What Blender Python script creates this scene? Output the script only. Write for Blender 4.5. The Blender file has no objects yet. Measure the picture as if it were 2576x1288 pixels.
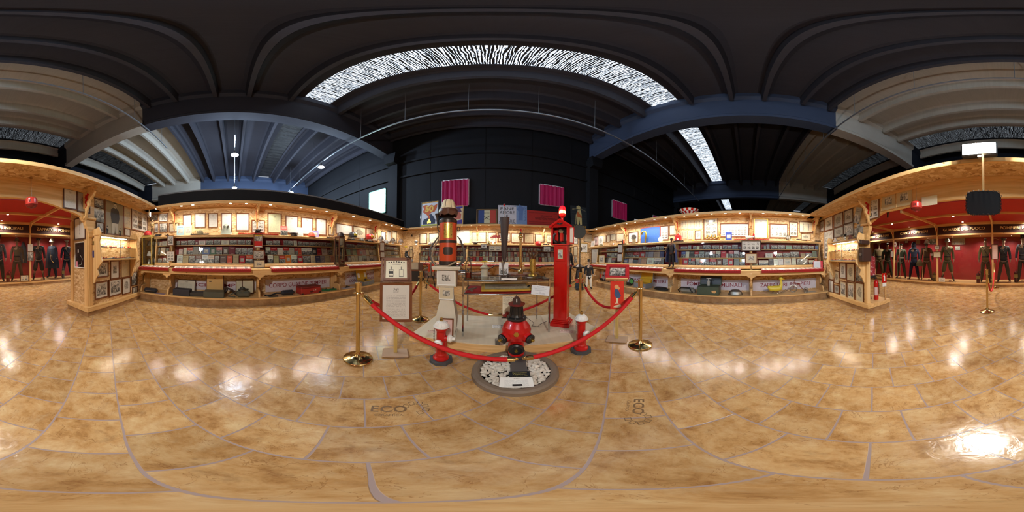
import bpy, math, random, re
from mathutils import Matrix, Vector
PI = math.pi
random.seed(7)
SC = bpy.context.scene
COL = SC.collection
# ---------------------------------------------------------------- camera, light, exposure
H = 1.25                                   # eye height
ROLL, PITCH, YAW = math.radians(-.54), math.radians(.17), math.radians(7.7)
M_CAM = (Matrix.Rotation(-YAW, 3, 'Z') @ Matrix.Rotation(PITCH, 3, 'X') @ Matrix.Rotation(ROLL, 3, 'Y'))
cam_data = bpy.data.cameras.new('panorama_camera')
cam_data.type = 'PANO'
cam_data.panorama_type = 'EQUIRECTANGULAR'
cam = bpy.data.objects.new('panorama_camera', cam_data)
COL.objects.link(cam)
_b = Matrix(((1, 0, 0), (0, 0, -1), (0, 1, 0)))
cam.matrix_world = Matrix.Translation((0, 0, H)) @ (M_CAM @ _b).to_4x4()
SC.camera = cam
world = bpy.data.worlds.new('world')
SC.world = world
world.use_nodes = True
world.node_tree.nodes['Background'].inputs[0].default_value = (0.75, 0.85, 1.0, 1)
world.node_tree.nodes['Background'].inputs[1].default_value = .4
SC.view_settings.view_transform = 'Standard'
SC.view_settings.look = 'None'
SC.view_settings.gamma = 1
SC.view_settings.use_curve_mapping = False
SC.view_settings.exposure = 0.05
SC.cycles.max_bounces = 6
SC.cycles.diffuse_bounces = 3
SC.cycles.adaptive_threshold = .02
SC.cycles.glossy_bounces = 4
SC.cycles.transparent_max_bounces = 12
SC.cycles.caustics_reflective = False
SC.cycles.caustics_refractive = False
SC.cycles.sample_clamp_indirect = 4
SC.cycles.use_denoising = True
SPOT_W, BAY_W, FLOOD_W, HALL_W, SKY_E = 33.0, 600.0, 250.0, 90.0, 5.5
# ---------------------------------------------------------------- maths helpers
def lam_phi(u, v):
    return math.radians((u / 2576 - .5) * 360), math.radians((.5 - v / 1288) * 180)
def ray(u, v):
    a, b = lam_phi(u, v)
    return M_CAM @ Vector((math.cos(b) * math.sin(a), math.cos(b) * math.cos(a), math.sin(b)))
def on_z(u, v, z=0.0):
    d = ray(u, v); t = (z - H) / d.z
    return Vector((d.x * t, d.y * t, z))
class Frame:
    """an upright wall plane: x runs to the right as seen from the room, -y towards the room"""
    def __init__(s, a, b):
        a = Vector((a[0], a[1], 0)); b = Vector((b[0], b[1], 0))
        s.e = (b - a).normalized()
        s.f = Vector((-s.e.y, s.e.x, 0))           # away from the room
        s.o = a + s.e * (-a).dot(s.e)              # foot of the eye
        s.dist = s.o.dot(s.f)
        s.mat = Matrix(((s.e.x, s.f.x, 0, s.o.x), (s.e.y, s.f.y, 0, s.o.y), (0, 0, 1, 0), (0, 0, 0, 1)))
        s.a = (a - s.o).dot(s.e); s.b = (b - s.o).dot(s.e)
    def hit(s, u, v, d=0.0):
        r = ray(u, v); t = (s.dist - d) / r.dot(s.f)
        return r.dot(s.e) * t, H + r.z * t
    def at(s, x, d, z=0.0):
        return s.mat @ Matrix.Translation((x, -d, z))
WL = Frame((-4.38, -2.56), (-4.38, 7.4))
WB = Frame((-4.38, 7.40), (4.92, 6.83))
WR = Frame((4.92, 6.83), (5.0, -2.42))
WN = Frame((5.0, -2.42), (-4.38, -2.56))
WS = Frame((9.0, -6.35), (-9.0, -6.35))            # front of the uniform showcases
WH = Frame((-22, 7.9), (22, 7.9))                  # far side of the hall
WP = Frame((-3, 1.9), (3, 1.9))
# ---------------------------------------------------------------- colours and materials
def lin(c):
    c /= 255.0
    return c / 12.92 if c <= .04045 else ((c + .055) / 1.055) ** 2.4
def rgb(r, g, b, a=1.0):
    return (lin(r), lin(g), lin(b), a)
class NT:
    def __init__(s, name):
        s.m = bpy.data.materials.new(name); s.m.use_nodes = True
        s.t = s.m.node_tree; s.n = s.t.nodes; s.l = s.t.links
        s.p = s.n['Principled BSDF']; s.out = s.n['Material Output']
    def node(s, typ, ins=None, **kw):
        n = s.n.new(typ)
        for k, v in kw.items(): setattr(n, k, v)
        for k, v in (ins or {}).items():
            i = n.inputs[k]
            if hasattr(v, 'is_linked') or isinstance(v, bpy.types.NodeSocket): s.l.new(v, i)
            else: i.default_value = v
        return n
    def math(s, op, a, b=0.0, c=0.0, clamp=False):
        n = s.n.new('ShaderNodeMath'); n.operation = op; n.use_clamp = clamp
        for i, v in enumerate((a, b, c)):
            if isinstance(v, bpy.types.NodeSocket): s.l.new(v, n.inputs[i])
            else: n.inputs[i].default_value = v
        return n.outputs[0]
    def mix(s, f, a, b, mode='MIX'):
        n = s.n.new('ShaderNodeMix'); n.data_type = 'RGBA'; n.blend_type = mode
        for k, v in ((0, f), (6, a), (7, b)):
            if isinstance(v, bpy.types.NodeSocket): s.l.new(v, n.inputs[k])
            else: n.inputs[k].default_value = v
        return n.outputs[2]
    def coord(s, which='Object', scale=(1, 1, 1), rot=(0, 0, 0), loc=(0, 0, 0)):
        c = s.node('ShaderNodeTexCoord')
        return s.node('ShaderNodeMapping', {0: c.outputs[which], 1: loc, 2: rot, 3: scale}).outputs[0]
    def noise(s, vec, scale, detail=2.0, rough=.5, dist=0.0, dim='3D', w=None):
        n = s.node('ShaderNodeTexNoise', {'Vector': vec, 'Scale': scale, 'Detail': detail, 'Roughness': rough, 'Distortion': dist}, noise_dimensions=dim)
        if w is not None: s.l.new(w, n.inputs['W'])
        return n.outputs[0]
    def ramp(s, f, stops, interp='LINEAR'):
        n = s.n.new('ShaderNodeValToRGB'); s.l.new(f, n.inputs[0]); r = n.color_ramp; r.interpolation = interp
        while len(r.elements) < len(stops): r.elements.new(.5)
        for e, (p, c) in zip(r.elements, stops): e.position = p; e.color = c
        return n.outputs[0]
    def set(s, **kw):
        for k, v in kw.items():
            k = {'color': 'Base Color', 'rough': 'Roughness', 'metal': 'Metallic', 'coat': 'Coat Weight', 'coat_rough': 'Coat Roughness',
                 'spec': 'Specular IOR Level', 'emit': 'Emission Color', 'power': 'Emission Strength', 'normal': 'Normal', 'trans': 'Transmission Weight',
                 'alpha': 'Alpha', 'sheen': 'Sheen Weight'}[k]
            if isinstance(v, bpy.types.NodeSocket): s.l.new(v, s.p.inputs[k])
            else: s.p.inputs[k].default_value = v
        return s
    def bump(s, h, strength=.3, dist=.01):
        s.set(normal=s.node('ShaderNodeBump', {'Strength': strength, 'Distance': dist, 'Height': h}).outputs[0]); return s
MATS = {}
def paint(r, g, b, rough=.5, metal=0.0, coat=0.0, var=.06, name=None):
    """plain painted / metal / cloth surface with a little procedural variation"""
    key = (r, g, b, rough, metal, coat, var)
    if key in MATS: return MATS[key]
    t = NT(name or 'surface_%d_%d_%d' % (r, g, b))
    n = t.noise(t.coord(), 9.0, 4)
    c = t.mix(n, tuple(x * (1 - var * 2) for x in rgb(r, g, b)[:3]) + (1,), tuple(min(1, x * (1 + var * 2)) for x in rgb(r, g, b)[:3]) + (1,))
    t.set(color=c, rough=rough, metal=metal, coat=coat)
    MATS[key] = t.m
    return t.m
def glow(r, g, b, power, name='glowing_lens'):
    key = ('glow', r, g, b, power)
    if key in MATS: return MATS[key]
    t = NT(name); t.set(color=rgb(r, g, b), emit=rgb(r, g, b), power=power); MATS[key] = t.m
    return t.m
def m_osb():
    t = NT('osb_board'); co = t.coord()
    d = t.noise(co, 2.2, 2)
    out = None
    cols = []
    for k, (rx, s1, s2) in enumerate(((.5, 9, 34), (-.7, 10, 30), (1.45, 8, 32))):
        mp = t.node('ShaderNodeMapping', {0: co, 2: (0, rx + .2, .2 * k), 3: (s1, 14, s2)}).outputs[0]
        mp = t.node('ShaderNodeVectorMath', {0: mp, 1: t.node('ShaderNodeVectorMath', {0: d, 1: (2, 2, 2)}, operation='MULTIPLY').outputs[0]}, operation='ADD').outputs[0]
        v = t.node('ShaderNodeTexVoronoi', {'Vector': mp, 'Scale': 1.0})
        cols.append(t.node('ShaderNodeSeparateColor', {0: v.outputs['Color']}).outputs[k])
    m1 = t.math('GREATER_THAN', t.noise(co, 7, 1), .5)
    f = t.node('ShaderNodeMix', {0: m1, 2: cols[0], 3: cols[1]}).outputs[0]
    f = t.node('ShaderNodeMix', {0: t.math('GREATER_THAN', t.noise(co, 11, 1), .56), 2: f, 3: cols[2]}).outputs[0]
    c = t.ramp(f, [(0, rgb(168, 124, 76)), (.12, rgb(198, 156, 104)), (.45, rgb(214, 176, 126)), (.8, rgb(226, 194, 146)), (1, rgb(238, 214, 174))])
    spk = t.math('GREATER_THAN', t.noise(co, 38, 3), .70)
    c = t.mix(spk, c, rgb(150, 100, 52))
    t.set(color=c, rough=.6, spec=.3).bump(f, .25, .004)
    return t.m
def m_pine(name='pine_board', sx=1.2, sy=14, sz=26, tint=(1, 1, 1), rot=(0, 0, 0)):
    t = NT(name); co = t.coord(scale=(sx, sy, sz), rot=rot)
    n = t.noise(co, 1.0, 4, .55, .6)
    T = lambda r, g, b: rgb(r * tint[0], g * tint[1], b * tint[2])
    c = t.ramp(n, [(.25, T(206, 160, 98)), (.5, T(226, 184, 124)), (.75, T(238, 203, 148))])
    k = t.node('ShaderNodeTexVoronoi', {'Vector': t.coord(scale=(2.6, 5, 6), rot=rot), 'Scale': 1.0, 'Randomness': 1.0}).outputs['Distance']
    c = t.mix(t.math('LESS_THAN', k, .055), c, T(150, 98, 50))
    t.set(color=c, rough=.45, spec=.35).bump(n, .1, .003)
    return t.m
def m_floor():
    t = NT('ochre_stone_tiles')
    S = .32
    ang = -PI / 4
    co = t.coord(rot=(0, 0, ang), loc=(FLOOR_DX, FLOOR_DY, 0))
    wob = t.node('ShaderNodeVectorMath', {0: t.node('ShaderNodeTexNoise', {'Vector': co, 'Scale': 6.0, 'Detail': 2.0}).outputs[1], 1: (.5, .5, .5)}, operation='SUBTRACT').outputs[0]
    wob = t.node('ShaderNodeVectorMath', {0: wob, 1: (.008, .008, 0)}, operation='MULTIPLY').outputs[0]
    co2 = t.node('ShaderNodeVectorMath', {0: co, 1: wob}, operation='ADD').outputs[0]
    br = t.node('ShaderNodeTexBrick', {'Vector': co2, 'Color1': (0, 0, 0, 1), 'Color2': (1, 1, 1, 1), 'Mortar': (.5, .5, .5, 1), 'Scale': 1.0,
                'Mortar Size': .0058, 'Mortar Smooth': .25, 'Bias': 0.0, 'Brick Width': S, 'Row Height': S}, offset=.5)
    per = t.node('ShaderNodeSeparateColor', {0: br.outputs[0]}).outputs[0]
    shift = t.node('ShaderNodeCombineXYZ', {0: t.math('MULTIPLY', per, 31.0), 1: t.math('MULTIPLY', per, 17.0), 2: 0.0}).outputs[0]
    tc = t.node('ShaderNodeVectorMath', {0: co, 1: shift}, operation='ADD').outputs[0]
    st = t.node('ShaderNodeMapping', {0: tc, 3: (2.4, 4.2, 1), 2: (0, 0, .5)}).outputs[0]
    n1 = t.noise(st, 1.7, 8, .68, .5)
    n2 = t.noise(tc, 6.5, 10, .74, .3)
    c = t.ramp(n1, [(.30, rgb(132, 88, 44)), (.42, rgb(170, 126, 74)), (.54, rgb(194, 154, 102)), (.70, rgb(210, 182, 134))])
    c2 = t.ramp(n2, [(.34, rgb(120, 76, 36)), (.47, rgb(184, 142, 90)), (.64, rgb(210, 182, 138))])
    c = t.mix(.55, c, c2)
    tone = t.math('ADD', t.math('MULTIPLY', per, .2), .86)
    c = t.mix(1.0, c, t.node('ShaderNodeCombineColor', {0: tone, 1: tone, 2: tone}).outputs[0], 'MULTIPLY')
    crack = t.math('LESS_THAN', t.math('ABSOLUTE', t.math('SUBTRACT', t.noise(tc, 3.3, 5, .6, 1.6), .5)), .0035)
    c = t.mix(t.math('MULTIPLY', crack, .45), c, rgb(122, 78, 40))
    c = t.mix(br.outputs[1], c, rgb(160, 140, 134))
    t.set(color=c, rough=t.math('ADD', t.math('MULTIPLY', n2, .14), .12), spec=.6)
    hgt = t.math('SUBTRACT', t.math('MULTIPLY', t.noise(tc, 13, 3, .55, .6), .8), t.math('MULTIPLY', br.outputs[1], 1.0))
    t.bump(hgt, .4, .006)
    return t.m
def m_glass():
    t = NT('clear_glass')
    tr = t.node('ShaderNodeBsdfTransparent', {0: (.97, .98, .97, 1)})
    gl = t.node('ShaderNodeBsdfGlossy', {0: (1, 1, 1, 1), 1: .02})
    fr = t.node('ShaderNodeFresnel', {0: 1.5})
    mx = t.node('ShaderNodeMixShader', {0: t.math('MULTIPLY', fr.outputs[0], .9), 1: tr.outputs[0], 2: gl.outputs[0]})
    t.l.new(mx.outputs[0], t.out.inputs[0])
    return t.m
def hall_paint(name, r, g, b, rough=.75, stria=.0):
    t = NT(name); n = t.noise(t.coord(scale=(1, 1, 1)), 1.3, 5, .6)
    n2 = t.noise(t.coord(scale=(18, .6, .6)), 1.0, 3)
    base = rgb(r, g, b)
    c = t.mix(t.math('MULTIPLY', t.math('ADD', n, n2), .5), tuple(x * .75 for x in base[:3]) + (1,), tuple(x * 1.25 for x in base[:3]) + (1,))
    t.set(color=c, rough=rough, spec=.3)
    return t.m
def m_skylight(name, power, dark):
    t = NT(name)
    co = t.coord()
    w = t.node('ShaderNodeTexWave', {'Vector': t.node('ShaderNodeMapping', {0: co, 3: (5.2, 1, 1)}).outputs[0], 'Scale': 1.0, 'Distortion': 9.0, 'Detail': 3.0, 'Detail Scale': 2.0}).outputs['Fac']
    n = t.noise(t.node('ShaderNodeMapping', {0: co, 3: (15, 1.3, 1)}).outputs[0], 1.0, 8, .72, .8)
    f = t.math('MULTIPLY', t.math('ADD', w, t.math('MULTIPLY', n, 2.2)), .42)
    c = t.ramp(f, [(.57, (0, 0, 0, 1)), (.69, (.008, .009, .012, 1)), (.76, (.08, .095, .12, 1)), (.89, (.5, .56, .62, 1))])
    c = t.mix(dark, c, (0, 0, 0, 1))
    t.set(color=rgb(20, 20, 24), rough=.6, emit=c, power=power)
    return t.m
# ---- printed paper: one material per kind of print, the paper colour is the object's colour
def m_print(kind, n=1, m=1, border=.12):
    t = NT('print_' + kind)
    oi = t.node('ShaderNodeObjectInfo'); paper = oi.outputs['Color']; rnd = oi.outputs['Random']
    uv = t.node('ShaderNodeTexCoord').outputs['UV']
    s = t.node('ShaderNodeSeparateXYZ', {0: uv}); U, V = s.outputs[0], s.outputs[1]
    seed = t.math('MULTIPLY', rnd, 60.0)
    def inside(x, lo, hi):
        return t.math('MULTIPLY', t.math('GREATER_THAN', x, lo), t.math('LESS_THAN', x, hi))
    def rect(u0, u1, v0, v1):
        return t.math('MULTIPLY', inside(U, u0, u1), inside(V, v0, v1))
    def picture(sc=5.0):
        vec = t.node('ShaderNodeCombineXYZ', {0: U, 1: V, 2: seed}).outputs[0]
        a = t.noise(vec, sc, 8, .62, .35)
        b = t.node('ShaderNodeTexVoronoi', {'Vector': t.node('ShaderNodeMapping', {0: vec, 3: (sc * 2.2, sc * 1.3, 1)}).outputs[0], 'Scale': 1.0}).outputs['Distance']
        f = t.math('ADD', t.math('MULTIPLY', a, .75), t.math('MULTIPLY', b, .33))
        f = t.math('ADD', f, t.math('MULTIPLY', t.math('SUBTRACT', V, .5), .22))
        return t.ramp(f, [(.34, (.03, .028, .026, 1)), (.48, (.18, .172, .155, 1)), (.58, (.42, .40, .36, 1)), (.70, (.74, .71, .64, 1))])
    def lines(num, density=.42, amt=.6):
        row = t.math('MULTIPLY', V, float(num))
        fr = t.math('FRACT', row)
        fl = t.math('FLOOR', row)
        vec = t.node('ShaderNodeCombineXYZ', {0: t.math('MULTIPLY', U, 45.0), 1: t.math('MULTIPLY', fl, 3.7), 2: seed}).outputs[0]
        w = t.math('GREATER_THAN', t.noise(vec, 1.0, 0), density)
        return t.math('MULTIPLY', t.math('MULTIPLY', inside(fr, .3, .68), w), amt)
    ink = (.05, .045, .04, 1)
    if kind == 'document':
        f = t.math('MULTIPLY', lines(30), rect(.14, .86, .08, .74))
        f2 = t.math('MULTIPLY', rect(.4, .6, .80, .92), t.math('GREATER_THAN', t.noise(uv, 22, 2), .5))
        c = t.mix(t.math('MULTIPLY', f, .7), paper, ink)
        c = t.mix(t.math('MULTIPLY', f2, .6), c, ink)
    elif kind == 'photo':
        c = t.mix(rect(border, 1 - border, border * 1.2, 1 - border), paper, picture())
    elif kind == 'engraving':
        vec = t.node('ShaderNodeCombineXYZ', {0: U, 1: V, 2: seed}).outputs[0]
        du = t.math('SUBTRACT', U, .5); dv = t.math('SUBTRACT', V, .52)
        r2 = t.math('ADD', t.math('MULTIPLY', t.math('MULTIPLY', du, du), 8.0), t.math('MULTIPLY', t.math('MULTIPLY', dv, dv), 9.0))
        r2 = t.math('ADD', r2, t.math('MULTIPLY', t.math('SUBTRACT', t.noise(vec, 7, 4), .5), 1.2))
        f = t.math('MULTIPLY', t.math('LESS_THAN', r2, .72), t.math('GREATER_THAN', t.noise(vec, 24, 6, .7), .47))
        f = t.math('MAXIMUM', f, t.math('MULTIPLY', lines(34, .45), rect(.2, .8, .06, .14)))
        c = t.mix(t.math('MULTIPLY', f, .75), paper, ink)
    elif kind == 'diploma':
        vec = t.node('ShaderNodeCombineXYZ', {0: U, 1: V, 2: seed}).outputs[0]
        ring = t.math('MULTIPLY', rect(.1, .9, .12, .88), t.math('SUBTRACT', 1.0, rect(.24, .76, .3, .72)))
        f = t.math('MULTIPLY', ring, t.math('GREATER_THAN', t.noise(vec, 20, 5, .7), .53))
        f = t.math('MAXIMUM', t.math('MULTIPLY', f, .5), t.math('MULTIPLY', lines(22, .4), rect(.3, .7, .34, .66)))
        c = t.mix(f, paper, ink)
    elif kind.startswith('grid'):
        uu = t.math('MULTIPLY', t.math('SUBTRACT', U, .04), n / .92); vv = t.math('MULTIPLY', t.math('SUBTRACT', V, .04), m / .92)
        fu, fv = t.math('FRACT', uu), t.math('FRACT', vv)
        cell = t.math('MULTIPLY', t.math('MULTIPLY', inside(fu, .14, .86), inside(fv, .18, .82)), rect(.04, .96, .04, .96))
        c = t.mix(cell, paper, picture(3.0 * max(n, m)))
    elif kind == 'figures':
        vec = t.node('ShaderNodeCombineXYZ', {0: U, 1: V, 2: seed}).outputs[0]
        fu = t.math('FRACT', t.math('MULTIPLY', t.math('SUBTRACT', U, .1), n / .8)); d1 = t.math('MULTIPLY', t.math('ABSOLUTE', t.math('SUBTRACT', fu, .5)), 1.0 / n)
        wd = t.math('ADD', .035, t.math('MULTIPLY', t.math('SUBTRACT', t.noise(vec, 12, 3), .5), .16))
        f = t.math('MULTIPLY', t.math('LESS_THAN', d1, wd), rect(.1, .9, .16, .84))
        f = t.math('MULTIPLY', f, t.math('ADD', .35, t.math('MULTIPLY', t.math('GREATER_THAN', t.noise(vec, 26, 3), .5), .5)))
        c = t.mix(f, paper, (.08, .075, .09, 1))
    elif kind == 'landscape':                       # picture that fills the sheet
        c = picture(4.0)
        c = t.mix(.25, c, paper, 'MULTIPLY')
    elif kind == 'cover_plain':
        f = t.math('MULTIPLY', lines(12, .35, .7), t.math('MAXIMUM', rect(.2, .8, .7, .86), rect(.25, .75, .1, .18)))
        c = t.mix(f, paper, t.mix(t.math('GREATER_THAN', t.node('ShaderNodeRGBToBW', {0: paper}).outputs[0], .25), (.8, .75, .6, 1), ink))
    elif kind == 'cover_photo':
        c = t.mix(rect(.0, 1.0, .0, .56), paper, picture(3.2))
        f = t.math('MULTIPLY', lines(10, .35, .8), rect(.15, .85, .72, .9))
        c = t.mix(f, c, t.mix(t.math('GREATER_THAN', t.node('ShaderNodeRGBToBW', {0: paper}).outputs[0], .3), (.85, .8, .65, 1), ink))
    elif kind == 'cover_inset':
        c = t.mix(rect(.2, .8, .22, .68), paper, t.mix(.5, picture(5), (.75, .70, .6, 1)))
        f = t.math('MULTIPLY', lines(12, .35, .8), rect(.2, .8, .78, .92))
        c = t.mix(f, c, ink)
    t.set(color=c, rough=.45, coat=.25, coat_rough=.05) if kind[:5] == 'cover' else t.set(color=c, rough=.5, coat=.35, coat_rough=.04)
    return t.m
PRINT = {k: m_print(k) for k in ('document', 'engraving', 'diploma', 'landscape', 'cover_plain', 'cover_photo', 'cover_inset')}
PRINT['photo'] = m_print('photo')
PRINT['photo_wide_mat'] = m_print('photo', border=.24)
for _a, _b2 in ((2, 2), (2, 5), (3, 3), (4, 2), (8, 5), (3, 4), (2, 3)): PRINT['grid%dx%d' % (_a, _b2)] = m_print('grid%dx%d' % (_a, _b2), _a, _b2)
for _a in (1, 2, 3): PRINT['figures%d' % _a] = m_print('figures', _a)
FLOOR_DX, FLOOR_DY = -.184, -.064
OSB = m_osb(); PINE = m_pine(); PINE_V = m_pine('pine_upright', 22, 22, 1.0); GLASS = m_glass()
BLACKWALL = hall_paint('black_wall_paint', 26, 27, 32)
DARKCEIL = hall_paint('dark_ceiling_paint', 62, 62, 72)
BEAMBLUE = hall_paint('lit_blue_beam_paint', 66, 78, 104)  # lit copy of the beam paint, blue-grey light put into the colour
CONCRETE = hall_paint('bare_concrete', 190, 184, 174)
NAVY = hall_paint('navy_paint', 30, 34, 46)
RED_WALL = paint(150, 30, 34, .5, name='red_backdrop')
RED_CLOTH = paint(178, 26, 30, .8, name='red_velvet')
RED_GLOSS = paint(196, 20, 14, .22, coat=.4, name='glossy_red_paint')
BRASS = paint(222, 198, 138, .16, 1.0, name='polished_brass')
GOLD = paint(220, 180, 80, .3, 1.0, name='gilded')
CHROME = paint(200, 200, 200, .12, 1.0, name='chrome')
STEEL = paint(150, 148, 142, .35, .9, name='dull_steel')
WHITE = paint(240, 238, 232, .5, name='white_paint')
BLACK = paint(22, 22, 24, .45, name='black_paint')
DWOOD = m_pine('brown_frame_wood', 3, 20, 20, (.52, .38, .32)); DARKWOOD = m_pine('dark_frame_wood', 3, 20, 20, (.36, .26, .22))
CREAM = (lin(238), lin(228), lin(205), 1)
FLOORM = m_floor()
def m_basetile():
    t = NT('base_tile'); n = t.noise(t.coord(), 5, 6, .6)
    t.set(color=t.ramp(n, [(.3, rgb(140, 100, 62)), (.6, rgb(178, 140, 98)), (.8, rgb(196, 162, 122))]), rough=.4)
    return t.m
BASETILE = m_basetile()
BEAMLEFT = hall_paint('shaded_beam_paint', 60, 62, 74)  # darker copy of the beam paint, shade on the left beam put into the colour
SKY_ON = m_skylight('lit_corrugated_rooflight', SKY_E, 0.0)
SKY_DIM = m_skylight('dim_corrugated_rooflight', SKY_E * .12, .5)
SKY_OFF = m_skylight('painted_corrugated_rooflight', .35, .75)
ALU = paint(225, 228, 232, .4, name='pale_window_frame')
GREENFRAME = paint(130, 190, 165, .4, name='green_window_frame')
DAYSTRIP = glow(235, 245, 255, 1.2, 'daylit_pane')
DAYLIGHT = glow(225, 255, 240, 14, 'open_daylight_pane')
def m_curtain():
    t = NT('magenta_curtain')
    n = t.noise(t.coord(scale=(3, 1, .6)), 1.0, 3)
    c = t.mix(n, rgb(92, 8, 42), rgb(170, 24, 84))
    t.set(color=c, rough=.7, emit=c, power=.28); return t.m  # cloth glows on its own to stand for daylight coming through it
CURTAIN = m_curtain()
RAILM = paint(170, 178, 188, .35, .6, name='galvanised_rail')
GREYEDGE = paint(120, 124, 132, .6, name='grey_parapet_edge')
PINE_H = m_pine('pine_boards_long', 1.0, 14, 20)
# ---------------------------------------------------------------- mesh building
class MB:
    def __init__(s): s.v = []; s.f = []; s.mi = []; s.uv = []; s.sm = []; s.X = Matrix.Identity(4)
    def add(s, vs, fs, mi=0, smooth=False, uvs=None):
        o = len(s.v)
        s.v += [tuple(s.X @ Vector(p)) for p in vs]
        for k, f in enumerate(fs):
            s.f.append([i + o for i in f]); s.mi.append(mi); s.sm.append(smooth)
            s.uv.append(uvs[k] if uvs else None)
        return s
    def box(s, x0, x1, y0, y1, z0, z1, mi=0, bev=0.0):
        if bev > 0:
            b = min(bev, abs(x1 - x0) * .45, abs(y1 - y0) * .45, abs(z1 - z0) * .45)
            vs = []; fs = []
            for sx, X, in ((-1, x0), (1, x1)):
                for sy, Y in ((-1, y0), (1, y1)):
                    for sz, Z in ((-1, z0), (1, z1)):
                        vs += [(X, Y - sy * b, Z - sz * b), (X - sx * b, Y, Z - sz * b), (X - sx * b, Y - sy * b, Z)]
            I = lambda a, b_, c, k: ((a * 2 + b_) * 2 + c) * 3 + k
            for a in (0, 1): fs.append([I(a, 0, 0, 0), I(a, 0, 1, 0), I(a, 1, 1, 0), I(a, 1, 0, 0)][::(1 if a == 0 else -1)])
            for a in (0, 1): fs.append([I(0, a, 0, 1), I(1, a, 0, 1), I(1, a, 1, 1), I(0, a, 1, 1)][::(1 if a == 0 else -1)])
            for a in (0, 1): fs.append([I(0, 0, a, 2), I(0, 1, a, 2), I(1, 1, a, 2), I(1, 0, a, 2)][::(1 if a == 0 else -1)])
            for a in (0, 1):
                for c in (0, 1):
                    fs.append([I(a, 0, c, 0), I(a, 1, c, 0), I(a, 1, c, 2), I(a, 0, c, 2)])
                    fs.append([I(a, c, 0, 0), I(a, c, 1, 0), I(a, c, 1, 1), I(a, c, 0, 1)])
                    fs.append([I(0, a, c, 1), I(1, a, c, 1), I(1, a, c, 2), I(0, a, c, 2)])
            for a in (0, 1):
                for b_ in (0, 1):
                    for c in (0, 1): fs.append([I(a, b_, c, 0), I(a, b_, c, 1), I(a, b_, c, 2)])
            return s.add(vs, fs, mi)
        vs = [(x, y, z) for x in (x0, x1) for y in (y0, y1) for z in (z0, z1)]
        fs = [(0, 1, 3, 2), (4, 6, 7, 5), (0, 4, 5, 1), (2, 3, 7, 6), (0, 2, 6, 4), (1, 5, 7, 3)]
        return s.add(vs, fs, mi)
    def sheet(s, x0, x1, z0, z1, y, mi=0):
        """upright rectangle facing -y with uvs"""
        return s.add([(x0, y, z0), (x1, y, z0), (x1, y, z1), (x0, y, z1)], [(0, 1, 2, 3)], mi, False, [[(0, 0), (1, 0), (1, 1), (0, 1)]])
    def prism(s, pts, y0, y1, mi=0, axis='y', smooth=False):
        """polygon in xz (axis y), in yz (axis x) or in xy (axis z), extruded"""
        n = len(pts)
        P = {'y': lambda p, t: (p[0], t, p[1]), 'x': lambda p, t: (t, p[0], p[1]), 'z': lambda p, t: (p[0], p[1], t)}[axis]
        vs = [P(p, y0) for p in pts] + [P(p, y1) for p in pts]
        fs = [list(range(n))[::-1], [n + i for i in range(n)]]
        s.add(vs, fs, mi)
        o = len(s.v) - 2 * n
        for i in range(n):
            j = (i + 1) % n
            s.f.append([o + i, o + j, o + n + j, o + n + i]); s.mi.append(mi); s.sm.append(smooth); s.uv.append(None)
        return s
    def lathe(s, prof, seg=16, mi=0, smooth=True, cx=0, cy=0, sx=1.0, sy=1.0, mis=None):
        n = len(prof); vs = []
        for r, z in prof:
            for k in range(seg):
                a = 2 * PI * k / seg; vs.append((cx + r * math.cos(a) * sx, cy + r * math.sin(a) * sy, z))
        fs = [];
        for i in range(n - 1):
            ff = [[i * seg + k, i * seg + (k + 1) % seg, (i + 1) * seg + (k + 1) % seg, (i + 1) * seg + k] for k in range(seg)]
            s.add(vs[i * seg:(i + 2) * seg], [[a - i * seg for a in f] for f in ff], mis[i] if mis else mi, smooth)
        if prof[0][0] > 1e-6: s.add(vs[:seg], [list(range(seg))[::-1]], mis[0] if mis else mi)
        if prof[-1][0] > 1e-6: s.add(vs[-seg:], [list(range(seg))], mis[-1] if mis else mi)
        return s
    def tube(s, pts, r, seg=8, mi=0, closed=False, cap=True):
        P = [Vector(p) for p in pts]; n = len(P); vs = []
        R = r if isinstance(r, (list, tuple)) else [r] * n
        up = Vector((0, 0, 1)); last = None
        for i in range(n):
            if closed: d = (P[(i + 1) % n] - P[i - 1])
            else: d = P[min(i + 1, n - 1)] - P[max(i - 1, 0)]
            d.normalize()
            if last is None:
                a = d.cross(up)
                if a.length < .05: a = d.cross(Vector((1, 0, 0)))
            else: a = last - d * last.dot(d)
            a.normalize(); last = a; b = d.cross(a)
            for k in range(seg):
                t = 2 * PI * k / seg; vs.append(P[i] + (a * math.cos(t) + b * math.sin(t)) * R[i])
        fs = []
        for i in range(n if closed else n - 1):
            j = (i + 1) % n
            for k in range(seg):
                fs.append([i * seg + k, j * seg + k, j * seg + (k + 1) % seg, i * seg + (k + 1) % seg])
        s.add(vs, fs, mi, True)
        if cap and not closed: s.add(vs[:seg], [list(range(seg))], mi); s.add(vs[-seg:], [list(range(seg))[::-1]], mi)
        return s
    def cyl(s, a, b, r, seg=12, mi=0, r2=None):
        return s.tube([a, b], [r, r if r2 is None else r2], seg, mi)
    def ball(s, c, r, mi=0, seg=12, rings=8, sc=(1, 1, 1)):
        X = s.X.copy(); s.X = X @ Matrix.Translation(c) @ Matrix.Diagonal((sc[0], sc[1], sc[2], 1))
        s.lathe([(max(0, r * math.sin(PI * i / rings)), -r * math.cos(PI * i / rings)) for i in range(rings + 1)], seg, mi)
        s.X = X
        return s
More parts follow.
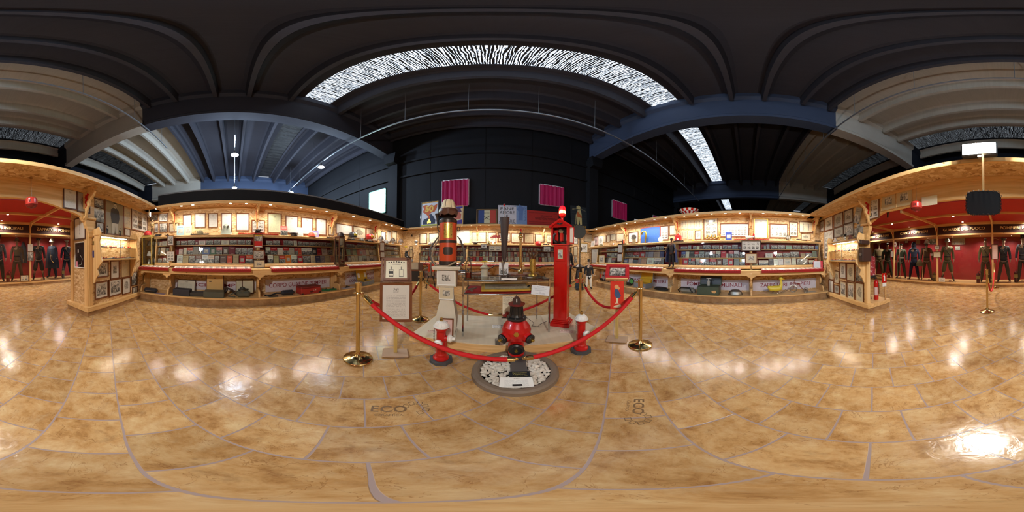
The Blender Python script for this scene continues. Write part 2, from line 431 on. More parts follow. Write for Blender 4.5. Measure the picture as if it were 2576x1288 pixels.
    def mesh(s, mats):
        me = bpy.data.meshes.new('m'); me.from_pydata(s.v, [], s.f)
        for m in mats: me.materials.append(m)
        me.polygons.foreach_set('material_index', s.mi); me.polygons.foreach_set('use_smooth', s.sm)
        if any(s.uv):
            L = me.uv_layers.new(name='UVMap').data; k = 0
            for f, uv in zip(s.f, s.uv):
                for i in range(len(f)):
                    L[k].uv = uv[i] if uv else (0, 0)
                    k += 1
        me.update()
        return me
    def build(s, name, mats, parent=None, at=None, **tags):
        if not isinstance(mats, (list, tuple)): mats = [mats]
        me = s.mesh(mats); me.name = name
        return link(name, me, parent, at, **tags)
def link(name, data, parent=None, at=None, label=None, cat=None, group=None, kind=None, color=None):
    o = bpy.data.objects.new(name, data); COL.objects.link(o)
    if parent is not None: o.parent = parent
    if at is not None: o.matrix_local = at if isinstance(at, Matrix) else Matrix.Translation(at)
    if label: o['label'] = label
    if cat: o['category'] = cat
    if group: o['group'] = group
    if kind: o['kind'] = kind
    if color: o.color = color
    return o
def thing(name, label, cat, at=None, group=None):
    o = link(name, None, None, at, label, cat, group); o.empty_display_size = .05
    return o
def mat_of(o):
    return Matrix.LocRotScale(o.location, o.rotation_euler, o.scale)
def copy_tree(o, at=None, label=None, group=None, parent=None):
    c = o.copy(); COL.objects.link(c)
    if parent is not None: c.parent = parent
    if at is not None: c.matrix_local = at if isinstance(at, Matrix) else Matrix.Translation(at)
    if label: c['label'] = label
    if group: c['group'] = group
    for ch in list(o.children): copy_tree(ch, parent=c)
    return c
def text_mesh(body, size=1.0, extrude=0.0, width=None, space=1.0, align='CENTER', bold=0.0):
    cu = bpy.data.curves.new('t', 'FONT'); cu.body = body; cu.size = size; cu.extrude = extrude; cu.align_x = align; cu.align_y = 'CENTER'
    cu.space_character = space; cu.offset = bold; cu.resolution_u = 3; cu.space_line = .9
    o = bpy.data.objects.new('t', cu); COL.objects.link(o)
    dg = bpy.context.evaluated_depsgraph_get(); me = bpy.data.meshes.new_from_object(o.evaluated_get(dg))
    bpy.data.objects.remove(o); bpy.data.curves.remove(cu)
    xs = [v.co.x for v in me.vertices]
    k = (width / (max(xs) - min(xs))) if width and xs else 1.0
    me.transform(Matrix.Diagonal((k, 1, 1, 1)))
    me.transform(Matrix.Rotation(PI / 2, 4, 'X'))           # upright, readable from -y
    return me
def lettering(name, body, size, mat, parent, at, **kw):
    me = text_mesh(body, size, **kw); me.materials.clear(); me.materials.append(mat); me.name = name
    return link(name, me, parent, at)
def smooth_obj(o, levels=1):
    md = o.modifiers.new('s', 'SUBSURF'); md.levels = levels; md.render_levels = levels
    return o
T = Matrix.Translation
RX = lambda a: Matrix.Rotation(a, 4, 'X')
RY = lambda a: Matrix.Rotation(a, 4, 'Y')
RZ = lambda a: Matrix.Rotation(a, 4, 'Z')
# ================================================================ THE SETTING
def struct(name, mb, mats, at=None, parent=None):
    return mb.build(name, mats, parent, at, kind='structure' if parent is None else None)
MB().box(-28, 28, -11.2, 8.2, -.12, 0).build('floor', FLOORM, kind='structure')
# ---- hall shell: black back wall, navy near wall, ends
struct('wall_back_of_hall', MB().box(-28, 28, 7.9, 8.1, 0, 9.8), BLACKWALL)
struct('wall_near_of_hall', MB().box(-28, 28, -11.1, -10.9, 0, 9.8), NAVY)
struct('wall_left_of_hall', MB().box(-28.2, -28, -11, 8.1, 0, 9.8), NAVY)
struct('wall_right_of_hall', MB().box(28, 28.2, -11, 8.1, 0, 9.8), NAVY)
mb = MB()
for x in (-16.4, -5.2, 5.55, 16.9):
    mb.box(x - .3, x + .3, 7.55, 7.9, 0, 7.6); mb.prism([(x - .3, 6.9), (x + .3, 6.9), (x + .4, 7.6), (x - .4, 7.6)], 7.2, 7.56)
for z in (5.95, 7.0):
    mb.box(-28, 28, 7.78, 7.9, z, z + .12)
for x in (-3.1, -.3, 2.0, 4.2, 9.6, 12.2, -8.2):
    mb.box(x, x + .02, 7.885, 7.9, 0, 9.6)
struct('trim_1', mb, BLACKWALL)
# ---- roof: twin-stemmed precast panels between deep beams, skylight strips between panels
BAYS = [(-27.5, -16.9), (-16.1, -5.85), (-5.35, 5.35), (5.85, 16.4), (16.9, 27.5)]
SLABS = [(-2.55, 2.4), (3.5, 8.1)]
STEMS_D = [-1.98, -.62, .47, 1.88, 3.95, 5.36, 6.5, 7.55]
STEMS_G = [-3.05, -4.6, -6.15, -7.35]
def stem(mb, x0, x1, y):
    mb.prism([(y - .07, 9.0), (y + .07, 9.0), (y + .13, 9.62), (y + .3, 9.75), (y - .3, 9.75), (y - .13, 9.62)], x0, x1, 0, 'x')
md, mg, mk = MB(), MB(), MB()
for x0, x1 in BAYS:
    for a, b in SLABS: md.box(x0 - .3, x1 + .3, a, b, 9.7, 9.85)
    md.box(x0 - .3, x1 + .3, -3.4, -2.55, 9.7, 9.85)
    mg.box(x0 - .3, x1 + .3, -8.3, -3.4, 9.7, 9.85)
    mk.box(x0 - .3, x1 + .3, -11, -9.6, 9.7, 9.85)
    for y in STEMS_D: stem(md, x0, x1, y)
    for y in STEMS_G: stem(mg if y < -3.4 else md, x0, x1, y)
    stem(mg, x0, x1, -9.95)
struct('ceiling', md, DARKCEIL); struct('ceiling_bare', mg, CONCRETE); struct('ceiling_far', mk, NAVY)
n = 0
for k, (x0, x1) in enumerate(BAYS):
    n += 1
    mb = MB()
    nn = int((x1 - x0) / .11)
    vs = []; fs = []
    for i in range(nn + 1):                                   # corrugated sheet
        x = x0 + (x1 - x0) * i / nn; z = 9.76 + .02 * math.sin(i * 1.57)
        vs += [(x, 2.35, z), (x, 3.55, z)]
        if i: fs.append([2 * i - 2, 2 * i - 1, 2 * i + 1, 2 * i])
    mb.add(vs, fs, 0, True)
    struct('window_%d' % n, mb, SKY_ON if k >= 2 else SKY_OFF)
    n += 1
    vs2 = [(x, y - 2.35 - 9.7 + .05, z) for x, y, z in vs]
    struct('window_%d' % n, MB().add([(x, -9.65 if i % 2 == 0 else -8.25, z) for i, (x, y, z) in enumerate(vs)], fs, 0, True), SKY_DIM if k in (2,) else SKY_OFF)
# ---- beams along the hall
bx = [(-16.5, .0), (-5.6, 1), (5.6, 1), (16.65, 0)]
for k, (x, _) in enumerate(bx):
    prof = [(x - .27, 7.6), (x + .27, 7.6), (x + .27, 7.78), (x + .15, 7.95), (x + .15, 9.2), (x + .3, 9.35), (x + .3, 9.7), (x - .3, 9.7), (x - .3, 9.35), (x - .15, 9.2), (x - .15, 7.95), (x - .27, 7.78)]
    P = prof
    struct('trim_beam_%d' % (k + 1), MB().prism(P, -3.4, 7.9), BEAMBLUE if k != 1 else BEAMLEFT)
    struct('trim_beam_bare_%d' % (k + 1), MB().prism(P, -8.95, -3.4), CONCRETE)
    struct('trim_beam_end_%d' % (k + 1), MB().prism(P, -11, -8.95), NAVY)
# ---- windows of the back wall
def hall_window(n, u0, v0, u1, v1, kind):
    s0, z1 = WH.hit(u0, v0, .02); s1, z0 = WH.hit(u1, v1, .02)
    w = s1 - s0
    fr = MB()
    for a, b, c, d in ((s0, s1, z0, z0 + .05), (s0, s1, z1 - .05, z1), (s0, s0 + .05, z0, z1), (s1 - .05, s1, z0, z1)):
        fr.box(a, b, -.06, .0, c, d)
    root = fr.build('window_%d' % n, ALU if kind == 'curtain' else GREENFRAME, None, WH.at(0, 0), kind='structure')
    if kind == 'curtain':
        MB().sheet(s0 + .03, s1 - .03, z0 + .03, z1 - .02, -.02).build('pane', DAYSTRIP, root)
        nn = 60; vs = []; fs = []
        for i in range(nn + 1):
            x = s0 + .035 + (w - .07) * i / nn
            y = -.09 - .03 * math.sin(i * .62 + n) - .018 * math.sin(i * 1.7)
            vs += [(x, y, z0 + .02), (x, y, z1 - .06)]
            if i: fs.append([2 * i - 2, 2 * i, 2 * i + 1, 2 * i - 1])
        MB().add(vs, fs, 0, True).build('curtain', CURTAIN, root)
    else:
        MB().sheet(s0 + .04, s1 - .04, z0 + .04, z1 - .04, -.02).build('pane', DAYLIGHT, root)
        MB().box((s0 + s1) / 2 - .02, (s0 + s1) / 2 + .02, -.07, -.01, z0, z1).build('mullion', GREENFRAME, root)
hall_window(21, 1112, 455, 1180, 519, 'curtain')
hall_window(22, 1356, 462, 1418, 523, 'curtain')
hall_window(23, 1539, 501, 1576, 556, 'curtain')
hall_window(24, 1642, 540, 1668, 575, 'curtain')
hall_window(25, 929, 485, 971, 535, 'open')
# ---- high rails with hangers, and high-bay lamps
def rail(x0, x1, y, z, label):
    t = thing('cable_rail', label, 'rail', (0, 0, 0))
    MB().box(x0, x1, y - .02, y + .02, z - .05, z + .01).build('rail_bar', RAILM, t)
    k = 0; x = x0 + .6
    while x < x1:
        MB().cyl((x, y, z), (x, y, 9.7), .008, 6).build('hanger', RAILM, t); x += 2.1
    return t
rail(-16, 15.8, 4.75, 7.25, 'long thin metal rail hung under the dark roof beyond the red call box')
rail(-7.2, 15.8, -3.12, 7.25, 'long thin metal rail hung under the bare concrete roof above the uniform showcases')
rail(-16, -6.6, 0.02, 7.25, 'short bright rail running out over the left-hand bay behind the black parapet')
LAMPS = []
def bay_lamp(x, y, z, label, on=True):
    t = thing('high_bay_lamp', label, 'lamp', (x, y, z), 'high-bay lamps of the left-hand bay')
    MB().lathe([(.03, .32), (.05, .2), (.08, .12), (.16, .02), (.2, 0)], 20).build('lamp_housing', STEEL, t)
    MB().lathe([(0, -.012), (.18, -.01), (.19, 0)], 20).build('diffuser', glow(225, 240, 255, 60 if on else 6), t)
    MB().cyl((0, 0, .3), (0, 0, 7.198 - z), .008, 6).build('hanger', RAILM, t)
    l = bpy.data.lights.new('bay_light', 'POINT'); l.energy = BAY_W; l.color = (.62, .80, 1.0); l.shadow_soft_size = .2
    link('bay_light', l, t, (0, 0, -.25))
bay_lamp(-8.0, .02, 6.84, 'glowing high-bay lamp nearest the black parapet on the short bright rail')
bay_lamp(-8.1, 4.75, 6.84, 'glowing high-bay lamp of the left-hand bay nearest the open bright window')
bay_lamp(-12.9, .02, 6.84, 'high-bay lamp at the far end of the short bright rail, low over the parapet')
bay_lamp(-13.1, 4.75, 6.84, 'small far high-bay lamp just above the black parapet right of the rail')
# ---- flood lamp on the near canopy
p = Vector((on_z(2465, 378, 2.72).x, -1.88, 2.72))
t = thing('flood_lamp', 'dazzling white LED flood lamp clamped on the canopy edge above the black tray', 'lamp', (p.x, -1.86, 2.66))
MB().box(-.21, .21, -.07, .02, -.08, .14, 0, .015).build('lamp_housing', BLACK, t)
MB().box(-.19, .19, .02, .032, -.06, .12).build('diffuser', glow(255, 252, 246, 90), t)
MB().box(-.02, .02, -.05, .0, -.1, -.075).build('mounting_bracket', STEEL, t)
l = bpy.data.lights.new('flood_light', 'POINT'); l.shadow_soft_size = .07; l.energy = FLOOD_W; l.color = (1, .95, .88)
link('flood_light', l, t, (0, .10, .05))
# ================================================================ DISPLAY WALLS
# plan corners of the wall faces: near-left, back-left, back-right, near-right
def wall_shell(W, name, s0, s1, d_can, gaps=None):
    struct('wall_' + name, MB().box(s0, s1, 0, .08, 0, 2.56), OSB, W.mat)
    cb = MB().box(s0 - .0, s1 + .0, -d_can + .025, .08, 2.56, 2.585)
    struct('trim_canopy_' + name, cb, OSB, W.mat)
    eb = MB().box(s0, s1, -d_can, -d_can + .025, 2.535, 2.605)
    struct('trim_canopy_edge_' + name, eb, PINE, W.mat)
    mb = MB().box(s0, s1, -.022, 0, 2.49, 2.56)
    struct('trim_cove_' + name, mb, PINE, W.mat)
def base(W, name, s0, s1, d):
    struct('baseboard_' + name, MB().box(s0, s1, -d + .02, 0, 0, .155), BASETILE, W.mat)
    struct('trim_base_' + name, MB().box(s0, s1, -d, 0, .155, .19), PINE, W.mat)
LB, RB, BB = .58, .62, .55
wall_shell(WL, 'left', -2.56, 7.40, .45)
wall_shell(WB, 'back', WB.a, WB.b, .42)
wall_shell(WR, 'right', WR.a, WR.b, .42)
base(WL, 'left', -2.5, 5.3, LB)
base(WB, 'back', WB.a + .9, WB.b - 1.15, BB)
base(WR, 'right', WR.a + 1.15, WR.b, RB)
# black parapet standing over the left wall
struct('wall_parapet_left', MB().box(-2.2, 7.45, .0, .1, 2.6, 3.08), BLACKWALL, WL.mat)
struct('trim_parapet_left', MB().box(-2.2, 7.45, -.02, .14, 3.08, 3.12), GREYEDGE, WL.mat)
# near wall: two piers and an arched beam of pine boards
XL, XR = WN.hit(223, 789, 0)[0], WN.hit(2184, 783, 0)[0]      # opening edges (x of WN grows to the left of the room)
DW = .60
NL, NR = XL, XR
struct('wall_near_left', MB().box(NL, WN.b, 0, DW, 0, 2.56), OSB, WN.mat)
struct('wall_near_right', MB().box(WN.a, NR, 0, .06, 0, 2.56), OSB, WN.mat)
arch = []
for u, v in ((2196, 563), (2199, 553), (2208, 543), (2226, 533), (2257, 527), (2280, 521), (2310, 514), (2357, 507), (2429, 500), (2521, 496), (2575, 496), (40, 497.5), (75, 501), (107, 507), (139, 517), (165, 528), (190, 537), (203, 545), (209, 556), (211, 563)):
    arch.append(WN.hit(u, v, .02))
arch = [(min(max(x, NR), NL), z) for x, z in arch]
arch[0] = (NR - .0, arch[0][1]); arch[-1] = (NL, arch[-1][1])
pts = [(NR - .38, arch[0][1]), *arch, (NL + .12, arch[-1][1]), (NL + .12, 2.56), (NR - .38, 2.56)]
beam = MB()
top = 2.56
for i in range(len(arch) - 1):
    (a, za), (b, zb) = arch[i], arch[i + 1]
    if b - a < .001: continue
    beam.prism([(a, za), (b, zb), (b, top), (a, top)], -.03, .04)
beam.box(NR - .40, NR, -.03, -.0, 1.98, top); beam.box(NL, NL + .14, -.03, 0, 1.95, top)
struct('wall_near_beam', beam, PINE_H, WN.mat)
cn = MB().box(WN.a, WN.b, -.50, DW, 2.56, 2.585)
struct('trim_canopy_near', cn, OSB, WN.mat)
struct('trim_canopy_edge_near', MB().box(WN.a, WN.b, -.53, -.5, 2.535, 2.605), PINE, WN.mat)
struct('trim_cove_near', MB().box(WN.a, WN.b, -.055, -.03, 2.49, 2.56), PINE, WN.mat)
# pier dress: corner posts, base boards, capitals
def pier(sgn, x, name):
    m = MB()
    a, b = (x - .002, x + .09) if sgn > 0 else (x - .09, x + .002)
    m.box(a, b, -.03, .0, .19, 2.0, 0, .004)
    if sgn < 0:                                        # the right pier is open behind: post on each corner
        m.box(a, b, 0, .07, .19, 2.56)
    else:
        m.box(x - .03, x, .0, .09, .19, 2.0); m.box(x - .03, x, DW - .09, DW, .19, 2.0)
    struct('trim_post_' + name, m, PINE_V, WN.mat)
    c = MB(); c.cyl((x - .12 * sgn - .02 * sgn, -.04, 1.98), (x + .16 * sgn, -.04, 1.98), .035, 12)
    c.prism([(x + .14 * sgn, 1.93), (x - .10 * sgn, 1.93), (x - .08 * sgn, 1.84), (x - .03 * sgn, 1.74), (x, 1.60), (x + .1 * sgn, 1.6)][::(1 if sgn < 0 else -1)], -.045, .05)
    struct('trim_capital_' + name, c, PINE, WN.mat)
    w = MB(); lo, hi = (x - .1, WN.b - .55) if sgn > 0 else (WN.a + .7, x + .1)
    w.box(lo, hi, -.09, DW + .06, .10, .19)
    struct('trim_base_' + name, w, PINE, WN.mat)
    w = MB().box(lo + .015 * 1, hi - .015, -.075, DW + .045, 0, .10)
    struct('baseboard_' + name, w, BASETILE, WN.mat)
pier(1, NL, 'near_left'); pier(-1, NR, 'near_right')
ORD = 'first second third fourth fifth sixth seventh eighth ninth tenth eleventh twelfth thirteenth fourteenth fifteenth sixteenth seventeenth eighteenth'.split()
# ---- recessed canopy downlights
def downlight(p, z, label, group, energy, power=25, rad=.035, col=(1, .90, .77)):
    t = thing('downlight', label, 'light', (p.x, p.y, z), group)
    MB().lathe([(rad + .012, -.001), (rad + .012, -.008), (rad, -.01), (rad, -.001)], 16).build('trim_ring', CHROME, t)
    MB().lathe([(0, -.006), (rad, -.005)], 16).build('lens', glow(255, 236, 205, power), t)
    l = bpy.data.lights.new('downlight_beam', 'SPOT'); l.energy = energy; l.spot_size = math.radians(150); l.spot_blend = .8
    l.color = col; l.shadow_soft_size = .03
    link('downlight_beam', l, t, (0, 0, -.02))
DL = [(394,524),(456,519),(485,515),(580,512),(620,513),(681,516),(757,524),(791,528.5),(822,533),(889,546),(931,555),(972,564),(986,567.5),(1010,575)]
DB = [(1064,575.5),(1084,574.5),(1162,571),(1185,571),(1209,570.5),(1230,570),(1293,572),(1360,575.5),(1382,576.5),(1440,577)]
DR = [(1499.5,576.7),(1546,567.6),(1575.5,562),(1597,559),(1621,555),(1646,552),(1674,548),(1721,543),(1753.5,540.5),(1790,538.5),(1824.5,537),(1861,536.4),(1920,537),(1953.4,538.8),(1987.6,540.7),(2020.5,543)]
for W, L, nm, dc in ((WL, DL, 'left', .45), (WB, DB, 'back', .42), (WR, DR, 'right', .42)):
    for k, (u, v) in enumerate(L):
        s = W.hit(u, v, .36)[0]
        p = W.mat @ Vector((s, -.36, 0))
        downlight(p, 2.556, '%s warm downlight in the %s canopy, counted from its %s end' % (ORD[k], nm, {'left': 'near', 'back': 'left', 'right': 'far'}[nm]), 'downlights in the %s canopy' % nm, SPOT_W * (1.35 if nm == 'back' else 1))
# ================================================================ SHOWCASES ALONG THE WALLS
Z1, Z2, Z3 = 1.02, 1.245, 1.50           # floor of each book row
def scallop(x0, x1, y, z, step=.045, h=.016):
    n = max(2, int((x1 - x0) / step)); pts = []
    for i in range(n + 1):
        pts.append((x0 + (x1 - x0) * i / n, z))
        if i < n: pts.append((x0 + (x1 - x0) * (i + .5) / n, z + h))
    return pts
def showcase(W, s0, s1, which, dc):
    t = thing('showcase', 'glazed pine showcase with red back, ' + which, 'display case', W.at(0, 0), 'glazed wall showcases')
    MB().box(s0, s1, -.015, -.002, .93, 1.70).build('back_panel', RED_WALL, t)
    for z in (Z1, Z2, Z3):
        d = .29 if z == Z1 else .185
        MB().box(s0, s1, -d, -.015, z - .022, z, 0, .003).build('shelf', PINE, t)
    for s in (s0 + .012, s1 - .012):
        MB().prism([(-.33, .90), (-.015, .90), (-.015, 1.70), (-.22, 1.70), (-.27, 1.4)], s - .012, s + .012, 0, 'x').build('side_panel', PINE_V, t)
    m = MB().box(s0, s1, -.35, -.30, .925, .985, 0, .008).box(s0, s1, -.335, -.30, .985, 1.015, 0, .006)
    m.build('rail_moulding', PINE, t)
    MB().add([(s0, -.315, 1.015), (s1, -.315, 1.015), (s1, -.225, 1.70), (s0, -.225, 1.70)], [(0, 1, 2, 3)]).build('glass_front', GLASS, t)
    return t
def worktop(W, s0, s1, d, label):
    t = thing('counter', label, 'counter', W.at(0, 0))
    MB().box(s0, s1, -d, -.0, .868, .90, 0, .006).build('worktop', PINE, t)
    MB().box(s0, s1, -d + .01, -d + .035, .755, .868).build('apron', PINE, t)
    return t
def counter_bracket(parent, s, d, w=.045):
    """fretted upright under the counter, seen from its thin edge and side"""
    pts = [(-d + .02, .868), (-d + .0, .80), (-d + .02, .74), (-d + .07, .70), (-d + .05, .655), (-d + .09, .63), (-d + .12, .68), (-d + .2, .70)]
    for k in range(11):                                     # round cut-out edge
        a = math.radians(100 - k * 20); pts.append((-d + .20 + (.13 - .15 * math.cos(a)) + .05, .52 + .15 * math.sin(a)))
    pts += [(-d + .13, .36), (-d + .08, .32), (-d + .06, .25), (-d + .05, .191), (-.03, .191), (-.03, .868)]
    MB().prism(pts, s - w / 2, s + w / 2, 0, 'x').build('bracket', PINE_V, parent)
    MB().prism([(s - .13, .755), (s - .09, .715), (s - .04, .705), (s - .02, .66), (s, .645), (s + .02, .66), (s + .04, .705), (s + .09, .715), (s + .13, .755)], -d - .006, -d + .03).build('pendant', PINE, parent)
def canopy_bracket(W, s, d, label, depth=.40):
    t = thing('canopy_bracket', label, 'bracket', W.at(s, 0, 0), 'fretted brackets under the canopy')
    MB().box(-.05, .05, -.05, 0, 2.15, 2.49).box(-.045, .045, -depth + .02, 0, 2.50, 2.555).build('bracket_arm', PINE_V, t)
    pts = [(-.05, 2.5), (-depth + .06, 2.5), (-depth + .02, 2.45), (-depth + .08, 2.36), (-.2, 2.30), (-.17, 2.20), (-.12, 2.12), (-.09, 2.0), (-.05, 1.92)]
    MB().prism(pts, -.02, .02, 0, 'x').build('bracket_board', PINE, t)
    for sx in (-1, 1):                                      # red fretted dragon-like ornament on each face
        m = MB(); base = sx * .021
        q = [(-.10, 2.28), (-.16, 2.33), (-.13, 2.38), (-.19, 2.42), (-.14, 2.46), (-.10, 2.41), (-.08, 2.44), (-.06, 2.38), (-.09, 2.34), (-.06, 2.28), (-.09, 2.22), (-.07, 2.16), (-.12, 2.2)]
        m.prism(q, base, base + sx * .008, 0, 'x').build('ornament', RED_GLOSS, t)
def shelf(W, s0, s1, label, d=.24):
    t = thing('wall_shelf', label, 'shelf', W.at(0, 0))
    MB().box(s0, s1, -d, 0, 1.735, 1.765, 0, .008).build('shelf_board', PINE, t)
    MB().box(s0, s1, -d + .02, -d + .05, 1.695, 1.735, 0, .01).build('shelf_moulding', PINE, t)
def m_postcards():
    t = NT('postcard_strip'); uv = t.node('ShaderNodeTexCoord').outputs['Object']
    cell = t.node('ShaderNodeTexVoronoi', {'Vector': t.node('ShaderNodeMapping', {0: uv, 3: (7, .0, 0)}).outputs[0], 'Scale': 1.0, 'Randomness': .35})
    n = t.noise(uv, 26, 6, .7, .5)
    pic = t.ramp(n, [(.38, (.02, .02, .02, 1)), (.48, (.25, .2, .18, 1)), (.56, (.55, .45, .38, 1)), (.7, (.8, .74, .66, 1))])
    pap = t.ramp(t.node('ShaderNodeSeparateColor', {0: cell.outputs['Color']}).outputs[0], [(0, rgb(235, 228, 212)), (.4, rgb(222, 196, 180)), (.7, rgb(240, 236, 228)), (1, rgb(205, 200, 190))], 'CONSTANT')
    gap = t.math('LESS_THAN', cell.outputs['Distance'], .4)
    t.set(color=t.mix(t.math('MULTIPLY', gap, .85), pap, pic), rough=.3, coat=.5, coat_rough=.03)
    return t.m
CARDS = m_postcards()
def tray(W, s0, s1, d, label):
    t = thing('postcard_tray', label, 'display tray', W.at(0, 0), 'red trays of postcards along the counters')
    z0, z1 = .89, .945                                    # slopes down to the front edge
    MB().prism([(-d - .07, z0 + .006), (-d + .14, z1), (-d + .14, .912), (-d - .03, .912)], s0, s1, 0, 'x').build('tray_body', RED_GLOSS2, t)
    MB().box(s0, s1, -d - .07, -d - .034, z0 - .055, z0 - .001).build('tray_front', RED_GLOSS2, t)
    sc = scallop(s0, s1, 0, z0 - .004)
    m = MB()
    for i in range(len(sc) - 1):
        (xa, za), (xb, zb) = sc[i], sc[i + 1]
        m.add([(xa, -d - .071, z0 - .055), (xb, -d - .071, z0 - .055), (xb, -d - .071, zb), (xa, -d - .071, za)], [(0, 1, 2, 3)])
        m.add([(xa, -d - .077, z0 - .055), (xb, -d - .077, z0 - .055), (xb, -d - .077, zb), (xa, -d - .077, za)], [(0, 1, 2, 3)])
        m.add([(xa, -d - .077, za), (xb, -d - .077, zb), (xb, -d - .071, zb), (xa, -d - .071, za)], [(0, 1, 2, 3)])
    m.build('scalloped_edge', RED_GLOSS2, t)
    MB().add([(s0 + .01, -d - .066, z0 + .004), (s1 - .01, -d - .066, z0 + .004), (s1 - .01, -d + .13, z1 + .003), (s0 + .01, -d + .13, z1 + .003)], [(0, 1, 2, 3)]).build('postcards', CARDS, t)
RED_GLOSS2 = paint(150, 22, 26, .35, coat=.3, name='dark_red_lacquer')
LBAY = [-2.16, -1.68, .61, 2.95, 5.05, 6.75]; RBAY = [-6.0, -4.4, -2.17, .18, 2.36]; BBAY = [-3.7, -1.4, .9, 3.25]
ordn = ['first', 'second', 'third', 'fourth', 'fifth']
for i in range(5): showcase(WL, LBAY[i] + .01, LBAY[i + 1] - .01, ['in the near corner behind the yellow cabinet', 'over the tan and green boxes', 'over the red suitcase', 'just past the dark wooden cabinet', 'at the far end of the left wall'][i], .3)
for i in range(4): showcase(WR, RBAY[i] + .01, RBAY[i + 1] - .01, ['far end of the right wall, with large framed sheets', 'left of the caped figure', 'above the green open chest', 'above the yellow rocking duck'][i], .3)
for i in range(3): showcase(WB, BBAY[i] + .01, BBAY[i + 1] - .01, ['on the back wall beside the orange tank', 'in the middle of the back wall', 'on the back wall beside the red call box'][i], .3)
shelf(WL, -2.54, 7.0, 'long pine shelf above the left showcases, carrying helmets and booklets')
shelf(WR, -6.75, 2.38, 'long pine shelf above the right showcases, carrying bronze figures and a red lantern')
shelf(WB, -3.8, 3.35, 'long pine shelf above the back showcases, carrying caps and small models')
cl = worktop(WL, -2.54, 6.9, .55, 'long pine counter along the left wall under the bookcases')
cr = worktop(WR, -6.1, 2.36, .59, 'long pine counter along the right wall under the bookcases')
cb_ = worktop(WB, -3.7, 3.3, .52, 'long pine counter along the back wall behind the roped display')
for s in LBAY[1:5]: counter_bracket(cl, s, .55)
for s in (-4.4, -2.17, .18): counter_bracket(cr, s, .59)
counter_bracket(cl, -2.5, .55); counter_bracket(cl, 6.85, .55); counter_bracket(cr, 2.33, .59); counter_bracket(cr, -6.05, .59)
for s in BBAY: counter_bracket(cb_, s, .52)
for k, (W, s, lb) in enumerate(((WL, -1.66, 'nearest the yellow cabinet'), (WL, .61, 'above the red framed poster'), (WL, 2.95, 'above the dark wooden cabinet'), (WL, 5.05, 'farthest along the left wall'),
                  (WR, -4.4, 'above the two small hanging frames on the right wall'), (WR, -2.17, 'above the caped figure'), (WR, .18, 'beside the gilt framed document'), (WR, 2.24, 'in the right-hand near corner'),
                  (WB, -1.0, 'above the weather vane on the back wall'), (WB, 1.9, 'behind the red call box'))):
    canopy_bracket(W, s, .4, 'fretted pine bracket with red ornament ' + lb)
for W, a, b, d, lb in ((WL, -2.5, -1.62, .55, 'short, under the yellow cabinet'), (WL, -1.5, .40, .55, 'above the civic firemen banner'), (WL, .88, 2.83, .55, 'above the red suitcase'), (WL, 3.25, 4.95, .55, 'right of the dark wooden cabinet'), (WL, 5.2, 6.8, .55, 'at the far end of the left counter'),
                       (WR, -6.0, -2.44, .59, 'long, left of the caped figure'), (WR, -2.0, -.11, .59, 'above the green open chest'), (WR, .45, 2.28, .59, 'above the yellow rocking duck'),
                       (WB, -3.6, -1.5, .52, 'behind the orange tank'), (WB, -1.3, .8, .52, 'in the middle of the back counter'), (WB, 1.0, 3.2, .52, 'behind the red call box')):
    tray(W, a, b, d, 'red scalloped tray of postcards, ' + lb)
# ---------------------------------------------------------------- booklets
BC = {'r': (190, 32, 34), 'o': (214, 78, 40), 'c': (228, 216, 190), 'w': (238, 234, 226), 'g': (140, 138, 130), 'd': (62, 58, 58), 'b': (86, 112, 160), 'e': (66, 104, 62),
      'm': (120, 28, 40), 't': (188, 168, 128), 'k': (110, 72, 56), 's': (206, 128, 108), 'y': (212, 186, 74), 'n': (68, 84, 108), 'i': (160, 186, 170), 'u': (224, 132, 44), 'l': (176, 172, 160)}
BN = {'r': 'red', 'o': 'orange-red', 'c': 'cream', 'w': 'white', 'g': 'grey', 'd': 'dark', 'b': 'blue', 'e': 'green', 'm': 'maroon', 't': 'tan', 'k': 'brown', 's': 'salmon', 'y': 'yellow', 'n': 'slate', 'i': 'mint', 'u': 'orange', 'l': 'pale'}
BT = {'p': ('landscape', 'old photograph'), 't': ('cover_photo', 'photo booklet'), 'i': ('cover_inset', 'picture booklet'), 'n': ('cover_plain', 'plain booklet')}
unit = {}
for k, (mt, _) in BT.items():
    m = MB().box(-.5, .5, 0, 1, 0, 1, 1); m.sheet(-.5, .5, 0, 1, -.02, 0)
    unit[k] = m.mesh([PRINT[mt], paint(214, 206, 190, .7, name='paper_edge')])
BOOKS = []
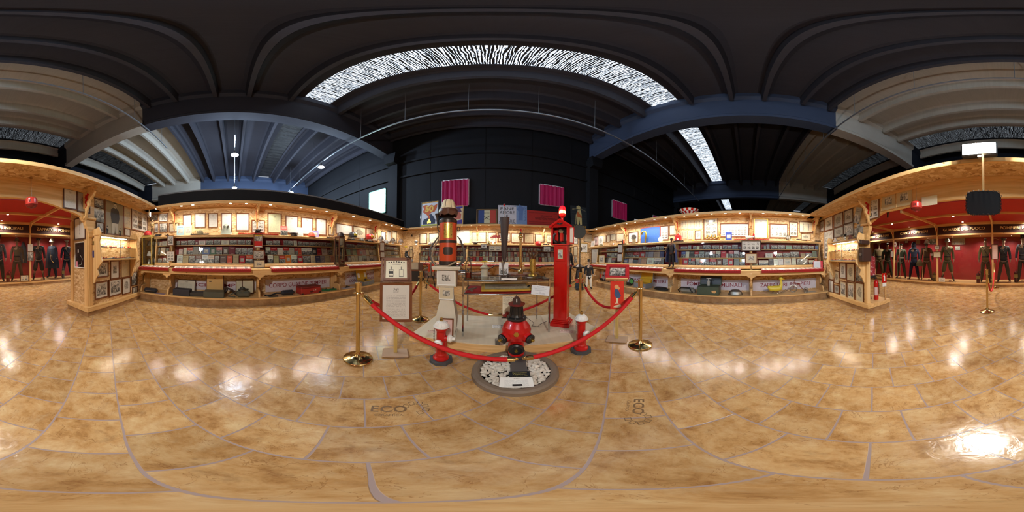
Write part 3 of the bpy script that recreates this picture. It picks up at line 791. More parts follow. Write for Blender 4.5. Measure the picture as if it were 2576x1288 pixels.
def row(W, case, level, ox, sc, spec, vtop=None, d=.15):
    z0 = {1: Z1, 2: Z2, 3: Z3}[level]
    vz = {1: 655, 2: 632, 3: 609}[level]
    items = []
    for tok in spec.split():
        a, code = tok.split('/')
        x0, x1 = (float(q) for q in re.match(r'(-?[\d.]+)-(-?[\d.]+)$', a).groups())
        s0 = W.hit(ox + x0 / sc, vz, d)[0]; s1 = W.hit(ox + x1 / sc, vz, d)[0]
        items.append((s0, s1, code))
    for k, (s0, s1, code) in enumerate(items):
        c, ty = code[0], code[1]; tall = float(code[2:]) / 100 if len(code) > 2 else None
        w = max(.03, (s1 - s0) * .96)
        h = tall or ({1: .20, 2: .20, 3: .125}[level] + random.uniform(-.012, .012))
        if ty == 'p' and not tall: h = min(h, w * .8 + .02, .17)
        o = link('booklet' if ty != 'p' else 'old_photograph', unit[ty])
        dd = (.25 if level == 1 else .165)
        o.matrix_world = W.at((s0 + s1) / 2, dd, z0 + .0045) @ RX(math.radians(-12)) @ Matrix.Diagonal((w, .008 if ty == 'p' else .014, h, 1))
        rgbc = [min(255, max(0, v + random.randint(-9, 9))) for v in BC[c]]
        o.color = rgb(*rgbc)
        nb = [BN[items[j][2][0]] for j in (k - 1, k + 1) if 0 <= j < len(items)]
        lev = {1: 'bottom', 2: 'middle', 3: 'top'}[level]
        side = ('between a %s and a %s one' % (nb[0], nb[1])) if len(nb) == 2 else ('at the %s end' % ('left' if k == 0 else 'right'))
        BOOKS.append((o, '%s %s %s' % (BN[c], BT[ty][1], side), lev + ' row, ' + case.replace('of the ', ''), k, 'booklets and photographs in the wall showcases'))
A = 'of the second left showcase'
row(WL, A, 3, 320, 8.05, '980-1070/gp 1085-1215/gp 1225-1365/gp 1375-1440/mi 1445-1585/ci 1595-1740/gp 1745-1890/lp 1905-2060/ci 2065-2225/gp 2230-2385/lp 2390-2510/gp')
row(WL, A, 2, 320, 8.05, '1045-1125/cn14 1135-1205/cn 1215-1330/ot 1335-1440/gn 1440-1510/mt 1520-1675/bi 1680-1790/ei 1800-1925/st 1935-2050/ki 2060-2185/mn 2190-2310/gp18 2310-2425/gp18 2430-2550/lp17')
row(WL, A, 1, 330, 3.79, '445-500/wi 500-555/tn 558-615/dp19 618-678/kt 680-735/wt 738-795/ct 798-845/dp19 850-910/kn 915-965/on 970-1025/tn 1030-1083/ri 1087-1160/ot')
A = 'of the third left showcase'
row(WL, A, 3, 620, 8.05, '390-535/gp 540-680/gp 750-940/lp 955-1025/ci14 1040-1140/gp 1145-1270/gp 1275-1390/lp 1395-1510/gp 1515-1620/gp 1625-1730/dp')
row(WL, A, 2, 620, 8.05, '380-485/ct 490-620/rt 625-740/cn 745-860/rt 865-970/ln 980-1045/rt 1045-1115/on 1115-1230/wt 1230-1325/wt 1335-1425/di 1430-1520/rn 1525-1640/ci 1645-1740/gp')
row(WL, A, 1, 630, 3.79, '158-210/wt 213-263/tn 268-322/ot 325-378/ui 380-435/wt 440-487/ri 488-560/dp19 563-607/cn 607-655/nn 655-697/gn 697-745/tn 750-785/sn')
A = 'of the fourth left showcase'
row(WL, A, 3, 860, 9.2, '110-220/gp 225-290/gp 295-355/tn10 360-460/gp 465-575/lp 580-645/gp 665-740/mp 750-830/gp')
row(WL, A, 2, 860, 9.2, '110-200/in 205-260/gn 265-340/in 345-410/sn 410-480/si 485-555/sn 560-630/cn 640-720/ct 725-780/cn 785-850/ln')
row(WL, A, 1, 860, 9.2, '110-180/gi 190-260/ci 270-340/cn 350-440/wn 450-530/lt 540-610/cn 620-700/ct 710-780/cn 785-850/gn')
A = 'of the farthest left showcase'
row(WL, A, 3, 860, 9.2, '985-1040/cp 1045-1110/lt13 1115-1200/cp 1205-1290/cp 1295-1340/sp')
row(WL, A, 2, 860, 9.2, '985-1050/cn 1055-1130/ci 1135-1215/lt 1220-1300/sp17')
row(WL, A, 1, 860, 9.2, '985-1050/ci 1055-1120/ct 1130-1210/ln 1215-1300/cn')
A = 'of the near-corner left showcase'
row(WL, A, 3, 320, 8.05, '565-640/dp 655-700/cn 705-800/ci13')
row(WL, A, 2, 320, 8.05, '570-660/lt 670-770/cn 780-840/gn')
row(WL, A, 1, 320, 8.05, '565-640/dp 650-730/lp 740-830/gp 835-900/gp')
A = 'of the second right showcase'
row(WR, A, 3, 1480, 9.2, '820-860/gp 865-940/ct10 945-1035/lp 1040-1115/gp 1120-1165/cp 1170-1250/lp 1260-1330/gt15 1335-1400/lp 1405-1465/cp 1470-1555/gp 1565-1640/ct14 1650-1750/lp')
row(WR, A, 2, 1450, 3.79, '455-478/gn 480-540/kt 543-600/rt 603-657/ri 657-683/gn 685-733/ln 735-795/tn 797-835/nn')
row(WR, A, 1, 1450, 3.79, '455-508/bi17 512-550/cn 555-600/nn14 603-628/gn 630-680/tn 685-750/wi 752-818/wt 820-845/gn')
A = 'of the third right showcase'
row(WR, A, 3, 1740, 8.05, '-220--160/lp -150--90/gp -80--10/lt13 25-95/gp 100-160/cn11 165-220/kn12 230-395/gp 405-560/lp 570-620/ci11 630-720/gp 725-805/lp 815-935/np13 945-990/gp')
row(WR, A, 2, 1450, 3.79, '998-1038/bt 1040-1075/cn 1078-1122/dn 1125-1165/rt 1168-1218/gt 1220-1270/np18 1273-1326/st 1330-1374/ct 1378-1428/rn 1430-1448/ci12 1450-1500/rt 1503-1552/wt 1555-1608/gp17')
row(WR, A, 1, 1740, 8.05, '-270--235/tn -230--170/un -165--50/ri -45-0/nt 5-80/rt 90-170/ct 175-275/wt 280-360/mt 370-510/rt 515-625/ki 635-735/lt 740-850/ri 860-965/gn 970-1080/yt 1085-1185/on12')
A = 'of the fourth right showcase'
row(WR, A, 3, 1740, 8.05, '1460-1505/gn11 1515-1575/gn14 1600-1740/tp 1750-1890/cp 1900-2040/in12 2060-2225/gp 2235-2360/lp 2370-2480/cp 2500-2570/bn')
row(WR, A, 2, 1750, 3.79, '665-735/ci13 770-830/ct13 833-900/gp15 903-990/dp18 1000-1045/tn13 1048-1110/gt14 1113-1155/gn 1157-1195/kn')
row(WR, A, 1, 1750, 3.79, '530-590/ln15 598-690/ct15 692-735/dn 738-780/wn 783-830/wn 833-905/ci 910-950/cn 955-1060/gp19 1070-1125/ct14 1128-1150/on')
A = 'of the far right showcase'
row(WR, A, 3, 1420, 5.855, '620-680/cp 690-740/lp 745-790/cn14')
row(WR, A, 2, 1420, 5.855, '620-680/ct 685-730/ln 735-790/ct')
row(WR, A, 1, 1420, 5.855, '605-660/gn 663-710/cn 712-770/st')
rb = random.Random(3)
def auto(n, u0, u1, pal, ty):
    out = []; w = (u1 - u0) / n
    for k in range(n):
        out.append('%.1f-%.1f/%s%s' % (u0 + k * w + .1 * w, u0 + (k + 1) * w - rb.uniform(0, .15) * w, rb.choice(pal), rb.choice(ty)))
    return ' '.join(out)
for A, u0, u1 in (('of the back showcase by the orange tank', 1055, 1141), ('of the middle back showcase', 1150, 1254), ('of the back showcase by the call box', 1262, 1392)):
    n = int((u1 - u0) / 7.6)
    row(WB, A, 3, 0, 1, auto(n + 1, u0, u1, 'glcctk', 'ppti'))
    row(WB, A, 2, 0, 1, auto(n, u0, u1, 'cglwcksi', 'nnti'))
    row(WB, A, 1, 0, 1, auto(n, u0, u1, 'cclwgtrc', 'nnti'))
row(WB, 'of the back showcase right of the call box', 3, 0, 1, '1423-1429/lp 1430-1438/cp'); row(WB, 'of the back showcase right of the call box', 2, 0, 1, '1423-1430/sp 1431-1439/mp')
row(WB, 'of the back showcase right of the call box', 1, 0, 1, '1423-1430/gn 1431-1439/ln')
seen = {}
for o, a, b, k, g in BOOKS: seen.setdefault((a, b), []).append((o, k, g))
for (a, b), L in seen.items():
    for o, k, g in L:
        lb = a + ', ' + b
        if len(L) > 1 or len(lb.split()) > 17:
            sh = a.split(' one')[0].split(' between')[0].split(' at the')[0]
            sh = sh.replace('photo booklet', 'photo booklet').replace('picture booklet', 'picture booklet').replace('plain booklet', 'plain booklet')
            lb = '%s, %s along the %s' % (sh, ORD[k], b)
        o['label'] = lb; o['category'] = 'photograph' if 'photograph' in a else 'booklet'; o['group'] = g
# ================================================================ FRAMED SHEETS
PAPER = {'white': (216, 214, 206), 'cream': (212, 200, 170), 'tan': (200, 180, 140), 'pink': (226, 196, 190), 'grey': (170, 168, 160), 'green': (206, 212, 176), 'sepia': (176, 156, 124)}
FM = {'brown': DWOOD, 'dark': DARKWOOD, 'gold': GOLD, 'grey': paint(110, 100, 92, .5, name='grey_frame'), 'wood': PINE, 'red': RED_CLOTH, 'black': BLACK, 'white': WHITE}
def framed(W, d, u0, u1, v0, v1, kind, label, frame='brown', paper='cream', bw=None, group=None, at=None, wh=None, tilt=0, cat='framed picture'):
    if at is None:
        um, vm = (u0 + u1) / 2, (v0 + v1) / 2
        s0 = W.hit(u0, vm, d)[0]; s1 = W.hit(u1, vm, d)[0]
        z1 = W.hit(um, v0, d)[1]; z0 = W.hit(um, v1, d)[1]
        at = W.at((s0 + s1) / 2, d - .002, (z0 + z1) / 2); w, h = s1 - s0, z1 - z0
    else: w, h = wh
    at = at @ RX(math.radians(-tilt))
    nm = {'photo': 'framed_photograph', 'document': 'framed_document', 'diploma': 'framed_diploma', 'engraving': 'framed_engraving'}.get(kind.split('_')[0], 'framed_picture')
    if frame is None: nm = 'paper_sheet'
    if not frame: at = at @ T((0, -.004, 0))
    t = thing(nm, label, cat if frame else 'sheet', at, group or 'pictures and documents on the walls')
    b = bw if bw is not None else max(.012, min(.03, .06 * min(w, h) + .006))
    if frame:
        m = MB()
        o, i = (w / 2, h / 2), (w / 2 - b, h / 2 - b)
        for (ax, az, bx_, bz) in ((-1, -1, 1, -1), (1, -1, 1, 1), (1, 1, -1, 1), (-1, 1, -1, -1)):
            P = [(ax * o[0], 0, az * o[1]), (bx_ * o[0], 0, bz * o[1]), (bx_ * i[0], 0, bz * i[1]), (ax * i[0], 0, az * i[1])]
            yo, yi = -.018, -.012
            vs = [(x, 0, z) for x, _, z in P] + [(P[0][0], yo, P[0][2]), (P[1][0], yo, P[1][2]), (P[2][0], yi, P[2][2]), (P[3][0], yi, P[3][2])]
            m.add(vs, [(4, 5, 6, 7), (0, 1, 5, 4), (3, 7, 6, 2)])
        m.build('frame', FM[frame], t)
        MB().sheet(-i[0], i[0], -i[1], i[1], -.006).build('sheet', PRINT[kind], t, color=rgb(*PAPER[paper]))
    else:
        m = MB().sheet(-w / 2, w / 2, -h / 2, h / 2, -.003); m.box(-w / 2, w / 2, -.002, 0, -h / 2, h / 2, 1)
        m.build('sheet', [PRINT[kind], WHITE], t, color=rgb(*PAPER[paper]))
    return t
F = framed
L = WL
for a in ((378.4,398,539.6,556,'landscape','dark photograph of a crowd in brown frame beside the white camera','brown','grey'),
 (400,423,536.5,558,'photo','framed photograph with white mat, upper one right of the corner camera','brown','white'),
 (388,398.5,562,585,'photo','framed photograph half hidden behind the uniformed doll','brown','grey'),
 (401,422,560.5,585,'landscape','framed sheet with two stacked photographs right of the uniformed doll','brown','grey'),
 (425,451,561,584,'figures2','framed sheet of small drawings behind the pale blue booklet','brown','cream'),
 (460,482,539.5,572,'document','framed pale letter behind the cream booklet on the shelf','brown','white'),
 (489.5,517.5,536.5,572.5,'document','framed white letter above the round cap on black lace','brown','white'),
 (523.7,548.5,536.5,572.5,'document','framed grey letter with round crest right of the cap','brown','white'),
 (556.6,584,536,582,'document','framed letter behind the grey gas-mask hood','brown','white'),
 (593.3,627.5,536,581,'document','large framed letter with printed heading right of the gas-mask hood','brown','white'),
 (632.4,666,554,586,'grid2x3','framed sheet of small fire engines behind the black camera model','brown','white'),
 (672.8,708.5,536,587,'document','tall framed document, white above and pale green below','brown','green'),
 (718,750,543,588,'document','framed letter with crest behind the dark beret','brown','white'),
 (757,787.5,547,590.5,'document','framed letter with crest above the orange toy helmet','brown','white'),
 (794,821,550,592,'document','framed letter right of the lilac booklet','brown','white'),
 (825.6,840.5,567.5,592,'document','small framed letter next to the dark wooden cabinet','brown','cream'),
 (845,886.5,564,590,'document','wide framed sheet behind the dark steel helmet','brown','white'),
 (888,920,570,600,'engraving','framed engraving behind the black helmet with yellow visor','brown','cream'),
 (920.5,949.5,575,606,'engraving','framed engraving behind the red helmet with yellow visor','brown','cream'),
 (958.4,970.3,582.6,607,'document','narrow framed letter behind the silver helmet','dark','white'),
 (972.5,983.4,581.5,608.7,'document','narrow framed letter behind the grey steel helmet','dark','white'),
 (986,998,581,611,'document','narrow framed letter behind the crested helmet','dark','cream')):
    F(L, .0, a[0], a[1], a[2], a[3], a[4], a[5], a[6], a[7])
for a in ((1055.7,1074.7,587.5,613,'diploma','framed diploma with oval wreath, leftmost on the back wall','dark','cream'),
 (1079,1104,586,612,'diploma','framed diploma left of the orange tank','dark','cream'),
 (1186.6,1223.3,583.7,610,'diploma','wide framed diploma with ornate border right of the white poster','dark','cream'),
 (1227.6,1248,584.5,611,'engraving','framed print behind the red weather vane','brown','cream'),
 (1253,1284,585.4,608.5,'grid3x3','framed sheet behind the top of the leather bucket','brown','cream'),
 (1286,1317.6,586,611,'diploma','framed diploma behind the brass branch pipe','brown','cream'),
 (1319,1343,587,612,'diploma','framed tan diploma right of the brass branch pipe','brown','tan'),
 (1345.8,1369.7,589,609,'diploma','framed diploma above the red toy helmet','dark','cream'),
 (1375,1390,591,611,'engraving','framed print just left of the red call box','dark','cream'),
 (1440.5,1454,595.6,613.6,'engraving','small framed print right of the horn loudspeaker','dark','white'),
 (1469,1491,589,609,'diploma','framed diploma in the back right corner','dark','cream'),
 (1460,1479,611,636,'photo_wide_mat','gilt framed print in the back right corner','gold','white'),
 (1443,1452.5,619.5,644,'document','narrow framed letter above the round disc','dark','cream'),
 (1030.5,1038,620,648,'engraving','narrow framed print in the back left corner','dark','tan')):
    F(WB, .0, a[0], a[1], a[2], a[3], a[4], a[5], a[6], a[7])
F(WB, 0, 1148, 1180.6, 579, 611, 'document', 'unframed white poster hung by clips right of the orange tank', None, 'white')
F(WB, .0, 1444, 1451.6, 645, 660, 'landscape', 'small dark photograph low in the back right corner', None, 'grey')
for a in ((1494.7,1504.5,595.6,617,'engraving','narrow framed print, first on the right wall','brown','pink'),
 (1517.5,1525,593,609,'document','small narrow framed letter right of the cat drawing','brown','cream'),
 (1526,1535,591,609,'document','framed letter next to a small diploma','brown','cream'),
 (1536,1549,589,604,'diploma','small grey framed diploma on the right wall','grey','cream'),
 (1550.6,1570.2,587,608,'diploma','framed diploma behind the black and orange bottles','brown','cream'),
 (1581,1606,583.7,610.3,'engraving','framed picture of a seated figure left of the blue board','brown','white'),
 (1660.5,1682,568,604,'grid2x5','white framed sheet of small vehicles right of the blue board','brown','white'),
 (1684,1702,566,592,'figures2','framed drawing of two figures above the red lantern','brown','cream'),
 (1748,1764,580,602.5,'engraving','small framed print below the unframed sketches','brown','white'),
 (1769.8,1807,547,603,'grid2x5','tall framed sheet of photographs behind the bronze figures','brown','cream'),
 (1811.4,1884,561.5,596,'grid8x5','wide framed sheet of forty small photographs','brown','white'),
 (1935.6,1982,563,599,'grid4x2','framed sheet of eight cartoons left of the glass globe','brown','cream'),
 (1984.7,2007,558,596,'grid2x3','tall framed sheet of small drawings above the glass globe','brown','cream'),
 (2009.6,2045.6,557,586,'figures2','framed drawing of two uniformed figures in the right near corner','brown','cream'),
 (2015,2038.7,587.6,604.5,'engraving','small framed drawing below the two uniformed figures','brown','cream')):
    F(WR, .0, a[0], a[1], a[2], a[3], a[4], a[5], a[6], a[7])
F(WR, 0, 1896, 1932, 550, 600, 'document', 'large gilt framed document behind the red lace strip', 'gold', 'white')
F(WR, 0, 1505.5, 1517, 594.6, 616, 'engraving', 'unframed drawing of a cat, near the far end of the right wall', None, 'white')
for (a, b, c, d, lb) in ((1713,1729,554.6,575,'unframed sketch of two soldiers, upper left of five'), (1730,1746,553.5,575,'unframed sketch of one soldier, upper middle of five'), (1747.5,1766,553,575,'unframed sketch of soldiers, upper right of five'),
                         (1713,1728.4,580.4,600.6,'unframed sketch beside the red lantern, lower left of five'), (1730.5,1744,580.4,601.6,'unframed sketch above the yellow toy, lower right of five')):
    F(WR, 0, a, b, c, d, 'figures2' if a != 1730 else 'figures1', lb, None, 'cream')
# near wall, right section
for a in ((2063.4,2073,556,583,'photo_wide_mat','narrow framed colour print, first in the upper row by the right corner','brown','white'),
 (2074.6,2095.5,545.5,580,'photo_wide_mat','framed print with red centre above the toy cabinet','brown','white'),
 (2097.6,2121.4,536,571.8,'engraving','framed landscape print with bright glare above the toy cabinet','brown','grey'),
 (2123.5,2146.5,526.4,562.7,'photo_wide_mat','framed landscape print at the right end of the upper row','dark','grey'),
 (2073,2097,579,652,'grid2x5','tall framed sheet of photographs left of the toy cabinet','brown','white'),
 (2098,2122,571,597,'engraving','framed drawing behind the model on the toy cabinet','dark','grey'),
 (2122,2148.6,561,594,'photo','framed print reflecting the room, right above the toy cabinet','dark','grey'),
 (2086,2096,676.6,703.4,'document','small framed letter, leftmost under the right toy cabinet','brown','cream'),
 (2098.5,2111.3,681,713,'engraving','narrow framed sheet of medals under the right toy cabinet','brown','cream'),
 (2112.5,2128.7,660.5,701,'engraving','framed engraving of a crowned building, first of the tall upper ones','brown','white'),
 (2130,2150.4,661.7,707.7,'engraving','framed engraving of a crowd under an arch, middle of the tall upper ones','brown','cream'),
 (2152.3,2173.4,663,710,'landscape','framed dark engraving partly behind the fretted bracket','brown','cream'),
 (2084.6,2097.6,704,735.6,'document','framed grey letter at the bottom left of the right near wall','brown','white'),
 (2098.5,2111.7,717,738,'engraving','smallest framed print at the bottom of the right near wall','brown','grey'),
 (2113,2129.3,707,747,'photo','framed engraving of a ruined house in the bottom row','brown','cream'),
 (2131,2149.8,709.6,753.6,'photo','framed engraving of a market crowd in the bottom row','brown','cream'),
 (2152.3,2173.4,711,761,'engraving','largest framed engraving at the bottom right by the pier','brown','cream')):
    F(WN, .0, a[0], a[1], a[2], a[3], a[4], a[5], a[6], a[7])
F(WN, .035, 2180, 2212.6, 498, 552, 'grid2x3', 'framed sheet of six helmet photographs on the right end of the arch', 'brown', 'white')
F(WN, .035, 2217.7, 2253, 486, 527.6, 'photo_wide_mat', 'brown-matted photograph of a tented hall, left of the pair on the arch', 'wood', 'tan', .004)
F(WN, .035, 2255, 2295.3, 475.4, 518.4, 'photo_wide_mat', 'brown-matted photograph of a tented hall, right of the pair on the arch', 'wood', 'tan', .004)
MB().box(-.14, .14, -.004, 0, -.085, .085).build('blank_card', paint(232, 226, 196, .7, name='card'), None, WN.at(WN.hit(2338, 505, .06)[0], .06, WN.hit(2338, 505, .06)[1]), label='blank cream card hanging from the arch right of the red bell', cat='card')
# near wall, left section
for a in ((241.4,272.4,657.4,697.8,'photo','framed photograph of a fire brigade crowd under the left toy cabinet','brown','white'),
 (277.4,299.8,655.5,701.5,'photo_wide_mat','narrow framed photograph of men in a row under the left toy cabinet','brown','white'),
 (303.5,327.7,650.5,698.4,'document','framed grey-green letter with two photographs, under the left toy cabinet','brown','tan'),
 (330,345,683.5,718,'landscape','dark framed photograph beside the left counter, upper of two','dark','grey'),
 (332,346,721,745.6,'landscape','small dark framed photograph beside the left counter, lower of two','dark','grey'),
 (238.3,271.8,707.7,751,'photo','framed photograph of hills, bottom left of the left near wall','brown','white'),
 (273,305.3,701,744,'photo','framed photograph of a collapsed roof in the bottom row','brown','white'),
 (307,327.7,697.8,739.4,'engraving','framed engraving of a tree, bottom row of the left near wall','brown','white'),
 (235.4,259.6,500.4,524,'landscape','small dark framed picture above the old magazine cover','dark','sepia'),
 (241,261,559,585,'photo','small framed photograph under the old magazine cover','dark','white'),
 (313,327,575,593.6,'document','small framed letter right of the large portrait','brown','white'),
 (330,371,525,582,'grid3x4','framed sheet of twelve photographs in the left near corner','brown','white')):
    F(WN, .0, a[0], a[1], a[2], a[3], a[4], a[5], a[6], a[7])
F(WN, .035, 158.4, 193.8, 475.5, 526.5, 'document', 'framed blank-looking letter on the left end of the arch', 'dark', 'white')
F(WN, .035, 193.8, 226, 484, 535, 'engraving', 'framed drawing of a ladder engine on the left end of the arch', 'dark', 'grey')
# hanging frames in front of the cases
for a in ((WL,420.6,437.4,592.4,618,'photo','hanging framed photograph of round badges right of the yellow cabinet','brown','white'),
 (WL,418.4,439.5,631,657.4,'grid2x3','hanging framed sheet of six photographs right of the yellow cabinet','brown','white'),
 (WL,636,665,629,652,'grid2x2','wide brown frame with two pictures in front of the left showcases','brown','grey'),
 (WL,638,665.6,653.8,674,'photo_wide_mat','grey framed photograph of a carriage standing on the left counter','grey','cream'),
 (WL,955.3,967.2,609,631.5,'document','narrow hanging framed letter at the far left showcases','brown','white'),
 (WL,956.4,967.7,633.4,648,'document','small hanging framed letter under another at the far left showcases','brown','white'),
 (WR,1554.5,1567,614.7,636,'document','dark framed letter hanging on the right showcases, upper of two','dark','white'),
 (WR,1552.4,1565.3,638,659,'document','dark framed letter hanging on the right showcases, lower of two','dark','white'),
 (WR,1864.8,1914,605,631.5,'grid4x2','wide dark frame with photographs and letters in front of the right showcases','dark','white'),
 (WR,1874.5,1905,636.8,663,'photo_wide_mat','brown framed engraving of a cart hanging on the right showcases','brown','cream')):
    t = F(a[0], .36, *a[1:5], a[5], a[6], a[7], a[8])
    if t.location.z > 1: MB().tube([(0, .0, 0), (0, .06, .1), (0, .13, 1.70 - t.location.z)], .003, 5).build('hanging_cord', STEEL, t)
t = F(WL, .34, 638, 661, 589.5, 623.6, 'landscape', 'hanging framed red and yellow poster of a fire engine on the left showcases', 'brown', 'grey')
MB().tube([(0, 0, 0), (0, .11, .12)], .003, 5).build('hanging_cord', STEEL, t)
MB().box(-.10, .10, -.010, -.008, -.12, .0).build('red_panel', paint(196, 34, 30, .4), t); MB().box(-.09, .09, -.012, -.010, -.17, -.13).build('white_strip', WHITE, t); MB().box(-.09, .09, -.012, -.010, .12, .165).build('yellow_strip', paint(214, 180, 60, .4), t)
# inside far right showcase: large leaning frames
F(WR, .2, 1488, 1507, 626, 662, 'document', 'large dark framed sheet leaning at the far end of the right counter', 'dark', 'grey')
F(WR, .34, 1506, 1522, 641, 666, 'photo_wide_mat', 'gilt framed print leaning on the far right counter', 'gold', 'cream')
F(WB, .40, 1229, 1262, 618, 632, 'grid2x2', 'wide framed table of text in front of the middle back showcase', 'dark', 'cream')
F(WB, .40, 1366.5, 1385, 619, 634, 'grid2x2', 'small framed sheet of four photographs hanging left of the call box', 'dark', 'white')
F(WB, .40, 1210, 1225, 614, 625, 'photo_wide_mat', 'small silver framed photograph on the middle back showcase', 'grey', 'white')
# ================================================================ THE ROPED DISPLAY IN THE MIDDLE
def face(x, y, z=0.0, turn=0.0):
    """stand at x,y with the front (-y) turned to the eye, plus an extra turn"""
    return T((x, y, z)) @ RZ(-math.atan2(x, y) + math.radians(turn))
def up_to(x, y, u, v):
    r = ray(u, v); return H + r.z * math.hypot(x, y) / math.hypot(r.x, r.y)
def span(x, y, u0, u1):
    return 2 * math.hypot(x, y) * math.tan(math.radians(abs(u1 - u0) * .13975) / 2)
PZ = .12
STONE = hall_paint('beige_stone_veneer', 214, 200, 174, .5)
PLASTER = paint(214, 206, 186, .7, name='cream_plaster')
IRONRED = paint(190, 18, 16, .3, coat=.3, name='hydrant_red')
IRONBLACK = paint(26, 26, 26, .35, coat=.2, name='hydrant_black')
# platform
t = thing('display_platform', 'low pine-edged stone platform under the glass table and the red call box', 'platform', (0, 0, 0))
P = [(-1.02, 1.92), (-.3, 1.90), (.25, 1.85), (1.12, 1.74), (1.52, 1.97), (1.50, 2.85), (-.95, 2.98)]
MB().prism(P, 0, PZ - .012, 0, 'z').build('pine_edge', PINE, t)
c = Vector((.25, 2.3)); Q = [((Vector(p) - c) * .985 + c) for p in P]
MB().prism([(q.x, q.y) for q in Q], PZ - .012, PZ, 0, 'z').build('stone_top', STONE, t)
# ---- stanchions
def stanchion(x, y, label, hooks):
    t = thing('stanchion', label, 'stanchion', (x, y, 0), 'brass rope stanchions')
    MB().lathe([(.155, 0), (.158, .012), (.152, .022), (.12, .032), (.08, .042), (.05, .058), (.032, .085), (.026, .10)], 40).build('base', BRASS, t)
    MB().lathe([(.0235, .09), (.0235, .86)], 20).build('pole', BRASS, t)
    MB().lathe([(.024, .855), (.03, .86), (.034, .95), (.036, .958), (.028, .965), (0, .967)], 24).build('cap', BRASS, t)
    MB().lathe([(.026, .845), (.052, .848), (.054, .853), (.052, .858), (.026, .861)], 28).build('collar', BRASS, t)
    return t
S = {'A': (-1.22, 1.17), 'B': (-1.24, 2.75), 'C': (1.60, 2.58), 'D': (1.67, 1.26), 'E': (.33, -3.49), 'F': (.29, -6.20)}
for k, lb in (('A', 'brass stanchion nearest the left frame stand'), ('B', 'brass stanchion behind the left frame stand'), ('C', 'brass stanchion behind the right small hydrant'), ('D', 'brass stanchion right of the red poster stand'), ('E', 'brass stanchion alone on the floor before the uniform showcases'), ('F', 'brass stanchion close against the uniform showcase post')):
    stanchion(*S[k], lb, 0)
ROPE = paint(196, 14, 20, .75, name='red_velvet_rope')
def sag(a, b, low, n=26):
    a, b = Vector(a), Vector(b); d = []
    for i in range(n + 1):
        f = i / n; p = a.lerp(b, f); p.z -= low * 4 * f * (1 - f); d.append(p)
    return d
def rope(a, b, low, label, hook_a=True, hook_b=True):
    P = sag(a, b, low); t = thing('velvet_rope', label, 'rope', (0, 0, 0), 'red velvet ropes')
    MB().tube(P[2:-2], .021, 12).build('rope_tube', ROPE, t)
    for e, q, on in ((P[0], P[2], hook_a), (P[-1], P[-3], hook_b)):
        m = MB(); d = (q - e)
        m.cyl(e + d * .45, q + d * .12, .024, 12); m.cyl(e + d * .15, e + d * .5, .010, 8)
        ring = [e + d * .02 + Vector((math.cos(k) * .016, 0, math.sin(k) * .016)) for k in [2 * PI * i / 10 for i in range(10)]]
        m.tube(ring, .005, 6, closed=True)
        m.build('hook', BRASS, t)
def post(k, toward, z=.835):
    p = Vector((*S[k], 0)); q = Vector((toward[0], toward[1], 0)); d = (q - p).normalized() * .058
    return (p.x + d.x, p.y + d.y, z)
mid = on_z(1306, 903, .37); mid = (mid.x, mid.y, .37)
def hang(a, m): return ((a[0] + m[0]) / 2,)
def half(a, m, bulge, label, mirror=False):
    """rope from a post down to a joint where two ropes are hooked together"""
    a, m = Vector(a), Vector(m); P = []
    n = 24
    for i in range(n + 1):
        f = i / n; p = a.lerp(m, f); p.z = m.z + (a.z - m.z) * (1 - f) ** bulge; P.append(p)
    t = thing('velvet_rope', label, 'rope', (0, 0, 0), 'red velvet ropes')
    MB().tube(P[2:-1], .021, 12).build('rope_tube', ROPE, t)
    for e, q in ((P[0], P[2]), (P[-1], P[-2])):
        mm = MB(); d = (q - e).normalized()
        L_ = (q - e).length
        mm.cyl(e + d * L_ * .4, e + d * (L_ + .02), .024, 12); mm.cyl(e + d * L_ * .1, e + d * L_ * .45, .010, 8)
        mm.tube([e + d * .012 + Vector((math.cos(k) * .015, 0, math.sin(k) * .012)) for k in [2 * PI * i / 10 for i in range(10)]], .0045, 6, closed=True)
        mm.build('hook', BRASS, t)
half(post('A', mid), (mid[0] - .012, mid[1], mid[2]), 1.75, 'thick red velvet rope sagging from the left front stanchion across the small left hydrant')
half(post('D', mid), (mid[0] + .03, mid[1], mid[2]), 1.9, 'thick red velvet rope rising from the pebble ring to the right front stanchion')
rope(post('A', S['B'], .83), post('B', S['A'], .80), .30, 'red velvet rope joining the two left stanchions behind the frame stand')
bm = on_z(1243, 792, .232); bm = (bm.x, bm.y, .232)
half(post('B', bm, .80), (bm[0] - .02, bm[1], bm[2]), 1.5, 'red velvet rope running behind the white pedestal and glass table')
half(post('C', bm, .82), (bm[0] + .05, bm[1], bm[2]), 1.6, 'red velvet rope running behind the red call box')
rope(post('C', S['D'], .82), post('D', S['C'], .82), .36, 'red velvet rope hanging behind the red poster stand')
rope(post('E', S['F'], .83), post('F', S['E'], .83), .62, 'red velvet rope between the two stanchions before the uniforms')
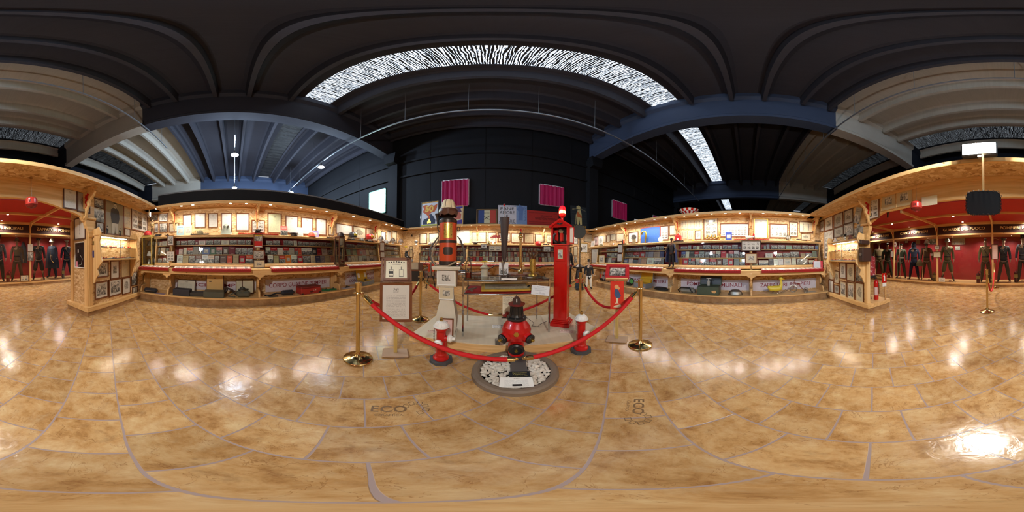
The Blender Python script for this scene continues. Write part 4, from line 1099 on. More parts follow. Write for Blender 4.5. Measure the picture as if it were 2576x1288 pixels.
# ---- pebble ring, plaque and the large hydrant
cx, cy, R0 = .235, 1.44, .385
t = thing('tree_ring', 'round brown stone ring full of white pebbles around the large hydrant', 'stone ring', (cx, cy, 0))
MB().lathe([(R0 - .075, .012), (R0 - .07, .05), (R0 - .05, .062), (R0 - .02, .06), (R0, .045), (R0 + .004, 0), (R0 - .075, 0)], 64).build('stone_rim', paint(120, 104, 88, .6, name='brown_stone'), t)
MB().lathe([(0, .012), (R0 - .07, .012)], 48).build('ring_bed', paint(70, 64, 58, .9, name='grey_gravel'), t)
m = MB(); rr = random.Random(5)
for i in range(900):
    a = rr.uniform(0, 2 * PI); r = (R0 - .085) * math.sqrt(rr.random()); x, y = r * math.cos(a), r * math.sin(a)
    if abs(x - .03) < .075 and y > -.22: continue
    if i > 620 and r < .2: continue
    X = m.X; s = rr.uniform(.012, .023)
    m.X = T((x, y, rr.uniform(.02, .045))) @ RZ(rr.uniform(0, 6)) @ RX(rr.uniform(-.5, .5)) @ Matrix.Diagonal((1.25, .85, .6, 1))
    m.lathe([(0, -s), (s * .8, -s * .55), (s, 0), (s * .75, s * .6), (0, s)], 6, smooth=True)
    m.X = X
peb = m.build('white_pebbles', paint(214, 204, 188, .55, var=.1, name='white_pebble'), t); peb['kind'] = 'stuff'
fx, fy = cx - .235 + .245, cy - .23
t = thing('inscribed_plaque', 'black plaque with gold lettering on a dark slab before the large hydrant', 'plaque', face(.25, 1.30, .045, 4))
MB().box(-.075, .075, -.07, .30, .0, .02, 0, .004).box(-.09, .09, .30, .50, -.03, .032, 0, .006).build('slab', paint(84, 78, 74, .6, name='dark_slab'), t)
m = MB(); m.X = RX(math.radians(18)); m.box(-.085, .085, -.05, .055, .022, .030, 0, .002); m.build('plate', paint(18, 18, 16, .25, name='black_plate'), t)
GT = paint(196, 176, 90, .4, .6, name='gold_lettering')
for k, w in enumerate(('Ogni incendiato', 'lo spegnere bravo', 'il 12 Dicembre 1914', 'scoppiarono i fuochi', 'la fabbrica Edison')):
    me = text_mesh(w, .014, width=.12 - .008 * (k % 2)); me.materials.append(GT)
    link('lettering', me, t, RX(math.radians(18)) @ T((0, .034 - k * .019, .0305)) @ RX(math.radians(-90)))
t = thing('information_sheet', 'long white information sheet lying on the pebbles', 'sheet', face(.205, 1.19, .075, 3))
m = MB(); m.X = RX(math.radians(16)); m.add([(-.125, -.06, 0), (.125, -.06, 0), (.125, .06, 0), (-.125, .06, 0)], [(0, 1, 2, 3)], 0, False, [[(0, 0), (1, 0), (1, 1), (0, 1)]]); m.box(-.125, .125, -.06, .06, -.004, -.001, 1)
m.build('paper', [PRINT['document'], WHITE], t, color=rgb(232, 230, 222))
MB().box(-.03, .04, -.045, -.022, -.009, -.005).build('printed_photo', BLACK, t)
def cap(m, a, b, r, ri=.7, mi=0):
    """threaded cap between a and b with a square nut"""
    a, b = Vector(a), Vector(b); d = (b - a)
    m.tube([a, a + d * .2, a + d * .22, a + d * .75, a + d * .8, b], [r * .9, r * .9, r, r, r * .8, r * .75], 20, mi)
def big_hydrant():
    t = thing('fire_hydrant', 'large red fire hydrant with black caps and a leather helmet on top', 'hydrant', face(.285, 1.70, .02, 0))
    b = MB()
    b.lathe([(.07, .06), (.085, .07), (.088, .10), (.078, .13), (.078, .22), (.092, .26), (.125, .30), (.150, .36), (.155, .41), (.140, .46), (.105, .51), (.08, .54), (.08, .56)], 28)
    for s in (-1, 1):
        b.tube([(s * .06, -.05, .37), (s * .125, -.115, .345)], [.07, .058], 18)
    b.tube([(0, -.02, .215), (0, -.10, .20)], [.086, .08], 20)
    b.tube([(0, -.10, .40), (0, -.155, .415)], [.05, .03], 12)
    b.build('barrel', IRONRED, t)
    for s in (-1, 1):
        m = MB(); cap(m, (s * .122, -.113, .347), (s * .152, -.142, .336), .056); m.build('side_cap', IRONBLACK, t)
        m = MB(); m.cyl((s * .150, -.140, .337), (s * .168, -.157, .331), .017, 6); m.build('cap_nut', GOLD, t)
    m = MB(); cap(m, (0, -.095, .20), (0, -.135, .192), .080); m.build('front_cap', IRONBLACK, t)
    MB().cyl((0, -.133, .193), (0, -.150, .189), .017, 6).build('cap_nut', GOLD, t)
    MB().cyl((0, -.150, .413), (0, -.168, .418), .027, 6).build('front_nut', GOLD, t)
    m = MB(); m.lathe([(.10, .535), (.108, .55), (.104, .565), (.075, .575), (.066, .60), (.062, .66), (.066, .70), (.05, .715), (0, .72)], 26)
    for k in range(10):
        a = k * PI / 5; m.cyl((.07 * math.cos(a), .07 * math.sin(a), .575), (.063 * math.cos(a), .063 * math.sin(a), .69), .006, 6)
    m.build('bonnet', IRONBLACK, t)
    for k in range(6):
        a = k * PI / 3 + .4; MB().ball((.09 * math.cos(a), .09 * math.sin(a), .568), .009, 0, 8, 5).build('bolt', STEEL, t)
    return t
big_hydrant()
LEATHER = paint(120, 26, 22, .35, coat=.3, name='red_leather'); DLEATHER = paint(52, 34, 28, .5, name='dark_leather')
t = thing('leather_helmet', 'small red leather fire helmet with the number one, on the large hydrant', 'helmet', face(.285, 1.70, .742, 0))
MB().lathe([(.0, .078), (.02, .075), (.045, .05), (.055, .012), (.058, .004), (.10, -.004), (.097, -.008), (.054, -.002), (0, -.001)], 24, sx=.9, sy=1.15).build('crown_and_brim', LEATHER, t)
m = MB().prism([(-.036, .0), (.036, .0), (.042, .03), (.034, .065), (.012, .088), (0, .096), (-.012, .088), (-.034, .065), (-.042, .03)], -.066, -.060); m.build('front_shield', DLEATHER, t)
lettering('number', '1', .05, WHITE, t, T((0, -.067, .045)), bold=.002)
# ---- two small hydrants
def small_hydrant(x, y, label, arms, turn=0):
    t = thing('fire_hydrant', label, 'hydrant', face(x, y, 0, turn), 'small red and white hydrants')
    m = MB(); n = 8; r = .125
    m.prism([(r * math.cos(PI / 8 + k * PI / 4), r * math.sin(PI / 8 + k * PI / 4)) for k in range(8)], 0, .04, 0, 'z'); m.build('base', paint(74, 74, 76, .8, name='grey_rubber'), t)
    b = MB().lathe([(.082, .04), (.086, .055), (.08, .07), (.062, .085), (.06, .11), (.052, .125), (.05, .20), (.05, .42), (.062, .44), (.068, .465), (.064, .475)], 24)
    for k in range(8):
        a = k * PI / 4; b.cyl((.052 * math.cos(a), .052 * math.sin(a), .13), (.052 * math.cos(a), .052 * math.sin(a), .27), .005, 5)
    for ax, az in arms: b.tube([(0, 0, az), (math.sin(ax) * .07, -math.cos(ax) * .07, az)], [.045, .034], 14)
    b.box(-.075, .075, -.02, .02, .455, .475)
    b.build('barrel', IRONRED, t)
    m = MB().lathe([(.082, .475), (.084, .484), (.07, .49), (.064, .51), (.05, .53), (.03, .541), (.02, .545), (0, .546)], 24)
    for k in range(12):
        a = k * PI / 6; m.tube([(.070 * math.cos(a), .070 * math.sin(a), .488), (.062 * math.cos(a), .062 * math.sin(a), .514), (.036 * math.cos(a), .036 * math.sin(a), .538)], .005, 5)
    m.build('cover', WHITE, t)
    MB().lathe([(.02, .545), (.02, .56), (.012, .562), (.012, .585), (0, .586)], 6).build('top_nut', BRASS, t)
    for ax, az in arms:
        s, c_ = math.sin(ax), -math.cos(ax)
        m = MB(); cap(m, (s * .068, c_ * .068, az), (s * .115, c_ * .115, az), .045); m.tube([(s * .11, c_ * .11, az), (s * .145, c_ * .145, az)], [.024, .022], 6)
        m.build('side_cap', WHITE, t)
    ax, az = arms[0]
    P = [(-.055 * math.cos(ax) - .02, -.05, .46 - .017 * k + .0) for k in range(9)]
    m = MB()
    for k, p in enumerate(P):
        q = [(p[0] + .006 * math.cos(j) * (1 if k % 2 else .3), p[1] + .006 * math.cos(j) * (.3 if k % 2 else 1), p[2] + .011 * math.sin(j)) for j in [i * PI / 4 for i in range(8)]]
        m.tube(q, .0022, 5, closed=True)
    m.build('chain', STEEL, t)
    return t
small_hydrant(-.485, 1.60, 'small red hydrant with white cover and two white caps, under the rope on the left', [(.35 * -1, .30), (1.35, .33)])
small_hydrant(1.03, 1.63, 'small red hydrant with one white cap, right of the pebble ring', [(.75, .30)])
# ---- stands carrying the frames
def floor_stand(x, y, top, label, turn=0):
    t = thing('display_stand', label, 'stand', face(x, y, 0, turn))
    MB().box(-.145, .145, -.10, .10, .0, .028, 0, .012).build('base', paint(178, 150, 124, .6, name='mdf_board'), t)
    MB().box(-.02, .02, -.012, .02, .028, top, 0, .003).build('post', m_pole, t)
    return t
m_pole = m_pine('greenish_post', 20, 20, 1.2, (.86, .9, .78))
t = floor_stand(-.985, 1.52, 1.0, 'wooden post stand with square foot carrying two frames on the left')
at = face(-.985, 1.52, .715, 0) @ T((0, -.018, 0))
f = framed(None, 0, 0, 0, 0, 0, 'document', 'large brown framed patent sheet with two columns, on the left stand', 'brown', 'white', .03, 'frames on the floor stands', at, (.355, .47))
for z in (.11, -.1):
    MB().cyl((-.085, -.008, z - .03), (-.085, -.008, z + .03), .013, 8).build('small_drawing', paint(70, 70, 70, .7, name='ink'), f).scale = (1, .12, 1)
at = face(-.985, 1.52, .965, 0) @ T((0, -.03, 0)) @ RX(math.radians(-20)) @ T((0, 0, .13))
t = thing('framed_diagram', 'tilted brown double frame with a drawing of the tank and its section', 'framed picture', at, 'frames on the floor stands')
m = MB()
for k, (w, h, y) in enumerate(((.34, .28, .0), (.28, .25, -.02))):
    for (a, b, c_, d) in ((-w / 2, w / 2, -h / 2, -h / 2 + .022), (-w / 2, w / 2, h / 2 - .022, h / 2), (-w / 2, -w / 2 + .022, -h / 2, h / 2), (w / 2 - .022, w / 2, -h / 2, h / 2)):
        m.box(a, b, y - .016, y + .003, c_, d)
m.build('frame', DWOOD, t)
MB().sheet(-.12, .12, -.105, .105, -.022).build('sheet', paint(228, 224, 200, .5, name='cream_sheet'), t)
INK = paint(48, 46, 44, .6, name='printing_ink')
m = MB()
for cx_, full in ((-.055, True), (.055, False)):
    for a, b, c_, d in ((-.024, .024, -.085, -.08), (-.024, -.021, -.085, .0), (.021, .024, -.085, .0), (-.024, .024, -.003, .0), (-.003, .003, .0, .03)):
        m.box(cx_ + a, cx_ + b, -.0235, -.0225, c_, d)
    if full: m.box(cx_ - .022, cx_ + .022, -.0235, -.0225, -.05, -.02); m.box(cx_ - .022, cx_ + .022, -.0235, -.0225, -.085, -.07)
for k in range(7): m.box(-.09 + k * .028, -.074 + k * .028, -.0235, -.0225, .082 - abs(k - 3) * .003, .094 - abs(k - 3) * .003)
m.box(-.05, .05, -.0235, -.0225, .055, .062)
m.build('drawing', INK, t)
t = floor_stand(1.585, 1.60, .93, 'wooden post stand with square foot carrying the red frame on the right', -8)
at = face(1.585, 1.60, .72, -4) @ T((0, -.02, 0))
t = thing('child_poster', 'narrow orange-red poster of a child in blue fire dress with a dog', 'poster', at)
MB().box(-.092, .092, -.004, .006, -.205, .20, 0, .002).build('panel', paint(214, 52, 34, .4, name='orange_red_card'), t)
q = MB()
BLUEC = paint(60, 84, 120, .6, name='blue_ink'); TANC = paint(222, 160, 104, .6, name='tan_ink')
m = MB(); m.X = T((0, -.006, 0)) @ Matrix.Diagonal((1, .06, 1, 1)); m.ball((-.005, 0, .12), .032); m.ball((.02, 0, .10), .02); m.build('drawn_head', TANC, t)
m = MB().prism([(-.03, .085), (.012, .09), (.03, .05), (.055, .0), (.03, -.04), (-.015, -.035), (-.035, .01)], -.0065, -.0045); m.build('drawn_coat', BLUEC, t)
m = MB().prism([(-.012, -.035), (.02, -.035), (.015, -.11), (.03, -.115), (-.03, -.12), (-.01, -.1)], -.0062, -.0045).prism([(-.03, -.15), (.05, -.13), (.06, -.16), (.02, -.18), (-.05, -.175)], -.0062, -.0045); m.build('drawn_legs_and_dog', paint(226, 206, 170, .6, name='cream_ink'), t)
at = face(1.585, 1.60, .955, -4) @ T((0, -.03, 0)) @ RX(math.radians(-38)) @ T((0, 0, .11))
t = thing('framed_photograph', 'thick red velvet frame around an old crowd photograph, on the right stand', 'framed picture', at, 'frames on the floor stands')
m = MB()
for a, b, c_, d in ((-.165, .165, -.115, -.072), (-.165, .165, .072, .115), (-.165, -.11, -.072, .072), (.11, .165, -.072, .072)): m.box(a, b, -.03, .004, c_, d, 0, .006)
m.build('frame', RED_CLOTH, t)
MB().sheet(-.112, .112, -.074, .074, -.004).build('sheet', PRINT['landscape'], t, color=rgb(235, 215, 180))
MB().box(-.15, .15, -.04, .01, -.135, -.117).build('ledge', PINE, t)
# ---- red call box
cbx, cby = 1.10, 2.33
t = thing('fire_call_box', 'tall red fire call box column with gabled top and a telephone inside', 'call box', face(cbx, cby, PZ, -16))
MB().box(-.155, .155, -.135, .135, 0, .06, 0, .006).box(-.14, .14, -.12, .12, .06, .085, 0, .006).box(-.125, .125, -.105, .105, .085, .11, 0, .004).build('foot', RED_GLOSS, t)
MB().box(-.105, .105, -.09, .09, .11, 1.31, 0, .004).box(-.08, .08, -.097, -.09, .16, 1.02, 0, .003).box(-.08, .08, -.097, -.09, 1.06, 1.28, 0, .003).build('column', RED_GLOSS, t)
MB().sheet(-.04, .04, 1.10, 1.24, -.0985).build('enamel_plate', PRINT['photo'], t, color=rgb(200, 190, 150))
m = MB()
for a in (((-.145, -.135, -.11, .11, 1.31, 1.60)), (.135, .145, -.11, .11, 1.31, 1.60), (-.145, .145, .1, .11, 1.31, 1.60), (-.145, .145, -.11, .11, 1.31, 1.325), (-.145, .145, -.11, -.095, 1.585, 1.61)): m.box(*a)
m.box(-.135, -.118, -.11, -.10, 1.325, 1.585).box(.10, .135, -.11, -.10, 1.325, 1.585)
m.prism([(-.145, 1.60), (.145, 1.60), (0, 1.69)], -.11, .11)
m.build('housing', RED_GLOSS, t)
m = MB().prism([(-.185, 1.585), (-.17, 1.575), (0, 1.69), (.17, 1.575), (.185, 1.585), (.18, 1.605), (0, 1.725), (-.18, 1.605)], -.13, .13); m.build('gable_roof', RED_GLOSS, t)
MB().box(-.118, .10, -.02, -.015, 1.33, 1.58).build('inner_panel', IRONBLACK, t)
MB().box(-.115, -.05, -.06, -.02, 1.35, 1.55, 0, .008).build('inner_box', RED_GLOSS, t)
m = MB(); m.lathe([(.045, 0), (.045, .02), (.03, .03), (0, .03)], 20); o = m.build('telephone_dial', CHROME, t, T((-.005, -.05, 1.53)) @ RX(PI / 2))
m = MB(); m.tube([(-.085, -.09, 1.36), (-.10, -.105, 1.39), (-.10, -.105, 1.46), (-.085, -.09, 1.49)], [.024, .016, .016, .022], 10); m.ball((-.07, -.08, 1.355), .028); m.build('handset', IRONBLACK, t)
MB().box(-.015, .035, -.085, -.03, 1.37, 1.50, 0, .008).build('call_lever_housing', RED_GLOSS, t)
MB().box(.08, .095, -.05, -.03, 1.38, 1.47).build('paper_label', WHITE, t)
m = MB(); m.prism([(-.04, 1.63), (-.05, 1.645), (-.02, 1.65), (0, 1.635), (.02, 1.65), (.05, 1.645), (.04, 1.63), (0, 1.622)], -.136, -.131); m.build('eagle_emblem', CHROME, t)
# open glazed door folded to the right
m = MB(); m.X = T((.145, -.11, 0)) @ RZ(math.radians(62)); m.box(0, .012, -.0, .012, 1.33, 1.6).box(0, .11, 0, .012, 1.33, 1.35).box(0, .11, 0, .012, 1.58, 1.60).box(.095, .11, 0, .012, 1.33, 1.6); m.build('door', RED_GLOSS, t)
m = MB(); m.X = T((.145, -.11, 0)) @ RZ(math.radians(62)); m.box(.012, .095, .004, .008, 1.35, 1.58); m.build('door_glass', WHITE, t)
m = MB().cyl((0, 0, 1.69), (0, 0, 1.76), .018, 12).lathe([(.02, 1.755), (.05, 1.785), (.054, 1.81)], 20); m.build('beacon_socket', RED_GLOSS, t)
def m_redglass():
    t_ = NT('red_beacon_glass'); t_.set(color=rgb(220, 20, 40), rough=.1, emit=rgb(255, 30, 40), power=2.2); return t_.m
MB().lathe([(.05, 1.81), (.05, 1.90), (.043, 1.935), (.025, 1.955), (0, 1.96)], 20).build('beacon_dome', m_redglass(), t)
m = MB()
for k in range(6):
    a = k * PI / 3; m.tube([(.055 * math.cos(a), .055 * math.sin(a), 1.79), (.056 * math.cos(a), .056 * math.sin(a), 1.90), (.045 * math.cos(a), .045 * math.sin(a), 1.945), (.0, .0, 1.972)], .003, 5)
for z in (1.82, 1.86, 1.90): m.tube([(.056 * math.cos(k * PI / 10), .056 * math.sin(k * PI / 10), z) for k in range(20)], .003, 5, closed=True)
m.build('beacon_guard', RED_GLOSS, t)
MB().lathe([(0, 1.832), (.0515, 1.833), (.0525, 1.85), (.0515, 1.872), (0, 1.873)], 20).build('lit_band', glow(255, 170, 90, 14, 'lit_beacon_band'), t)
l = bpy.data.lights.new('beacon_light', 'POINT'); l.energy = 3; l.color = (1, .15, .08); l.shadow_soft_size = .06
link('beacon_light', l, t, (0, -.09, 1.87))
# ---- plaster pedestal with the orange tank
px, py = -.565, 2.13
t = thing('pedestal', 'cream bottle-shaped plaster pedestal under the orange tank', 'pedestal', face(px, py, PZ, -8))
m = MB()
def sq(m, prof):
    for (w0, z0), (w1, z1) in zip(prof, prof[1:]):
        vs = [(-w0, -w0, z0), (w0, -w0, z0), (w0, w0, z0), (-w0, w0, z0), (-w1, -w1, z1), (w1, -w1, z1), (w1, w1, z1), (-w1, w1, z1)]
        m.add(vs, [(0, 1, 5, 4), (1, 2, 6, 5), (2, 3, 7, 6), (3, 0, 4, 7), (3, 2, 1, 0), (4, 5, 6, 7)])
sq(m, [(.135, 0), (.135, .03), (.115, .035), (.115, .06), (.125, .10), (.135, .2), (.13, .3), (.11, .42), (.09, .52), (.08, .60), (.078, .72), (.085, .73)])
sq(m, [(.125, .73), (.125, .95)]); m.build('shaft', PLASTER, t)
m = MB(); sq(m, [(.17, .95), (.18, .975), (.18, .995), (0.001, .996)]); m.build('top_slab', PLASTER, t)
f0 = face(px, py, PZ, -8)
framed(None, 0, 0, 0, 0, 0, 'photo_wide_mat', 'white framed engraving fixed on the head of the pedestal', 'white', 'white', .012, 'pictures on the pedestal', f0 @ T((0, -.128, .845)), (.23, .19))
framed(None, 0, 0, 0, 0, 0, 'photo_wide_mat', 'cream matted landscape print on the neck of the pedestal', 'white', 'cream', .006, 'pictures on the pedestal', f0 @ T((0, -.105, .64)), (.19, .165))
framed(None, 0, 0, 0, 0, 0, 'document', 'brown framed pink leaflet leaning at the foot of the pedestal', 'brown', 'pink', .018, 'pictures on the pedestal', f0 @ T((.02, -.165, .17)), (.17, .27), 6)
TANKO = paint(196, 72, 30, .35, coat=.2, name='orange_enamel'); BAND = paint(58, 48, 42, .4, .4, name='dark_metal_band')
tz = PZ + .999
t = thing('extinguisher_tank', 'tall orange cylindrical extinguisher tank with brass plate and dark bands', 'tank', face(px, py, tz, 0))
m = MB().lathe([(.118, 0), (.122, .005), (.122, .06)], 32); m.build('base_ring', BAND, t)
MB().lathe([(.118, .055), (.118, .60)], 36).build('cylinder', TANKO, t)
MB().lathe([(.121, .30), (.121, .335)], 36).build('middle_band', BAND, t)
MB().lathe([(.121, .57), (.121, .61), (.115, .625), (.07, .655), (.03, .665), (0, .667)], 36).build('shoulder', BAND, t)
def curved(m, w, z0, z1, r, n=8, shape=None):
    vs = []; fs = []
    for i in range(n + 1):
        a = (i / n - .5) * w; vs += [(r * math.sin(a), -r * math.cos(a), z0), (r * math.sin(a), -r * math.cos(a), z1)]
        if i: fs.append([2 * i - 2, 2 * i, 2 * i + 1, 2 * i - 1])
    m.add(vs, fs)
def m_plate():
    t_ = NT('engraved_brass_plate'); n = t_.noise(t_.coord(), 60, 6, .8)
    t_.set(color=t_.mix(t_.math('GREATER_THAN', n, .56), rgb(214, 184, 96), rgb(110, 84, 36)), metal=.8, rough=.3); return t_.m
m = MB(); curved(m, .95, .36, .56, .1195); m.build('brass_plate', m_plate(), t)
m = MB(); curved(m, 1.05, .155, .235, .1192); curved(m, .85, .145, .245, .1194); m.build('dark_shield', BAND, t)
m = MB().tube([(-.13, 0, .34), (-.19, -.03, .24), (-.215, -.05, .12), (-.17, -.09, .02), (-.10, -.12, -.0), (0, -.14, .0), (.11, -.13, .06)], .011, 8); m.build('rubber_hose', paint(150, 130, 104, .6, name='old_rubber'), t)
m = MB().tube([(-.125, 0, .40), (-.17, 0, .33), (-.235, -.02, .24), (-.24, -.04, .14), (-.20, -.06, .05), (-.15, -.09, .012)], [.006, .012, .013, .015, .018, .016], 6)
m.build('shoulder_strap', paint(84, 78, 72, .6, name='grey_strap'), t)
m = MB().tube([(.125, 0, .40), (.16, -.01, .36), (.2, -.02, .26), (.225, -.04, .15), (.20, -.06, .06), (.15, -.10, .012), (.22, -.10, .07)], [.006, .012, .016, .018, .018, .014, .01], 6)
m.build('shoulder_strap', paint(84, 78, 72, .6, name='grey_strap'), t)
m = MB().lathe([(.01, .0), (.012, .05), (.032, .11), (.03, .112), (.0, .1)], 14, cx=-.15, cy=0); m.X = Matrix.Identity(4)
o = m.build('signal_horn', BAND, t, (0, 0, .60)); MB().tube([(-.15, 0, .61), (-.14, 0, .5), (-.12, 0, .45)], .008, 6).build('horn_pipe', BAND, t)
m = MB(); m.tube([(.12, 0, .5 + .035 * math.sin(k)) if 0 else (.14 + .02 * math.cos(k), 0, .50 + .025 * math.sin(k)) for k in [i * PI / 5 for i in range(10)]], .006, 6, closed=True); m.build('carrying_ring', DLEATHER, t)
t = thing('lamp_shade', 'old domed lamp shade with cream ribs and brown scalloped rim on the orange tank', 'lamp shade', face(px, py, tz + .670, 0))
seg = 32; prof = [(.118, .02), (.128, .06), (.122, .10), (.10, .14), (.088, .20), (.07, .235), (.035, .25), (0, .252)]
m = MB()
for i in range(len(prof) - 1):
    vs = []
    for r, z in prof[i:i + 2]:
        for k in range(seg):
            a = 2 * PI * k / seg; w = 1 + .035 * math.cos(8 * a); dz = (-.018 * abs(math.sin(4 * a)) if i < 2 else 0)
            vs.append((r * w * math.cos(a), r * w * math.sin(a), z + (dz if (r, z) in prof[:1] else 0)))
    fs = [[k, (k + 1) % seg, seg + (k + 1) % seg, seg + k] for k in range(seg)]
    m.add(vs, fs, 1 if i < 2 else 0, True)
m.build('shade', [paint(222, 204, 168, .45, name='cream_glass'), paint(86, 54, 40, .35, name='brown_glass')], t)
m = MB()
for k in range(8):
    a = 2 * PI * k / 8 + PI / 8
    m.tube([(r * 1.01 * (1 + .035 * math.cos(8 * a)) * math.cos(a), r * 1.01 * (1 + .035 * math.cos(8 * a)) * math.sin(a), z) for r, z in prof[2:]], .003, 5)
m.build('ribs', DLEATHER, t)
MB().lathe([(.02, -.0), (.02, .03), (.045, .04)], 12).build('holder', BAND, t)
# ---- chrome and glass table
t = thing('glass_table', 'chrome-framed glass table with a lower shelf, on the stone platform', 'table', (0, 0, PZ))
FL, FR, BL_, BR_ = (-.34, 2.08), (.81, 2.12), (-.36, 2.66), (.80, 2.69)
for x, y in (FL, FR, BL_, BR_): MB().box(x - .012, x + .012, y - .012, y + .012, 0, .82, 0, .002).build('leg', CHROME, t)
for z in (.80, .62):
    m = MB()
    for a, b in ((FL, FR), (BL_, BR_), (FL, BL_), (FR, BR_)): m.cyl((*a, z + .01), (*b, z + .01), .011, 4)
    m.build('rail', CHROME, t)
for z, nm in ((.822, 'glass_top'), (.634, 'glass_shelf')):
    MB().prism([FL, FR, BR_, BL_], z, z + .008, 0, 'z').build(nm, GLASS, t)
TZ = PZ + .8305; SZ = PZ + .6425
def on_table(name, label, cat, u, v, z=TZ, turn=0):
    p = on_z(u, v, z); return thing(name, label, cat, face(p.x, p.y, z, turn)), p.x, p.y
# lower shelf: red cloth, gilt frame, axe head, horn
t = thing('red_cloth', 'red cloth spread over the lower shelf of the glass table', 'cloth', (0, 0, SZ))
MB().box(-.325, .79, 2.10, 2.62, 0, .004).build('cloth_sheet', RED_CLOTH, t)
t = thing('framed_certificate', 'large gilt framed certificate lying on the red cloth under the glass top', 'framed picture', T((.24, 2.33, SZ + .046)) @ RZ(math.radians(2)) @ RX(math.radians(-84)))
m = MB()
for a, b, c_, d in ((-.36, .36, -.19, -.14), (-.36, .36, .14, .19), (-.36, -.31, -.14, .14), (.31, .36, -.14, .14)): m.box(a, b, -.015, .015, c_, d, 0, .008)
m.build('frame', paint(214, 176, 70, .3, .3, name='gilt_moulding'), t); MB().sheet(-.31, .31, -.14, .14, -.002).build('sheet', PRINT['diploma'], t, color=rgb(196, 190, 160))
t = thing('axe_head', 'old iron grapnel head lying on the red cloth at the left', 'tool', (-.25, 2.22, SZ + .012))
MB().tube([(-.06, -.02, .01), (0, 0, .02), (.07, .05, .03)], [.008, .014, .006], 6).tube([(0, 0, .02), (.01, -.06, .01)], [.014, .02], 6).build('iron_head', paint(110, 96, 84, .6, .4, name='old_iron'), t)
t = thing('signal_horn', 'small dull brass horn with rubber bulb lying at the right of the lower shelf', 'horn', T((.66, 2.20, SZ + .045)) @ RZ(math.radians(-25)))
MB().tube([(-.11, .04, 0), (-.03, .02, 0), (.01, 0, 0), (.04, -.02, 0)], [.012, .012, .03, .042], 14).build('bell', paint(120, 104, 74, .4, .6, name='dull_brass'), t); MB().ball((-.13, .045, 0), .026).build('bulb', IRONBLACK, t)
# top of the table
t, x, y = on_table('glass_bottle', 'glass bottle with red liquid at the bottom on the left of the table', 'bottle', 1178, 699)
MB().lathe([(.044, 0), (.044, .19), (.036, .22), (.02, .24), (.02, .27), (.014, .285), (0, .286)], 20).build('bottle', GLASS, t)
MB().lathe([(0, .004), (.041, .005), (.041, .075), (0, .076)], 20).build('liquid', paint(120, 34, 20, .15, name='red_liquid'), t)
MB().lathe([(.0, .07), (.004, .075), (.006, .09), (.02, .12), (.02, .13), (0, .13)], 12).build('inner_tube', STEEL, t)
MARBLE = paint(196, 186, 160, .4, name='veined_marble')
t, x, y = on_table('marble_urn', 'small veined marble well head carrying a yellow glass tube', 'ornament', 1219, 694)
MB().lathe([(.06, 0), (.054, .02), (.05, .10), (.052, .11), (.07, .115), (.07, .13), (.055, .135), (.045, .155), (.022, .172), (0, .173)], 20).build('body', MARBLE, t)
MB().cyl((0, 0, .17), (0, 0, .215), .008, 8).build('stem', BRASS, t)
t = thing('glass_tube_grenade', 'yellow-banded glass tube lying across the marble well head', 'glass tube', face(x, y, TZ + .222, 0))
MB().cyl((-.14, 0, 0), (.14, 0, 0), .009, 10).build('tube', CHROME, t); MB().cyl((-.045, 0, 0), (.045, 0, 0), .0105, 10).build('yellow_band', paint(214, 196, 50, .4, name='yellow_paint'), t)
for s in (-1, 1): MB().ball((s * .145, 0, 0), .011).build('end_cap', IRONBLACK, t)
t, x, y = on_table('leaning_card', 'white card with a drawing, standing under the leather bucket', 'card', 1267, 692)
m = MB().sheet(-.075, .075, 0, .115, 0); m.sheet(-.075, .075, .115, .205, .002, 1); m.build('card_sheet', [PRINT['photo'], WHITE], t, color=rgb(224, 224, 224))
MB().box(-.11, .11, -.03, .05, -.0, .004).build('stand_tray', BAND, t)
t, x, y = on_table('bronze_bell', 'small bronze paperweight figure on a dark oval base', 'figurine', 1278, 703)
MB().lathe([(.05, 0), (.045, .006), (.015, .02), (.012, .03), (.02, .04), (.022, .06), (.012, .075), (0, .08)], 16).build('figure', BAND, t)
t, x, y = on_table('note_card', 'folded white note on the front edge of the glass table', 'card', 1281, 704)
MB().box(-.10, .10, -.012, .012, 0, .022).build('note', WHITE, t)
LB1 = paint(60, 46, 42, .65, name='brown_leather')
p = on_z(1268, 694, TZ); r_ = math.hypot(p.x, p.y) - .10; px2, py2 = p.x * r_ / math.hypot(p.x, p.y), p.y * r_ / math.hypot(p.x, p.y)
ztop = up_to(px2, py2, 1268, 547); zbot = up_to(px2, py2, 1268, 660)
t = thing('leather_hose_case', 'long tapering dark leather case hanging point down from a thin red-tipped rod', 'leather case', face(px2, py2, 0, 0))
MB().lathe([(.012, zbot), (.02, zbot + .03), (.034, zbot + .08), (.066, ztop - .05), (.071, ztop - .012), (.071, ztop), (.062, ztop), (.04, ztop - .03)], 10, sy=.5).build('case_body', LB1, t)
MB().lathe([(.072, ztop - .02), (.073, ztop + .0), (.06, ztop + .001)], 10, sy=.5).build('rim', DLEATHER, t)
zt = up_to(px2, py2, 1266, 512)
MB().cyl((-.01, 0, TZ + .01), (-.01, 0, zt), .006, 8).build('rod', STEEL, t)
MB().lathe([(.004, zt - .05), (.012, zt - .035), (.008, zt - .01), (.002, zt)], 10, cx=-.01).build('red_tip', RED_GLOSS, t)
MB().box(-.05, .03, -.03, .03, TZ, TZ + .01).build('foot', BAND, t)
MB().tube([(-.006 + .0, -.0, zbot + .01), (-.008, 0, zbot - .02), (.0, 0, zbot - .035), (.008, 0, zbot - .02), (.006, 0, zbot + .01)], .004, 6).build('ring', CHROME, t)
t, x, y = on_table('branch_pipe', 'tall polished brass branch pipe on a wooden block, with a red tip', 'nozzle', 1309, 692)
z = up_to(x, y, 1309, 579) - TZ
MB().box(-.075, .075, -.055, .055, 0, .022, 0, .004).build('block', paint(130, 80, 60, .5, name='wood_block'), t)
